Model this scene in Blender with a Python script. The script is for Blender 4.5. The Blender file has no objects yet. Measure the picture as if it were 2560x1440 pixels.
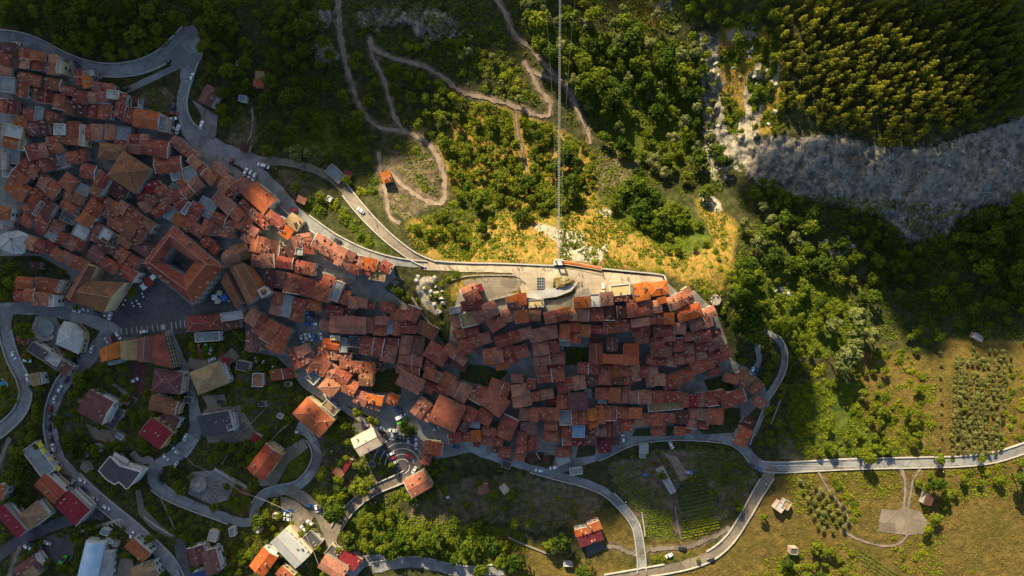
import bpy, bmesh, math, random
import numpy as np
from mathutils import Vector, geometry

# ------------------------------------------------------------------ scene, camera, sky, sun
SC = bpy.context.scene
COL = SC.collection
S = 0.22            # metres per photo pixel at level zero
HC = 380.0          # height of the drone above level zero
W0, H0 = 2560, 1440

cam_d = bpy.data.cameras.new('camera')
cam = bpy.data.objects.new('camera', cam_d)
COL.objects.link(cam)
cam.location = (0, 0, HC)
cam_d.sensor_width = 36.0
cam_d.lens = 36.0 * (HC / S) / W0
cam_d.clip_start = 1.0
cam_d.clip_end = 20000.0
SC.camera = cam

SUN_EL = math.radians(33)
SUN_AZ = math.atan2(-0.38, 0.92)                    # from +Y towards +X
TO_SUN = Vector((math.cos(SUN_EL) * math.sin(SUN_AZ), math.cos(SUN_EL) * math.cos(SUN_AZ), math.sin(SUN_EL)))
world = bpy.data.worlds.new('World')
SC.world = world
world.use_nodes = True
wn = world.node_tree
sky = wn.nodes.new('ShaderNodeTexSky')
sky.sky_type = 'NISHITA'
sky.sun_disc = False
sky.sun_elevation = SUN_EL
sky.sun_rotation = SUN_AZ
sky.altitude = 600
sky.dust_density = 2.0
sky.ozone_density = 0.8
wn.links.new(sky.outputs[0], wn.nodes['Background'].inputs[0])
wn.nodes['Background'].inputs[1].default_value = 0.072
sun_d = bpy.data.lights.new('sun', 'SUN')
sun_d.energy = 5.0
sun_d.angle = math.radians(0.5)
sun_d.color = (1.0, 0.82, 0.53)
sun = bpy.data.objects.new('sun', sun_d)
COL.objects.link(sun)
sun.rotation_euler = TO_SUN.to_track_quat('Z', 'Y').to_euler()
sun.location = TO_SUN * 900
SC.view_settings.view_transform = 'Standard'
SC.view_settings.look = 'None'
SC.view_settings.exposure = 1.08
SC.view_settings.gamma = 1.0

R = random.Random(7)
NP = np.random.default_rng(7)

# ------------------------------------------------------------------ relief (photo pixel -> height)
CTRL = np.array([
 (-200,-200,16),(100,30,14),(100,200,8),(450,120,10),(300,330,6),(60,520,0),(450,720,0),(100,800,-4),(600,420,6),
 (650,120,6),(850,60,6),(900,280,0),(800,560,13),(1000,650,19),(1200,690,22),(1400,690,24),(1600,690,22),(1400,560,10),
 (1200,520,2),(1400,400,-4),(1300,250,-3),(1100,120,2),(1450,60,-4),(1600,250,-12),(1780,300,-14),(1700,600,4),
 (1820,660,12),(1900,640,0),(1890,180,-2),(2050,150,8),(2300,200,16),(2560,50,30),(2750,-200,38),(2150,430,-2),
 (2500,420,6),(2200,610,-12),(2560,700,-9),(2050,800,-7),(2450,950,-6),(2450,1300,-10),(2700,1600,-12),(1500,790,15),
 (1500,900,6),(1500,1000,0),(1500,1100,-7),(1700,1250,-12),(1800,860,3),(1950,900,-5),(1950,1165,-9),(1200,1000,2),
 (1200,850,10),(1000,780,8),(900,900,1),(1000,1080,-5),(1200,1300,-15),(800,1200,-10),(600,1000,-4),(300,1000,-8),
 (200,1250,-14),(0,950,-8),(-200,1600,-18),(700,1400,-14),(1000,1430,-16),(1500,1430,-16)], dtype=float)
def _ker(d2): return np.sqrt(d2 + 150.0 ** 2)
_P = CTRL[:, :2]
_A = _ker(((_P[:, None, :] - _P[None, :, :]) ** 2).sum(-1)) + np.eye(len(_P)) * -4.0
_Wt = np.linalg.solve(_A, CTRL[:, 2] - CTRL[:, 2].mean())
_M = CTRL[:, 2].mean()
def hgt(u, v):
    u = np.clip(np.asarray(u, float), -330, 2900); v = np.clip(np.asarray(v, float), -330, 1770)
    z = np.full(u.shape, _M)
    for (pu, pv), w in zip(_P, _Wt):
        z = z + w * np.sqrt((u - pu) ** 2 + (v - pv) ** 2 + 22500.0)
    return z
def hz(u, v): return float(hgt(np.array([u]), np.array([v]))[0])
def w3(u, v, z):
    k = S * (HC - z) / HC
    return ((u - W0 / 2) * k, (H0 / 2 - v) * k, z)
def gp(u, v, dz=0.0): return w3(u, v, hz(u, v) + dz)

def vnoise(x, y, seed):
    r = np.random.default_rng(seed).random((256, 256))
    xi = np.floor(x).astype(int); yi = np.floor(y).astype(int)
    fx = x - xi; fy = y - yi
    fx = fx * fx * (3 - 2 * fx); fy = fy * fy * (3 - 2 * fy)
    g = lambda a, b: r[a % 256, b % 256]
    return (g(xi, yi) * (1 - fx) + g(xi + 1, yi) * fx) * (1 - fy) + (g(xi, yi + 1) * (1 - fx) + g(xi + 1, yi + 1) * fx) * fy
def fbm(x, y, seed, n=4):
    o = np.zeros(np.shape(x)); a = 0.5; t = 0
    for i in range(n):
        o += a * vnoise(x * 2 ** i, y * 2 ** i, seed + i); t += a; a *= 0.5
    return o / t
def inpoly(u, v, poly):
    u = np.asarray(u, float); v = np.asarray(v, float)
    ins = np.zeros(u.shape, bool)
    n = len(poly)
    for i in range(n):
        x1, y1 = poly[i]; x2, y2 = poly[(i + 1) % n]
        if y1 == y2: continue
        c = ((y1 > v) != (y2 > v)) & (u < (x2 - x1) * (v - y1) / (y2 - y1) + x1)
        ins ^= c
    return ins
def blur(a, k):
    for _ in range(2):
        for ax in (0, 1):
            c = np.cumsum(np.pad(a, [(k + 1, k) if i == ax else (0, 0) for i in (0, 1)], mode='edge'), axis=ax)
            n = a.shape[ax]
            hi = np.take(c, np.arange(2 * k + 1, 2 * k + 1 + n), axis=ax); lo = np.take(c, np.arange(0, n), axis=ax)
            a = (hi - lo) / (2 * k + 1)
    return a

# ------------------------------------------------------------------ materials
MATS = {}
class NT:
    def __init__(s, name):
        s.m = bpy.data.materials.new(name); s.m.use_nodes = True
        s.t = s.m.node_tree; s.b = s.t.nodes['Principled BSDF']
        s.tc = s.t.nodes.new('ShaderNodeTexCoord')
    def n(s, kind, **kw):
        nd = s.t.nodes.new(kind)
        for k, v in kw.items():
            if k in nd.inputs: nd.inputs[k].default_value = v
            else: setattr(nd, k, v)
        return nd
    def l(s, a, b): s.t.links.new(a, b)
    def noise(s, scale, detail=3, rough=0.55, vec=None, stretch=None):
        nd = s.n('ShaderNodeTexNoise', Scale=scale, Detail=detail, Roughness=rough)
        vec = vec or s.tc.outputs['Object']
        if stretch:
            mp = s.n('ShaderNodeMapping'); mp.inputs['Scale'].default_value = stretch
            s.l(vec, mp.inputs[0]); vec = mp.outputs[0]
        s.l(vec, nd.inputs['Vector'])
        return nd.outputs['Fac']
    def ramp(s, fac, stops):
        r = s.n('ShaderNodeValToRGB')
        e = r.color_ramp.elements
        while len(e) > 1: e.remove(e[-1])
        e[0].position = stops[0][0]; c = stops[0][1]; e[0].color = (*c, 1) if len(c) == 3 else c
        for p, c in stops[1:]:
            q = e.new(p); q.color = (*c, 1) if len(c) == 3 else c
        s.l(fac, r.inputs[0]); return r.outputs[0]
    def step(s, fac, a, b):
        r = s.n('ShaderNodeMapRange', clamp=True)
        r.inputs['From Min'].default_value = a; r.inputs['From Max'].default_value = b
        s.l(fac, r.inputs['Value']); return r.outputs[0]
    def mix(s, fac, a, b, blend='MIX'):
        m = s.n('ShaderNodeMix', data_type='RGBA', blend_type=blend)
        for inp, val in ((m.inputs[0], fac), (m.inputs[6], a), (m.inputs[7], b)):
            if isinstance(val, (int, float)): inp.default_value = val
            elif isinstance(val, tuple): inp.default_value = (*val, 1)
            else: s.l(val, inp)
        return m.outputs[2]
    def math(s, op, a, b=0.0):
        m = s.n('ShaderNodeMath', operation=op)
        for i, val in ((0, a), (1, b)):
            if isinstance(val, (int, float)): m.inputs[i].default_value = val
            else: s.l(val, m.inputs[i])
        return m.outputs[0]
    def attr(s, name):
        a = s.n('ShaderNodeAttribute'); a.attribute_name = name; return a.outputs['Fac']
    def rnd(s): return s.n('ShaderNodeObjectInfo').outputs['Random']
    def bump(s, h, strength=0.5, dist=0.3):
        b = s.n('ShaderNodeBump', Strength=strength, Distance=dist)
        s.l(h, b.inputs['Height']); s.l(b.outputs[0], s.b.inputs['Normal'])
    def end(s, color, rough=0.9, spec=0.2, metal=0.0):
        if isinstance(color, tuple): s.b.inputs['Base Color'].default_value = (*color, 1)
        else: s.l(color, s.b.inputs['Base Color'])
        s.b.inputs['Roughness'].default_value = rough
        s.b.inputs['Specular IOR Level'].default_value = spec
        s.b.inputs['Metallic'].default_value = metal
        return s.m
def sc(c, k): return tuple(min(1, x * k) for x in c)

ROOFC = {'r': (0.285, .076, .047), 'd': (.115, .047, .036), 'o': (.33, .095, .04), 'O': (.50, .125, .028), 'b': (.235, .10, .05),
 's': (.36, .14, .08), 'S': (.40, .098, .042), 'p': (.34, .135, .088), 'c': (.17, .03, .034), 'C': (.235, .026, .034),
 'm': (.185, .082, .07), 't': (.33, .22, .11), 'k': (.075, .075, .078), 'g': (.24, .26, .255), 'G': (.36, .38, .37), 'w': (.42, .43, .39),
 'B': (.22, .40, .55), 'y': (.60, .43, .19), 'e': (.58, .46, .33)}
ROOFW = {'r': 'rust-tiled', 'd': 'dark brown', 'o': 'orange-brown', 'O': 'bright orange', 'b': 'tawny brown',
 's': 'salmon-roofed', 'S': 'brick-red', 'p': 'pale-tiled', 'c': 'maroon-roofed', 'C': 'crimson-roofed', 'm': 'mauve-roofed',
 't': 'tan-roofed', 'k': 'charcoal-roofed', 'g': 'grey-roofed', 'G': 'corrugated-roofed', 'w': 'whitish-roofed', 'B': 'blue-roofed',
 'y': 'yellow-roofed', 'e': 'cream-roofed'}
def roof_mat(c):
    base = ROOFC[c]
    n = NT('roof_' + ROOFW[c].split()[0].replace('-', '_'))
    rv = n.rnd()
    if c in 'kgGwBye':
        a = n.noise(0.25, 4); b = n.noise(2.2, 4)
        col = n.ramp(a, [(.25, sc(base, .62)), (.5, base), (.75, sc(base, 1.25))])
        col = n.mix(n.step(b, .56, .75), col, sc(base, .5))
        if c in 'GB':
            wv = n.n('ShaderNodeTexWave', Scale=0.9, Distortion=0.3); n.l(n.tc.outputs['Object'], wv.inputs['Vector'])
            col = n.mix(n.math('MULTIPLY', wv.outputs['Fac'], .45), col, sc(base, .6))
        col = n.mix(.3, col, n.ramp(rv, [(0, sc(base, .6)), (1, sc(base, 1.3))]))
        n.bump(b, .3, .1)
        return n.end(col, .75, .25)
    vor = n.n('ShaderNodeTexVoronoi', Scale=0.16); n.l(n.tc.outputs['Object'], vor.inputs['Vector'])
    patch = n.n('ShaderNodeSeparateColor'); n.l(vor.outputs['Color'], patch.inputs[0])
    a = n.noise(0.32, 6, .7); f = n.noise(1.15, 3, .75, stretch=(1.5, .6, 1)); g = n.noise(1.7, 2, .8)
    col = n.ramp(a, [(.28, sc(base, .45)), (.46, base), (.58, sc(base, 1.2)), (.78, sc((base[0], base[1] * 1.2, base[2] * 1.25), 1.25))])
    amt = .45 if c in 'rpdb' else .16
    col = n.mix(n.math('MULTIPLY', n.step(patch.outputs[0], .5, .9), amt), col, sc((base[0] * .8, base[1] * 1.0, base[2] * 1.1), .75))
    col = n.mix(n.math('MULTIPLY', n.step(patch.outputs[1], .62, .8), amt), col, sc((base[0] * 1.25, base[1] * 1.35, base[2] * 1.2), 1.1))
    col = n.mix(n.math('MULTIPLY', n.step(f, .5, .66), .55 if c in 'rpdmb' else .25), col, sc(base, .42))
    fl = n.step(n.noise(1.25, 3, .75, stretch=(1.3, .8, 1)), .60, .70)
    pale = {'p': .85, 'r': .6, 'd': .35, 'b': .25, 'm': .35, 's': .2, 'o': .25}.get(c, .12)
    col = n.mix(n.math('MULTIPLY', fl, pale), col, (.55, .37, .26))
    hs = n.n('ShaderNodeHueSaturation')
    n.l(col, hs.inputs['Color']); n.l(n.math('ADD', n.math('MULTIPLY', rv, .45 if c in 'rdpm' else .2), .78 if c in 'rdpm' else .9), hs.inputs['Value'])
    n.l(n.math('ADD', n.math('MULTIPLY', rv, .018), .491), hs.inputs['Hue'])
    wv = n.n('ShaderNodeTexWave', Scale=1.35, Distortion=0.8); n.l(n.tc.outputs['Object'], wv.inputs['Vector'])
    n.bump(n.math('ADD', wv.outputs['Fac'], n.math('MULTIPLY', g, .8)), .55, .18)
    return n.end(hs.outputs[0], .88, .15)
for c in ROOFC: MATS[c] = roof_mat(c)

def plain(name, col, var=.3, scale=.6, rough=.9, spec=.2, metal=0.0, bump=.2):
    n = NT(name)
    a = n.noise(scale, 5, .6); b = n.noise(scale * 7, 3)
    c = n.ramp(a, [(.25, sc(col, 1 - var)), (.5, col), (.78, sc(col, 1 + var))])
    c = n.mix(n.math('MULTIPLY', n.step(b, .5, .75), var * .8), c, sc(col, .5))
    if bump: n.bump(b, bump, .15)
    MATS[name] = n.end(c, rough, spec, metal); return MATS[name]
plain('wall_white', (.60, .60, .55), .25, .3)
plain('wall_grey', (.36, .36, .33), .3, .35)
plain('wall_stone', (.30, .27, .22), .4, .8, bump=.5)
plain('wall_cream', (.62, .50, .30), .18, .3)
plain('wall_yellow', (.64, .48, .16), .15, .3)
plain('wall_pink', (.48, .34, .27), .2, .3)
plain('ridge_mortar', (.36, .21, .15), .3, 1.0)
plain('plaster_pale', (.62, .58, .52), .15, 1.0)
plain('window_dark', (.03, .035, .045), .2, 1.0, .25, .5, bump=0)
plain('shutter', (.16, .13, .10), .25, 1.0)
def worn(name, col, patch):
    n = NT(name); a = n.noise(.09, 5, .6); b = n.noise(.5, 4, .65); c = n.noise(2.0, 3)
    v = n.n('ShaderNodeTexVoronoi', Scale=.13); n.l(n.tc.outputs['Object'], v.inputs['Vector']); sp = n.n('ShaderNodeSeparateColor'); n.l(v.outputs['Color'], sp.inputs[0])
    e = n.n('ShaderNodeTexVoronoi', Scale=.10, feature='DISTANCE_TO_EDGE'); n.l(n.tc.outputs['Object'], e.inputs['Vector'])
    k = n.ramp(a, [(.3, sc(col, .72)), (.5, col), (.7, sc(col, 1.25))])
    k = n.mix(n.math('MULTIPLY', n.step(sp.outputs[0], .72, .78), patch), k, sc(col, .55))
    k = n.mix(n.math('MULTIPLY', n.step(sp.outputs[1], .8, .86), patch * .7), k, sc(col, 1.5))
    k = n.mix(n.math('MULTIPLY', n.step(b, .52, .7), .45), k, sc(col, .6))
    k = n.mix(n.math('MULTIPLY', n.math('SUBTRACT', 1.0, n.step(e.outputs['Distance'], .0, .06)), .35), k, sc(col, .35))
    k = n.mix(n.math('MULTIPLY', n.step(c, .6, .75), .3), k, sc((col[0] * 1.1, col[1], col[2] * .85), 1.5))
    n.bump(c, .2, .1); MATS[name] = n.end(k, .9, .2)
worn('asphalt', (.245, .245, .235), .6)
worn('concrete_road', (.215, .18, .135), .5)
worn('terrace_stone', (.40, .33, .235), .3)
worn('cobble', (.24, .23, .205), .5)
worn('plaza_stone', (.10, .096, .095), .4)
plain('dirt', (.255, .195, .14), .45, .3)
worn('gravel', (.235, .195, .145), .6)
plain('kerb_stone', (.44, .42, .37), .3, .8)
plain('old_stone', (.30, .265, .205), .45, .9, bump=.6)
plain('paint_white', (.62, .60, .55), .2, 1.5)
plain('timber', (.14, .085, .05), .3, 1.5)
plain('bridge_steel', (.20, .20, .19), .2, 1.0, .6, .3)
plain('steel', (.36, .38, .40), .15, 1.0, .45, .5, .3)
plain('iron_dark', (.05, .05, .055), .2, 1.0, .5, .4)
plain('canvas_white', (.74, .74, .70), .08, 1.0)
plain('canvas_blue', (.05, .20, .55), .12, 1.0)
plain('canvas_cream', (.60, .52, .36), .12, 1.0)
plain('canvas_red', (.25, .05, .035), .15, 1.0)
plain('awning_yellow', (.60, .47, .03), .12, 1.0)
plain('machine_green', (.10, .45, .04), .2, 1.0, .5)
plain('solar', (.02, .05, .14), .2, 2.0, .15, .6, bump=0)
plain('skin', (.40, .24, .17), .1, 5.0)
plain('hair', (.04, .025, .018), .1, 5.0)
for nm, c in (('shirt_white', (.7, .7, .68)), ('shirt_dark', (.05, .05, .07)), ('shirt_red', (.4, .06, .05)), ('shirt_blue', (.1, .18, .4)), ('trousers', (.06, .07, .11))):
    plain(nm, c, .1, 5.0)
for nm, c in (('white', (.80, .80, .80)), ('silver', (.42, .43, .44)), ('black', (.018, .018, .02)), ('red', (.35, .02, .025)), ('blue', (.03, .10, .32)), ('sky', (.05, .26, .62)), ('darkblue', (.02, .03, .09))):
    n = NT('paint_' + nm); MATS['car_' + nm] = n.end(c, .28, .55); n.b.inputs['Coat Weight'].default_value = .6
n = NT('tyre'); MATS['tyre'] = n.end((.012, .012, .013), .8)
n = NT('car_glass'); MATS['car_glass'] = n.end((.02, .028, .035), .08, .7)
n = NT('pool_water'); MATS['pool_water'] = n.end((.05, .30, .50), .06, .6)
n = NT('sun_blocker_white'); MATS['sun_blocker'] = n.end((.85, .85, .86), 1.0, 0.0)
def leaf_mat(name, dark, mid, light, bright):
    n = NT(name)
    rv = n.rnd(); a = n.noise(.55, 3); b = n.noise(2.4, 2)
    f = n.math('ADD', n.math('MULTIPLY', a, .55), n.math('ADD', n.math('MULTIPLY', rv, .38), n.math('MULTIPLY', b, .2)))
    col = n.ramp(f, [(.22, dark), (.46, mid), (.68, light), (.9, bright)])
    MATS[name] = n.end(col, .75, .15)
    tr = n.n('ShaderNodeBsdfTranslucent'); n.l(col, tr.inputs['Color'])
    ms = n.n('ShaderNodeMixShader'); ms.inputs[0].default_value = .38
    out = n.t.nodes['Material Output']
    n.l(n.b.outputs[0], ms.inputs[1]); n.l(tr.outputs[0], ms.inputs[2]); n.l(ms.outputs[0], out.inputs['Surface'])
leaf_mat('leaf_broad', (.018, .038, .004), (.06, .105, .008), (.135, .18, .011), (.26, .275, .016))
leaf_mat('leaf_bush', (.045, .08, .006), (.14, .20, .010), (.27, .31, .014), (.44, .40, .02))
leaf_mat('leaf_silver', (.075, .095, .03), (.16, .185, .055), (.25, .275, .085), (.34, .34, .11))
leaf_mat('leaf_pine', (.04, .058, .008), (.14, .16, .014), (.28, .275, .02), (.40, .36, .03))
leaf_mat('leaf_crop', (.05, .10, .012), (.11, .18, .018), (.19, .26, .022), (.28, .30, .03))
leaf_mat('straw', (.13, .095, .035), (.26, .18, .06), (.38, .26, .085), (.46, .33, .12))
plain('garden_soil', (.05, .055, .022), .5, .5, bump=.6)
plain('bark', (.10, .075, .055), .3, 3.0)

def gmat():
    n = NT('ground_cover')
    P = n.n('ShaderNodeNewGeometry').outputs['Position']
    a = n.noise(.045, 5, .6, P); b = n.noise(.28, 5, .65, P); c = n.noise(1.3, 4, .7, P)
    st = n.noise(.35, 4, .7, P, stretch=(2.2, .6, 1))
    scrub = n.ramp(b, [(.28, (.022, .026, .010)), (.48, (.048, .052, .018)), (.62, (.085, .078, .032)), (.78, (.13, .11, .055))])
    scrub = n.mix(n.math('MULTIPLY', n.step(c, .5, .72), .5), scrub, (.05, .07, .012))
    green = n.ramp(b, [(.3, (.035, .06, .010)), (.5, (.075, .105, .016)), (.72, (.13, .145, .024))])
    dry = n.ramp(st, [(.3, (.13, .095, .022)), (.45, (.27, .175, .04)), (.58, (.38, .225, .052)), (.75, (.50, .32, .10))])
    dry = n.mix(n.math('MULTIPLY', n.step(b, .48, .60), .8), dry, (.115, .135, .018))
    dry = n.mix(n.math('MULTIPLY', n.step(c, .58, .72), .4), dry, (.10, .08, .03))
    field = n.ramp(b, [(.28, (.07, .056, .015)), (.5, (.14, .103, .027)), (.72, (.225, .16, .042))])
    field = n.mix(n.math('MULTIPLY', n.step(a, .52, .66), .6), field, (.085, .085, .016))
    field = n.mix(n.math('MULTIPLY', n.step(c, .55, .75), .35), field, (.24, .175, .06))
    soil = n.ramp(b, [(.3, (.05, .042, .024)), (.5, (.13, .10, .062)), (.75, (.27, .20, .13))])
    rk = n.noise(.5, 6, .72, P); rk2 = n.noise(2.0, 4, .7, P)
    rst = n.noise(.22, 6, .72, P, stretch=(1.8, .45, 1))
    rock = n.ramp(n.math('ADD', n.math('MULTIPLY', rk, .5), n.math('MULTIPLY', rst, .5)), [(.36, (.06, .058, .046)), (.45, (.22, .20, .16)), (.55, (.38, .345, .275)), (.68, (.60, .54, .43))])
    rock = n.mix(n.math('MULTIPLY', n.step(rk2, .5, .62), .6), rock, (.12, .115, .10))
    rock = n.mix(n.math('MULTIPLY', n.step(a, .52, .66), .55), rock, (.085, .08, .062))
    dv = n.n('ShaderNodeVectorMath', operation='MULTIPLY_ADD'); nv_ = n.n('ShaderNodeTexNoise', Scale=.25, Detail=4); n.l(P, nv_.inputs['Vector'])
    n.l(nv_.outputs['Color'], dv.inputs[0]); dv.inputs[1].default_value = (7, 7, 7); n.l(P, dv.inputs[2])
    for scl, wd, am in ((.11, .055, .75), (.33, .07, .55)):
        ve = n.n('ShaderNodeTexVoronoi', Scale=scl, feature='DISTANCE_TO_EDGE'); n.l(dv.outputs[0], ve.inputs['Vector'])
        crack = n.math('MULTIPLY', n.math('SUBTRACT', 1.0, n.step(ve.outputs['Distance'], .0, wd)), n.step(n.noise(.12, 3, .6, P), .46, .60))
        rock = n.mix(n.math('MULTIPLY', crack, am), rock, (.045, .045, .04))
    strk = n.noise(.30, 5, .75, P, stretch=(2.4, .28, 1))
    rock = n.mix(n.math('MULTIPLY', n.step(strk, .56, .68), .6), rock, (.52, .49, .43))
    rock = n.mix(n.math('MULTIPLY', n.step(n.noise(.55, 3, .7, P), .60, .66), .85), rock, (.022, .027, .010))
    lime = n.ramp(rk, [(.3, (.22, .18, .115)), (.5, (.44, .385, .29)), (.7, (.66, .60, .50))])
    lime = n.mix(n.math('MULTIPLY', n.step(rk2, .48, .58), .8), lime, (.15, .115, .045))
    def th(nm, w=.16, k=1.1):
        v = n.math('ADD', n.attr(nm), n.math('MULTIPLY', n.math('SUBTRACT', n.math('ADD', n.math('MULTIPLY', b, .6), n.math('MULTIPLY', c, .4)), .5), k))
        return n.step(v, .5 - w, .5 + w)
    col = n.mix(th('green'), scrub, green)
    col = n.mix(th('dry'), col, dry)
    col = n.mix(th('field', .3), col, field)
    col = n.mix(th('soil'), col, soil)
    col = n.mix(th('rock', .08, 2.4), col, rock)
    col = n.mix(th('lime', .08), col, lime)
    n.bump(n.math('ADD', n.math('MULTIPLY', b, 1.2), n.math('MULTIPLY', c, .6)), .8, .9)
    MATS['ground'] = n.end(col, .95, .08)
gmat()

# ------------------------------------------------------------------ object helpers
def children(o): return list(o.children)
def mesh_of(name, verts, faces, mats, midx=None, smooth=False):
    me = bpy.data.meshes.new(name)
    me.from_pydata([tuple(v) for v in verts], [], faces)
    for m in (mats if isinstance(mats, (list, tuple)) else [mats]): me.materials.append(MATS[m] if isinstance(m, str) else m)
    if midx is not None: me.polygons.foreach_set('material_index', midx)
    if smooth: me.polygons.foreach_set('use_smooth', [True] * len(me.polygons))
    me.update(); return me
def npmesh(name, V, F, mat, smooth=False):
    V = np.asarray(V, np.float32); F = np.asarray(F, np.int32)
    me = bpy.data.meshes.new(name)
    k = F.shape[1]
    me.vertices.add(len(V)); me.vertices.foreach_set('co', V.ravel())
    me.loops.add(F.size); me.loops.foreach_set('vertex_index', F.ravel())
    me.polygons.add(len(F)); me.polygons.foreach_set('loop_start', np.arange(0, F.size, k, dtype=np.int32))
    me.polygons.foreach_set('loop_total', np.full(len(F), k, np.int32))
    if smooth: me.polygons.foreach_set('use_smooth', np.ones(len(F), bool))
    me.materials.append(MATS[mat]); me.update(calc_edges=True); return me
def link(name, me, parent=None, loc=None, rz=0.0, scale=None):
    o = bpy.data.objects.new(name, me); COL.objects.link(o)
    if parent: o.parent = parent
    if loc is not None: o.location = loc
    if rz: o.rotation_euler = (0, 0, rz)
    if scale is not None: o.scale = scale if hasattr(scale, '__len__') else (scale,) * 3
    return o
def kindof(o, k): o['kind'] = k; return o
class MB:
    def __init__(s): s.v = []; s.f = []; s.mi = []
    def add(s, vs, fs, m=0):
        b = len(s.v); s.v += [tuple(x) for x in vs]; s.f += [tuple(b + i for i in f) for f in fs]; s.mi += [m] * len(fs)
    def box(s, x0, x1, y0, y1, z0, z1, m=0, rot=0.0, c=(0, 0)):
        p = [(x0, y0), (x1, y0), (x1, y1), (x0, y1)]
        if rot:
            cs, sn = math.cos(rot), math.sin(rot)
            p = [(x * cs - y * sn, x * sn + y * cs) for x, y in p]
        p = [(x + c[0], y + c[1]) for x, y in p]
        s.add([(x, y, z0) for x, y in p] + [(x, y, z1) for x, y in p],
              [(3, 2, 1, 0), (4, 5, 6, 7), (0, 1, 5, 4), (1, 2, 6, 5), (2, 3, 7, 6), (3, 0, 4, 7)], m)
    def prism(s, pts, z0, z1, m=0):
        n = len(pts)
        z0 = z0 if hasattr(z0, '__len__') else [z0] * n; z1 = z1 if hasattr(z1, '__len__') else [z1] * n
        s.add([(p[0], p[1], z) for p, z in zip(pts, z0)] + [(p[0], p[1], z) for p, z in zip(pts, z1)],
              [tuple(range(n - 1, -1, -1)), tuple(range(n, 2 * n))] + [(i, (i + 1) % n, n + (i + 1) % n, n + i) for i in range(n)], m)
    def tube(s, p, q, r0, r1=None, n=6, m=0):
        r1 = r0 if r1 is None else r1
        p = Vector(p); q = Vector(q); d = (q - p).normalized()
        a = d.orthogonal().normalized(); b = d.cross(a)
        vs = [p + (a * math.cos(t) + b * math.sin(t)) * r0 for t in [2 * math.pi * i / n for i in range(n)]]
        vs += [q + (a * math.cos(t) + b * math.sin(t)) * r1 for t in [2 * math.pi * i / n for i in range(n)]]
        s.add(vs, [tuple(range(n - 1, -1, -1)), tuple(range(n, 2 * n))] + [(i, (i + 1) % n, n + (i + 1) % n, n + i) for i in range(n)], m)
    def mesh(s, name, mats, smooth=False): return mesh_of(name, s.v, s.f, mats, s.mi, smooth)
def circle(r, n, a0=0.0): return [(r * math.cos(a0 + 2 * math.pi * i / n), r * math.sin(a0 + 2 * math.pi * i / n)) for i in range(n)]
# ------------------------------------------------------------------ labels: look + nearest landmark
LM = [('domed church', 595, 690), ('courtyard palace', 457, 662), ('dark cobbled square', 400, 770), ('tawny U-shaped hall', 240, 720),
 ('round grey stage', 115, 820), ('pale pentagonal hall', 180, 845), ('yellow-fronted terrace', 390, 875), ('large hip-roofed mansion', 322, 428),
 ('hairpin road bend', 485, 100), ('blue barrel-roofed shed', 226, 1400), ('black-roofed apartment block', 298, 1178), ('crimson-roofed villa', 389, 1084),
 ('tan hip-roofed villa', 522, 945), ('fan-paved fountain garden', 500, 1212), ('fan-shaped car park', 1005, 1140), ('grey corrugated warehouse', 728, 1366),
 ('cream-roofed block', 916, 1105), ('orange hip-roofed villa', 783, 1042), ('footbridge tower', 1396, 650), ('castle terrace', 1540, 700),
 ('cream rock face', 1430, 590), ('orange hillside hut', 966, 443), ('dirt path hairpin', 1372, 280), ('gravel castle yard', 1260, 710), ('castle crag', 1075, 730),
 ('blue sheet roof', 1446, 1078), ('long tan roof', 1663, 1015), ('curving long roof', 1755, 912), ('pine plantation edge', 2200, 330), ('scree slope', 2200, 460),
 ('olive grove', 2440, 990), ('east country road', 2250, 1157), ('grey gravel pad', 2260, 1308), ('vegetable plots', 1750, 1270), ('south road bend', 1830, 1330),
 ('narrow lane loop', 1940, 850), ('red twin-roofed cottage', 1472, 1335), ('pale building on the bend', 30, 606), ('mauve twin-roofed house', 510, 1405),
 ('white hillside shack', 1956, 1266), ('dark ravine', 2150, 620), ('bouldery stream bed', 1790, 300), ('pale rocky spur', 1880, 250), ('blue swimming pool', 4, 963),
 ('three-car lay-by', 625, 437), ('cobbled junction', 520, 360), ('orange-red gabled house', 650, 494), ('grey gully screes', 920, 40),
 ('walled car court', 785, 815), ('brick-red U-shaped house', 1550, 890), ('greenhouse', 1674, 1203), ('crimson bar building', 181, 1271),
 ('yellow-awninged roof', 98, 1150), ('grey hut roof', 838, 434), ('cobbled ridge lane', 900, 630), ('steep valley path', 1090, 390), ('white-walled hillside wood', 1560, 240),
 ('lower country lane', 1480, 1215), ('bottom asphalt road', 1120, 1420), ('garden plots', 700, 960)]
LMA = np.array([(a, b) for _, a, b in LM], float)
PEND = []
def want(o, desc, cat, u, v, group=None):
    PEND.append((o, desc, cat, u, v, group)); o['category'] = cat
    if group: o['group'] = group
    return o
def fixed(o, label, cat, group=None):
    o['label'] = label; o['category'] = cat
    if group: o['group'] = group
    return o
def direction(du, dv):
    a = math.degrees(math.atan2(dv, du)) % 360
    return ['right of', 'below right of', 'below', 'below left of', 'left of', 'above left of', 'above', 'above right of'][int(((a + 22.5) % 360) // 45)]
ORD = ['closest', 'second closest', 'third closest', 'fourth closest', 'fifth closest', 'sixth closest', 'seventh closest', 'eighth closest', 'ninth closest', 'tenth closest']
def ordw(i):
    if i < 10: return ORD[i]
    n = i + 1
    suf = 'th' if 10 <= n % 100 <= 20 else {1: 'st', 2: 'nd', 3: 'rd'}.get(n % 10, 'th')
    return f'{n}{suf} closest'
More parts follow.
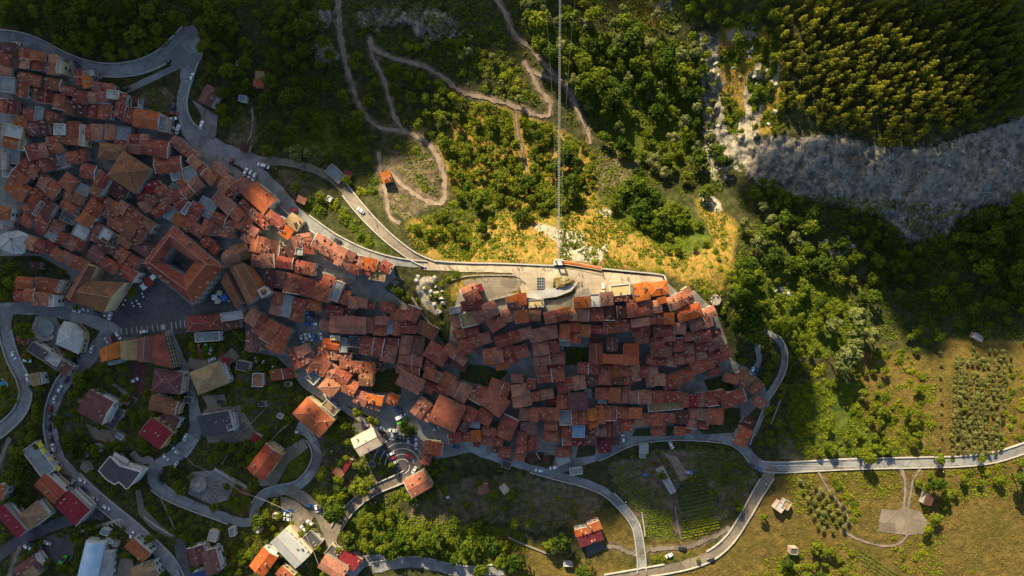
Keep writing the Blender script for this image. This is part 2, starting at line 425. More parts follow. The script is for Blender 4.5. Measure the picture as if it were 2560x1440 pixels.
def finish_labels():
    todo = {}
    for rec in PEND:
        o, desc, cat, u, v, group = rec
        d = np.hypot(LMA[:, 0] - u, LMA[:, 1] - v)
        i = int(np.argmin(np.where(d < 14, 1e9, d)))
        key = (desc, i, direction(u - LM[i][1], v - LM[i][2]))
        todo.setdefault(key, []).append((float(d[i]), o))
    for (desc, i, dr), lst in todo.items():
        lst.sort(key=lambda t: t[0])
        for k, (_, o) in enumerate(lst):
            tail = f'{dr} the {LM[i][0]}'
            o['label'] = f'{desc} {tail}' if len(lst) == 1 else f'{ordw(k)} {desc} {tail}'

# ------------------------------------------------------------------ polylines and draped sheets
def smooth_line(pts, step=6.0):
    P = [np.array(p, float) for p in pts]
    P = [2 * P[0] - P[1]] + P + [2 * P[-1] - P[-2]]
    out = []
    for i in range(1, len(P) - 2):
        a, b, c, d = P[i - 1:i + 3]
        n = max(2, int(np.linalg.norm(c - b) / step))
        for k in range(n):
            t = k / n
            out.append(0.5 * ((2 * b) + (-a + c) * t + (2 * a - 5 * b + 4 * c - d) * t * t + (-a + 3 * b - 3 * c + d) * t ** 3))
    out.append(P[-2]); return np.array(out)
def normals(L):
    t = np.gradient(L, axis=0); t /= np.linalg.norm(t, axis=1)[:, None] + 1e-9
    return np.stack([-t[:, 1], t[:, 0]], 1)
def drape(U, V, dz):
    Z = hgt(U, V) + dz
    k = S * (HC - Z) / HC
    return np.stack([(U - W0 / 2) * k, (H0 / 2 - V) * k, Z], -1)
PATHS = []
ROADS = []          # (polyline, width)  keeps the ground smooth and plants off
SHEETS = []
LAY = [0]
def lay(): LAY[0] += 1; return 0.10 + 0.004 * LAY[0]
def road(name, pts, width, mat, widths=None):
    L = smooth_line(pts); N = normals(L); n = len(L)
    w = np.interp(np.linspace(0, 1, n), np.linspace(0, 1, len(widths)), widths) if widths else np.full(n, float(width))
    wob = (.72 if name == 'path' else .95) * (1 + (.16 if name == 'path' else .05) * np.sin(np.arange(n) * .9 + n) + (.12 if name == 'path' else .05) * np.sin(np.arange(n) * .37 + 1))
    C = 7
    rg = np.random.default_rng(n); jt = .26 if name == 'path' else .035
    jl = 1 + rg.normal(size=n) * jt; jr = 1 + rg.normal(size=n) * jt
    q = [(j / (C - 1) - .5) * np.where(j < C / 2, jl, jr) * w * wob for j in range(C)]
    U = np.stack([L[:, 0] + N[:, 0] * a for a in q], 1)
    V = np.stack([L[:, 1] + N[:, 1] * a for a in q], 1)
    verts = drape(U, V, lay()).reshape(-1, 3)
    i, j = np.meshgrid(np.arange(n - 1), np.arange(C - 1), indexing='ij')
    a = (i * C + j).ravel()
    F = np.stack([a, a + C, a + C + 1, a + 1], 1)
    o = link(name, npmesh(name, verts, F, mat))
    if o.data.polygons[0].normal.z < 0: o.data.flip_normals()
    kindof(o, 'structure'); ROADS.append((L, float(np.max(w))))
    if name == 'path': PATHS.append((L, float(np.mean(w))))
    return L, w
def tri_drape(poly, dz, grid=14.0):
    poly = [tuple(map(float, p)) for p in poly]
    vs = []; m = len(poly)
    for i in range(m):
        a = np.array(poly[i]); b = np.array(poly[(i + 1) % m]); k = max(1, int(np.linalg.norm(b - a) / grid))
        for t in range(k): vs.append(tuple(a + (b - a) * t / k))
    nb = len(vs)
    us = [p[0] for p in poly]; vv = [p[1] for p in poly]
    gu, gv = np.meshgrid(np.arange(min(us), max(us), grid), np.arange(min(vv), max(vv), grid))
    msk = inpoly(gu, gv, poly)
    vs += list(zip(gu[msk], gv[msk]))
    r = geometry.delaunay_2d_cdt([Vector(v) for v in vs], [], [list(range(nb))], 1, 1e-4)
    P = np.array([tuple(v) for v in r[0]])
    F = [f for f in r[2]]
    return drape(P[:, 0], P[:, 1], dz), F
def sheet(name, poly, mat, kind='structure'):
    V, F = tri_drape(poly, lay())
    me = mesh_of(name, V, F, mat)
    o = link(name, me)
    if sum(p.normal.z for p in me.polygons) < 0: me.flip_normals()
    SHEETS.append(poly); kindof(o, kind); return o
def wall_line(label, pts, height=1.0, thick=0.5, mat='kerb_stone', name='stone_wall', cat='wall', z=None, raw=False):
    L = np.array(pts, float) if raw else smooth_line(pts, 8.0)
    Z = hgt(L[:, 0], L[:, 1]) if z is None else np.full(len(L), z)
    X = np.array([w3(u, v, zz) for (u, v), zz in zip(L, Z)])
    t = np.gradient(X[:, :2], axis=0); t /= np.linalg.norm(t, axis=1)[:, None] + 1e-9
    N = np.stack([-t[:, 1], t[:, 0]], 1) * thick / 2
    V = []; F = []
    for (x, y, zz), nn in zip(X, N):
        hh = height * (1 + .08 * R.uniform(-1, 1))
        V += [(x - nn[0], y - nn[1], zz - 1.2), (x + nn[0], y + nn[1], zz - 1.2), (x + nn[0], y + nn[1], zz + hh), (x - nn[0], y - nn[1], zz + hh)]
    for i in range(len(X) - 1):
        b = i * 4
        for j in range(4): F.append((b + j, b + (j + 1) % 4, b + 4 + (j + 1) % 4, b + 4 + j))
    e = (len(X) - 1) * 4
    F += [(3, 2, 1, 0), (e, e + 1, e + 2, e + 3)]
    o = link(name, mesh_of(name, V, F, mat))
    bm = bmesh.new(); bm.from_mesh(o.data); bmesh.ops.recalc_face_normals(bm, faces=bm.faces); bm.to_mesh(o.data); bm.free()
    return fixed(o, label, cat)
def side(L, w, sgn, a=0.0, b=1.0, off=1.0):
    n = len(L); i0, i1 = int(a * (n - 1)), int(b * (n - 1)) + 1
    N = normals(L)
    return (L + N * (w[:, None] / 2 + off) * sgn)[i0:i1:2]

# ------------------------------------------------------------------ roads, lanes, paths
TOWN = [(0, 108), (60, 118), (150, 150), (190, 172), (240, 210), (300, 225), (330, 250), (410, 290), (425, 330), (500, 365), (560, 400), (620, 440),
 (700, 500), (760, 560), (830, 610), (920, 650), (985, 670), (990, 700), (960, 720), (1060, 790), (1120, 870), (1130, 790), (1150, 720), (1210, 715), (1300, 740), (1400, 755), (1480, 735),
 (1600, 705), (1660, 700), (1700, 735), (1735, 725), (1790, 780), (1820, 860), (1830, 900), (1870, 920), (1910, 960), (1925, 1010), (1890, 1090), (1860, 1105),
 (1790, 1085), (1650, 1092), (1560, 1100), (1480, 1150), (1400, 1165), (1300, 1160), (1200, 1125), (1090, 1150), (1050, 1080), (960, 1060), (880, 1020), (800, 985),
 (730, 930), (690, 890), (620, 880), (610, 810), (560, 830), (470, 830), (300, 850), (290, 790), (180, 780), (60, 770), (40, 720), (80, 690), (170, 680), (100, 640), (30, 640), (0, 640)]
sheet('street', TOWN, 'cobble')
L_R1, w_R1 = road('road', [(-40, 90), (40, 98), (90, 112), (150, 142), (210, 166), (270, 176), (340, 170), (400, 146), (440, 114), (478, 78)], 30, 'asphalt', [36, 34, 30, 30, 32, 36, 44])
sheet('road', [(436, 118), (470, 66), (488, 60), (497, 85), (508, 112), (506, 140), (490, 178), (462, 200), (450, 195), (452, 165), (440, 178), (425, 170)], 'asphalt')
L_R2, w_R2 = road('road', [(482, 150), (470, 185), (460, 220), (454, 255), (456, 285), (472, 325), (505, 352), (560, 378), (620, 402), (660, 420)], 34, 'asphalt', [30, 28, 26, 30, 44, 48, 40, 44, 56])
road('road', [(470, 150), (430, 172), (380, 196), (316, 226)], 17, 'asphalt')
L_UP, w_UP = road('road', [(650, 402), (700, 404), (750, 413), (800, 430), (850, 462), (890, 510), (930, 555), (980, 602), (1035, 642), (1085, 664)], 20, 'concrete_road', [24, 20, 20, 24, 24, 22, 20, 20])
L_LO, w_LO = road('road', [(630, 430), (690, 478), (740, 530), (800, 575), (850, 606), (920, 636), (1000, 656), (1085, 664)], 22, 'asphalt', [50, 40, 28, 26, 24, 20, 18, 16])
L_TE, w_TE = road('road', [(1060, 664), (1150, 668), (1250, 671), (1330, 674), (1400, 678)], 22, 'terrace_stone')
sheet('castle_square', [(1310, 666), (1400, 668), (1490, 678), (1560, 684), (1655, 690), (1660, 702), (1620, 712), (1560, 712), (1480, 745), (1440, 735), (1437, 712), (1420, 692), (1385, 694), (1382, 722), (1330, 738), (1305, 735), (1292, 700), (1280, 684)], 'terrace_stone')
sheet('gravel_yard', [(1160, 700), (1190, 696), (1225, 689), (1262, 694), (1290, 692), (1308, 706), (1300, 726), (1276, 730), (1250, 742), (1222, 746), (1212, 728), (1200, 720), (1178, 722), (1160, 712)], 'gravel')
road('street', [(1475, 728), (1420, 752), (1360, 768), (1300, 800), (1240, 845), (1190, 880)], 22, 'cobble')
sheet('square', [(318, 690), (352, 686), (362, 668), (480, 764), (520, 742), (548, 700), (590, 770), (612, 792), (472, 806), (466, 834), (290, 846), (262, 806), (312, 735)], 'plaza_stone')
L_W0, w_W0 = road('road', [(-40, 778), (60, 770), (130, 776), (200, 792), (255, 812), (300, 836)], 34, 'asphalt')
L_W1, w_W1 = road('road', [(20, 775), (14, 815), (22, 860), (38, 905), (58, 945), (66, 985), (50, 1030), (10, 1070), (-40, 1105)], 30, 'asphalt')
L_W2, w_W2 = road('road', [(282, 820), (252, 858), (222, 894), (182, 932), (152, 970), (134, 1015), (128, 1065), (136, 1110), (152, 1150), (186, 1190), (236, 1238), (290, 1284), (340, 1326), (390, 1372), (428, 1412), (452, 1460)], 32, 'asphalt', [44, 38, 30, 28, 30, 32, 34, 32])
L_ST, w_ST = road('road', [(420, 826), (440, 870), (462, 925), (478, 985), (488, 1040), (486, 1085), (462, 1120), (428, 1144), (392, 1160)], 22, 'asphalt', [20, 20, 22, 26, 34, 40, 26])
road('road', [(470, 905), (510, 915), (560, 905), (590, 880)], 30, 'gravel')
L_LP, w_LP = road('road', [(400, 1156), (382, 1180), (388, 1208), (430, 1238), (490, 1266), (560, 1292), (604, 1306), (632, 1300), (640, 1268), (662, 1238), (700, 1226), (742, 1216), (772, 1190), (792, 1150), (790, 1118), (770, 1082), (742, 1066)], 22, 'asphalt', [26, 34, 26, 22, 24, 24, 26, 24, 22, 30])
road('road', [(382, 1180), (376, 1150), (350, 1152), (330, 1130)], 18, 'asphalt')
road('road', [(720, 1222), (760, 1246), (792, 1274), (812, 1308), (826, 1350), (832, 1380)], 30, 'concrete_road')
L_DN, w_DN = road('road', [(824, 1352), (856, 1296), (888, 1258), (940, 1222), (1000, 1196), (1030, 1176), (1052, 1130), (1050, 1095)], 24, 'concrete_road', [26, 24, 22, 22, 24, 30, 26])
L_MS, w_MS = road('road', [(690, 850), (726, 905), (760, 958), (800, 988), (850, 1014), (890, 1040), (930, 1060), (985, 1076), (1040, 1086), (1100, 1096), (1160, 1112), (1220, 1136), (1290, 1158), (1350, 1176), (1400, 1190), (1460, 1206), (1512, 1228), (1552, 1264), (1588, 1312), (1600, 1370), (1604, 1420), (1600, 1460)], 19, 'asphalt', [26, 17, 16, 18, 24, 30, 24, 20, 20, 18, 18, 20])
L_SL, w_SL = road('road', [(1386, 1178), (1450, 1158), (1504, 1136), (1560, 1108), (1620, 1094), (1700, 1091), (1780, 1094), (1832, 1102), (1866, 1126), (1892, 1158), (1930, 1168)], 20, 'asphalt', [20, 18, 24, 20, 16, 18, 24, 26])
L_EA, w_EA = road('road', [(1900, 1166), (1960, 1168), (2100, 1161), (2200, 1158), (2300, 1156), (2400, 1153), (2480, 1144), (2560, 1120), (2640, 1085)], 24, 'asphalt')
L_SO, w_SO = road('road', [(1935, 1166), (1896, 1230), (1862, 1290), (1822, 1350), (1772, 1390), (1704, 1414), (1604, 1432), (1500, 1450)], 24, 'concrete_road', [28, 24, 22, 24, 22, 21, 21])
L_NL, w_NL = road('road', [(1866, 1110), (1886, 1050), (1908, 1004), (1932, 970), (1956, 922), (1958, 874), (1936, 842), (1908, 832), (1894, 868), (1898, 902), (1880, 932)], 14, 'asphalt')
L_BO, w_BO = road('road', [(930, 1420), (1000, 1408), (1050, 1406), (1110, 1420), (1170, 1430), (1260, 1424)], 28, 'asphalt')
road('road', [(870, 1440), (900, 1410), (930, 1400), (960, 1404)], 30, 'asphalt')
L_BL, w_BL = road('road', [(-20, 1400), (60, 1345), (130, 1316), (200, 1290), (260, 1285)], 30, 'plaza_stone')
road('path', [(20, 1450), (40, 1390), (52, 1366)], 14, 'gravel')
road('path', [(-10, 1195), (10, 1130), (24, 1095)], 12, 'gravel')
road('path', [(2252, 1172), (2262, 1200), (2262, 1240), (2256, 1290)], 9, 'gravel')
road('path', [(2300, 1172), (2284, 1200), (2274, 1250), (2264, 1296)], 7, 'gravel')
sheet('gravel_pad', [(2204, 1272), (2240, 1276), (2262, 1268), (2302, 1280), (2322, 1306), (2316, 1334), (2276, 1338), (2250, 1336), (2196, 1330), (2198, 1300)], 'gravel')
road('path', [(2110, 1330), (2150, 1350), (2210, 1365), (2250, 1358), (2272, 1330)], 7, 'dirt')
road('path', [(2046, 1180), (2070, 1222), (2100, 1260), (2122, 1300), (2105, 1316)], 5, 'dirt')
road('path', [(1602, 1390), (1570, 1380), (1545, 1368), (1515, 1366)], 14, 'concrete_road')
road('path', [(844, -20), (848, 60), (858, 130), (876, 200), (902, 268), (942, 316), (1000, 326), (1050, 346), (1086, 378), (1106, 424), (1112, 476), (1104, 506), (1062, 500), (1018, 472), (974, 432)], 14, 'dirt', [18, 18, 13, 12, 14, 18, 14, 10])
road('path', [(926, 92), (932, 140), (956, 190), (972, 240), (986, 290), (1012, 330)], 12, 'dirt')
road('path', [(920, 100), (948, 130), (1008, 152), (1060, 166), (1110, 196), (1160, 232), (1220, 246), (1300, 270), (1346, 290), (1372, 286), (1374, 258), (1346, 220), (1326, 180), (1308, 152)], 14, 'dirt')
road('path', [(1320, 176), (1360, 190), (1400, 206), (1432, 232)], 12, 'dirt')
road('path', [(1232, -20), (1264, 36), (1290, 92), (1330, 122), (1372, 172), (1420, 222), (1442, 270), (1470, 330), (1476, 360)], 14, 'dirt', [16, 14, 14, 16, 14, 8])
road('path', [(1290, 276), (1294, 330), (1306, 380), (1318, 430)], 6, 'dirt')
road('path', [(946, 380), (952, 430), (966, 490), (974, 540), (1000, 560)], 11, 'dirt')
road('path', [(600, 385), (626, 340), (632, 300), (630, 270)], 6, 'dirt')
road('path', [(1688, 1268), (1694, 1310), (1704, 1350)], 7, 'concrete_road')
road('path', [(1600, 1378), (1650, 1372), (1720, 1366), (1780, 1345), (1826, 1320)], 14, 'concrete_road')
sheet('car_park', [(944, 1082), (960, 1078), (1048, 1096), (1040, 1150), (1030, 1180), (998, 1196), (980, 1150)], 'plaza_stone')
sheet('car_park', [(700, 1240), (740, 1252), (786, 1290), (770, 1320), (752, 1330), (725, 1308), (705, 1290)], 'gravel')
sheet('forecourt', [(480, 1180), (545, 1175), (590, 1205), (570, 1250), (530, 1262), (470, 1235)], 'cobble')
sheet('car_park', [(110, 1345), (150, 1330), (190, 1350), (180, 1400), (150, 1420), (120, 1390)], 'plaza_stone')
sheet('forecourt', [(480, 250), (545, 290), (540, 340), (520, 350), (490, 330), (505, 290)], 'cobble')
sheet('car_park', [(640, 1180), (700, 1130), (760, 1095), (770, 1120), (720, 1160), (690, 1215), (650, 1215)], 'gravel')
sheet('yard', [(90, 790), (140, 792), (160, 830), (145, 870), (190, 905), (170, 925), (100, 880), (70, 840)], 'cobble')
sheet('yard', [(505, 990), (560, 985), (568, 1010), (520, 1020)], 'gravel')
sheet('forecourt', [(206, 1152), (226, 1150), (236, 1172), (214, 1184), (200, 1170)], 'concrete_road')
sheet('path', [(338, 1226), (352, 1224), (362, 1270), (400, 1312), (442, 1338), (432, 1348), (380, 1322), (346, 1285)], 'concrete_road')
sheet('yard', [(112, 1096), (128, 1104), (150, 1150), (184, 1196), (170, 1206), (132, 1166), (112, 1124)], 'dirt')
sheet('yard', [(322, 906), (366, 906), (360, 990), (342, 986), (326, 950)], 'm')
sheet('yard', [(500, 1040), (520, 1016), (575, 1016), (600, 1012), (640, 1080), (636, 1096), (590, 1108), (520, 1108)], 'gravel')
sheet('yard', [(215, 1060), (262, 1075), (300, 1070), (330, 1100), (280, 1110), (230, 1095)], 'dirt')
sheet('yard', [(430, 1340), (462, 1350), (470, 1400), (480, 1440), (450, 1440)], 'plaza_stone')
sheet('yard', [(300, 1390), (330, 1400), (345, 1440), (290, 1440)], 'dirt')
sheet('yard', [(880, 1060), (905, 1055), (960, 1090), (975, 1130), (940, 1140)], 'plaza_stone')
sheet('yard', [(1470, 1352), (1500, 1345), (1512, 1372), (1470, 1392), (1462, 1374)], 'plaza_stone')
sheet('garden_bed', [(1690, 1215), (1715, 1205), (1760, 1190), (1775, 1230), (1760, 1260), (1700, 1270)], 'garden_soil')
sheet('bare_ground', [(1655, 1130), (1690, 1140), (1730, 1190), (1700, 1205), (1680, 1160)], 'dirt')
# white painted lines
def stripes(name, segs, w=0.35):
    m = MB()
    for (u0, v0, u1, v1) in segs:
        n = max(1, int(math.hypot(u1 - u0, v1 - v0) / 8))
        for i in range(n):
            p = gp(u0 + (u1 - u0) * i / n, v0 + (v1 - v0) * i / n, .42); q = gp(u0 + (u1 - u0) * (i + 1) / n, v0 + (v1 - v0) * (i + 1) / n, .42)
            d = Vector((q[0] - p[0], q[1] - p[1], 0)).normalized(); nn = Vector((-d.y, d.x, 0)) * w / 2
            m.add([(p[0] - nn.x, p[1] - nn.y, p[2]), (q[0] - nn.x, q[1] - nn.y, q[2]), (q[0] + nn.x, q[1] + nn.y, q[2]), (p[0] + nn.x, p[1] + nn.y, p[2])], [(0, 1, 2, 3)])
    return kindof(link(name, m.mesh(name, 'paint_white')), 'structure')
segs = []
for i in range(9): segs.append((305 + i * 13, 838 - i * 1.6, 302 + i * 13, 822 - i * 1.6))
for i in range(5): segs.append((430 + i * 11, 824 - i * 2, 428 + i * 11, 806 - i * 2))
for i in range(4): segs.append((403 + i * 3, 825, 403 + i * 3, 812))
for r in (18, 30, 44, 58, 74):
    a0, a1 = (-.2, 5.6) if r < 25 else (math.pi * 1.02, math.pi * 1.92)
    pts = [(1006 + r * math.cos(a0 + (a1 - a0) * i / 14), 1166 + r * 1.02 * math.sin(a0 + (a1 - a0) * i / 14)) for i in range(15)]
    segs += [(*pts[i], *pts[i + 1]) for i in range(14)]
for i in range(6): segs.append((258 + i * 9, 1311 - i * 3, 264 + i * 9, 1322 - i * 3))
stripes('road_marking', segs)
for gpoly in ([(1410, 868), (1474, 868), (1474, 910), (1412, 912)], [(1150, 908), (1215, 915), (1270, 930), (1232, 968), (1150, 948)], [(932, 930), (1000, 918), (1002, 985), (930, 978)], [(1760, 950), (1830, 935), (1835, 985), (1770, 975)], [(1300, 1150), (1352, 1130), (1388, 1140), (1380, 1172), (1320, 1160)], [(60, 700), (40, 660), (110, 650), (175, 690), (170, 712), (100, 690)], [(1448, 1112), (1490, 1115), (1488, 1138), (1440, 1145)], [(1590, 1072), (1634, 1070), (1634, 1090), (1580, 1090)], [(1664, 1066), (1690, 1066), (1690, 1088), (1664, 1090)], [(1800, 1020), (1850, 1020), (1850, 1080), (1760, 1086), (1740, 1070)], [(1860, 1050), (1900, 1010), (1905, 1040), (1880, 1075)]):
    sheet('garden', gpoly, 'garden_soil')
stripes('road_marking', [(1935, 1158, 2150, 1151), (1935, 1164, 2140, 1166)], .25)

# low stone walls beside the roads
def rw(label, L, w, sgn, a=0, b=1, h=.9, t=.55, off=1.2, mat='kerb_stone'):
    return wall_line(label, side(L, w, sgn, a, b, off), h, t, mat, raw=True)
rw('pale stone parapet along the upper edge of the hairpin road', L_R1, w_R1, -1)
rw('grey kerb wall along the lower side of the hairpin road', L_R1, w_R1, 1, .45, .85, .5)
rw('grey wall on the outer side of the road dropping from the hairpin', L_R2, w_R2, -1, 0, .55)
rw('long pale wall uphill of the sunlit concrete ramp road', L_UP, w_UP, -1, .35, 1, 1.1, .6)
rw('pale wall between the concrete ramp road and the bushes below it', L_UP, w_UP, 1, .45, .97, .9)
rw('curved wall between cobbled ridge lane and green bank', L_LO, w_LO, -1, .35, .97)
rw('low wall along the houses side of the cobbled ridge lane', L_LO, w_LO, 1, .0, .55, .7)
wall_line('long parapet wall edging the north side of the castle terrace', [(1085, 652), (1160, 657), (1260, 659), (1385, 664)], 1.3, .7)
wall_line('buff parapet wall at the east end of castle terrace', [(1490, 670), (1560, 677), (1640, 685), (1660, 690), (1664, 706)], 1.3, .7)
rw('pale outer wall of the curving road by the swimming pool', L_W1, w_W1, 1, .1, 1)
rw('inner pale wall of the curving road opposite the swimming pool', L_W1, w_W1, -1, .15, .95)
rw('dark retaining wall beside the row of cars on the winding road', L_W2, w_W2, 1, .2, .5, 1.4)
rw('crenellated pale wall on the upper side of the winding road', L_W2, w_W2, -1, .55, 1)
rw('pale kerb wall on the lower side of the winding road', L_W2, w_W2, 1, .55, .8, .4)
rw('curved wall round the fan-paved fountain garden', L_LP, w_LP, 1, .1, .42)
rw('wall along the outside of the looping suburban road', L_LP, w_LP, -1, .55, .95)
rw('pale left-hand wall of the road bridge below the fan-shaped car park', L_DN, w_DN, -1, .1, .75, 1.0)
rw('pale right-hand wall of the road bridge below the fan-shaped car park', L_DN, w_DN, 1, .1, .75, 1.0)
rw('dry-stone wall along the lower country lane', L_MS, w_MS, 1, .62, .98)
rw('garden-side wall of the lower country lane', L_MS, w_MS, -1, .8, .98)
rw('low wall along the gardens side of the lane under the old town', L_SL, w_SL, 1, .2, 1, .6)
rw('cream stone wall on the upper side of the east country road', L_EA, w_EA, -1)
rw('pale kerb wall on the lower side of the east country road', L_EA, w_EA, 1, .05, .9, .6)
rw('brick-topped wall on the garden side of the south bend road', L_SO, w_SO, 1, .08, .5)
rw('white parapet on the field side of the south bend road', L_SO, w_SO, -1, .05, 1)
rw('grey wall on the garden side of the lower south road', L_SO, w_SO, 1, .72, .98)
rw('grey wall on the outside of the narrow lane loop', L_NL, w_NL, 1, .0, .7)
rw('kerb wall along the bottom asphalt road', L_BO, w_BO, -1)
wall_line('dry-stone wall crossing the dark hillside gardens', [(1270, 1342), (1310, 1360), (1340, 1372), (1375, 1386)], .9, .7, 'old_stone')
wall_line('grey terrace wall below the steps by the winding road', [(362, 1290), (400, 1318), (440, 1340)], 1.2, .7)
wall_line('diagonal stone wall climbing the hillside by the winding road', [(404, 1246), (422, 1284), (440, 1326)], .9, .6, 'old_stone')
wall_line('long garden wall beside the salmon-roofed villa', [(556, 1160), (600, 1085), (622, 1065), (680, 1005)], 1.2, .5, 'old_stone')
wall_line('garden wall between two allotments above the orange villa', [(640, 1145), (700, 1078), (722, 1062)], 1.1, .5, 'old_stone')
wall_line('weathered wall beside the pale rocks behind the old houses', [(1030, 742), (1060, 790), (1090, 825)], 1.6, .9, 'old_stone')
wall_line('stone wall edging the gravel castle yard', [(1130, 700), (1170, 690), (1240, 688), (1290, 690), (1312, 706)], .8, .6, 'old_stone')
wall_line('lower stone wall of the gravel castle yard', [(1225, 750), (1260, 742), (1296, 732)], 1.6, .6, 'old_stone')
wall_line('vegetable garden boundary wall by the pale lane', [(1604, 1280), (1610, 1320), (1612, 1340)], .9, .5, 'kerb_stone')
wall_line('ruined field wall beside the dark lane loop', [(1968, 960), (1946, 1010), (1926, 1060)], .9, .6, 'old_stone')

# ------------------------------------------------------------------ the ground sheet
G = 4.0
GU = np.arange(-240, 2801, G); GV = np.arange(-240, 1681, G)
UU, VV = np.meshgrid(GU, GV)
def pmask(polys, k=3):
    m = np.zeros(UU.shape)
    for p in polys: m = np.maximum(m, inpoly(UU, VV, p).astype(float))
    return blur(m, k) if k else m
built = np.zeros(UU.shape)
for L, w in ROADS:
    r = w / 2 + 9
    for (a, b) in L[::2]:
        i0, i1 = np.searchsorted(GV, (b - r, b + r)); j0, j1 = np.searchsorted(GU, (a - r, a + r))
        sub = (UU[i0:i1, j0:j1] - a) ** 2 + (VV[i0:i1, j0:j1] - b) ** 2 < r * r
        built[i0:i1, j0:j1] = np.maximum(built[i0:i1, j0:j1], sub)
for p in SHEETS: built = np.maximum(built, inpoly(UU, VV, p))
SUBURB = [(0, 640), (620, 800), (980, 1000), (1100, 1130), (1080, 1260), (900, 1440), (0, 1440)]
built_s = blur(built, 2)
Z_ROCK = [[(1830, 345), (1900, 340), (2000, 345), (2100, 335), (2200, 372), (2330, 366), (2560, 292), (2800, 250), (2800, 500), (2560, 525), (2470, 505), (2400, 550), (2340, 600), (2240, 606), (2222, 548), (2140, 520), (2060, 500), (1950, 488), (1870, 440)],
 [(700, 34), (830, 18), (842, 60), (760, 74)], [(760, 108), (832, 108), (850, 160), (800, 164)], [(866, 28), (1010, 18), (1150, 34), (1140, 100), (1060, 108), (1030, 60), (980, 54), (930, 84), (900, 60)],
 [(1625, -20), (1665, -20), (1680, 40), (1640, 60)], [(1740, 70), (1790, 80), (1806, 240), (1834, 400), (1804, 480), (1768, 440), (1756, 300)], [(1740, 700 - 500), (1790, 180), (1780, 260), (1745, 250)],
 [(2060, 590), (2110, 600), (2140, 640), (2070, 650)], [(980, 690), (1020, 690), (1010, 740), (960, 730)], [(490, 28), (515, 28), (505, 60), (490, 64)]]
Z_LIME = [[(1316, 556), (1350, 558), (1400, 574), (1462, 578), (1462, 606), (1440, 628), (1420, 644), (1398, 640), (1394, 604), (1345, 578)], [(1478, 522), (1520, 520), (1544, 540), (1500, 542)],
 [(1040, 694), (1092, 690), (1082, 712), (1066, 742), (1106, 776), (1100, 794), (1062, 774), (1042, 736)], [(1868, 190), (1900, 150), (1950, 150), (1950, 200), (1925, 235), (1905, 260), (1905, 300), (1890, 330), (1912, 345), (1850, 345), (1822, 335), (1826, 308), (1868, 290), (1856, 240)], [(1808, 84), (1850, 66), (1900, 70), (1890, 100), (1830, 110)],
 [(1938, 718), (1968, 712), (1975, 734), (1950, 736)], [(1430, 600), (1520, 630), (1500, 660), (1420, 650)], [(1285, 553), (1300, 552), (1300, 566), (1286, 566)], [(1740, 470), (1800, 500), (1810, 540), (1760, 520)], [(1230, 690), (1270, 684), (1260, 700), (1232, 704)]]
Z_DRY = [[(2348, 846), (2560, 852), (2545, 1000), (2530, 1140), (2348, 1142)], [(1800, 60), (1960, 80), (1956, 320), (1900, 340), (1820, 330), (1790, 200)], [(1010, 540), (1130, 560), (1270, 540), (1500, 500), (1560, 560), (1700, 640), (1830, 600), (1838, 660), (1810, 740), (1730, 720), (1660, 680), (1480, 664), (1080, 654), (1030, 610)], [(1080, 360), (1200, 250), (1330, 290), (1400, 320), (1480, 380), (1500, 480), (1400, 540), (1240, 520), (1130, 470)],
 [(1560, -20), (1640, -20), (1690, 80), (1600, 60)], [(1720, 470), (1850, 560), (1830, 640), (1760, 560)], [(1150, 690), (1320, 690), (1300, 740), (1140, 760), (1110, 740)], [(880, 640), (1010, 680), (990, 690), (900, 660)], [(1385, 690), (1430, 692), (1420, 712), (1385, 716)]]
Z_FIELD = [[(2340, 856), (2440, 862), (2800, 850), (2800, 1100), (2480, 1140), (2340, 1148)], [(1950, 1186), (2300, 1176), (2800, 1120), (2800, 1700), (1500, 1700), (1610, 1440), (1720, 1422), (1800, 1384), (1850, 1330), (1900, 1260)], [(2140, 880), (2260, 880), (2340, 900), (2320, 1140), (2260, 1140), (2150, 1040)],
 [(1250, 1330), (1420, 1400), (1580, 1400), (1596, 1440), (1230, 1460), (1220, 1360)], [(1400, 1290), (1560, 1280), (1596, 1390), (1500, 1380)], [(-50, 870), (40, 900), (64, 960), (48, 1000), (-50, 1060)], [(560, 1150), (640, 1260), (600, 1300), (560, 1240)], [(1610, 1350), (1780, 1350), (1780, 1390), (1620, 1400)], [(475, 860), (560, 870), (590, 900), (500, 910)], [(560, 1330), (620, 1370), (610, 1420), (560, 1400)]]
Z_SOIL = [[(1488, 370), (1590, 370), (1600, 460), (1496, 470)], [(930, 400), (1050, 350), (1100, 430), (1100, 500), (1010, 550), (950, 490)], [(1510, 1160), (1700, 1120), (1860, 1130), (1900, 1180), (1860, 1260), (1780, 1310), (1690, 1340), (1620, 1340), (1580, 1270)], [(1270, 1180), (1500, 1225), (1500, 1290), (1330, 1330), (1220, 1290), (1180, 1220)], [(1050, 1250), (1200, 1180), (1260, 1280), (1180, 1320), (1000, 1300)], [(700, 1020), (880, 1080), (960, 1160), (960, 1200), (800, 1260), (800, 1120)], [(600, 900), (740, 990), (640, 1120), (560, 1080)], [(590, 290), (640, 300), (640, 380), (560, 380)], [(680, 420), (790, 440), (830, 480), (760, 500), (700, 460)], [(270, 840), (460, 930), (330, 1130), (150, 1080)], [(1930, 1080), (2030, 1110), (2020, 1150), (1950, 1150)], [(360, 225), (440, 215), (430, 290), (330, 280)]]
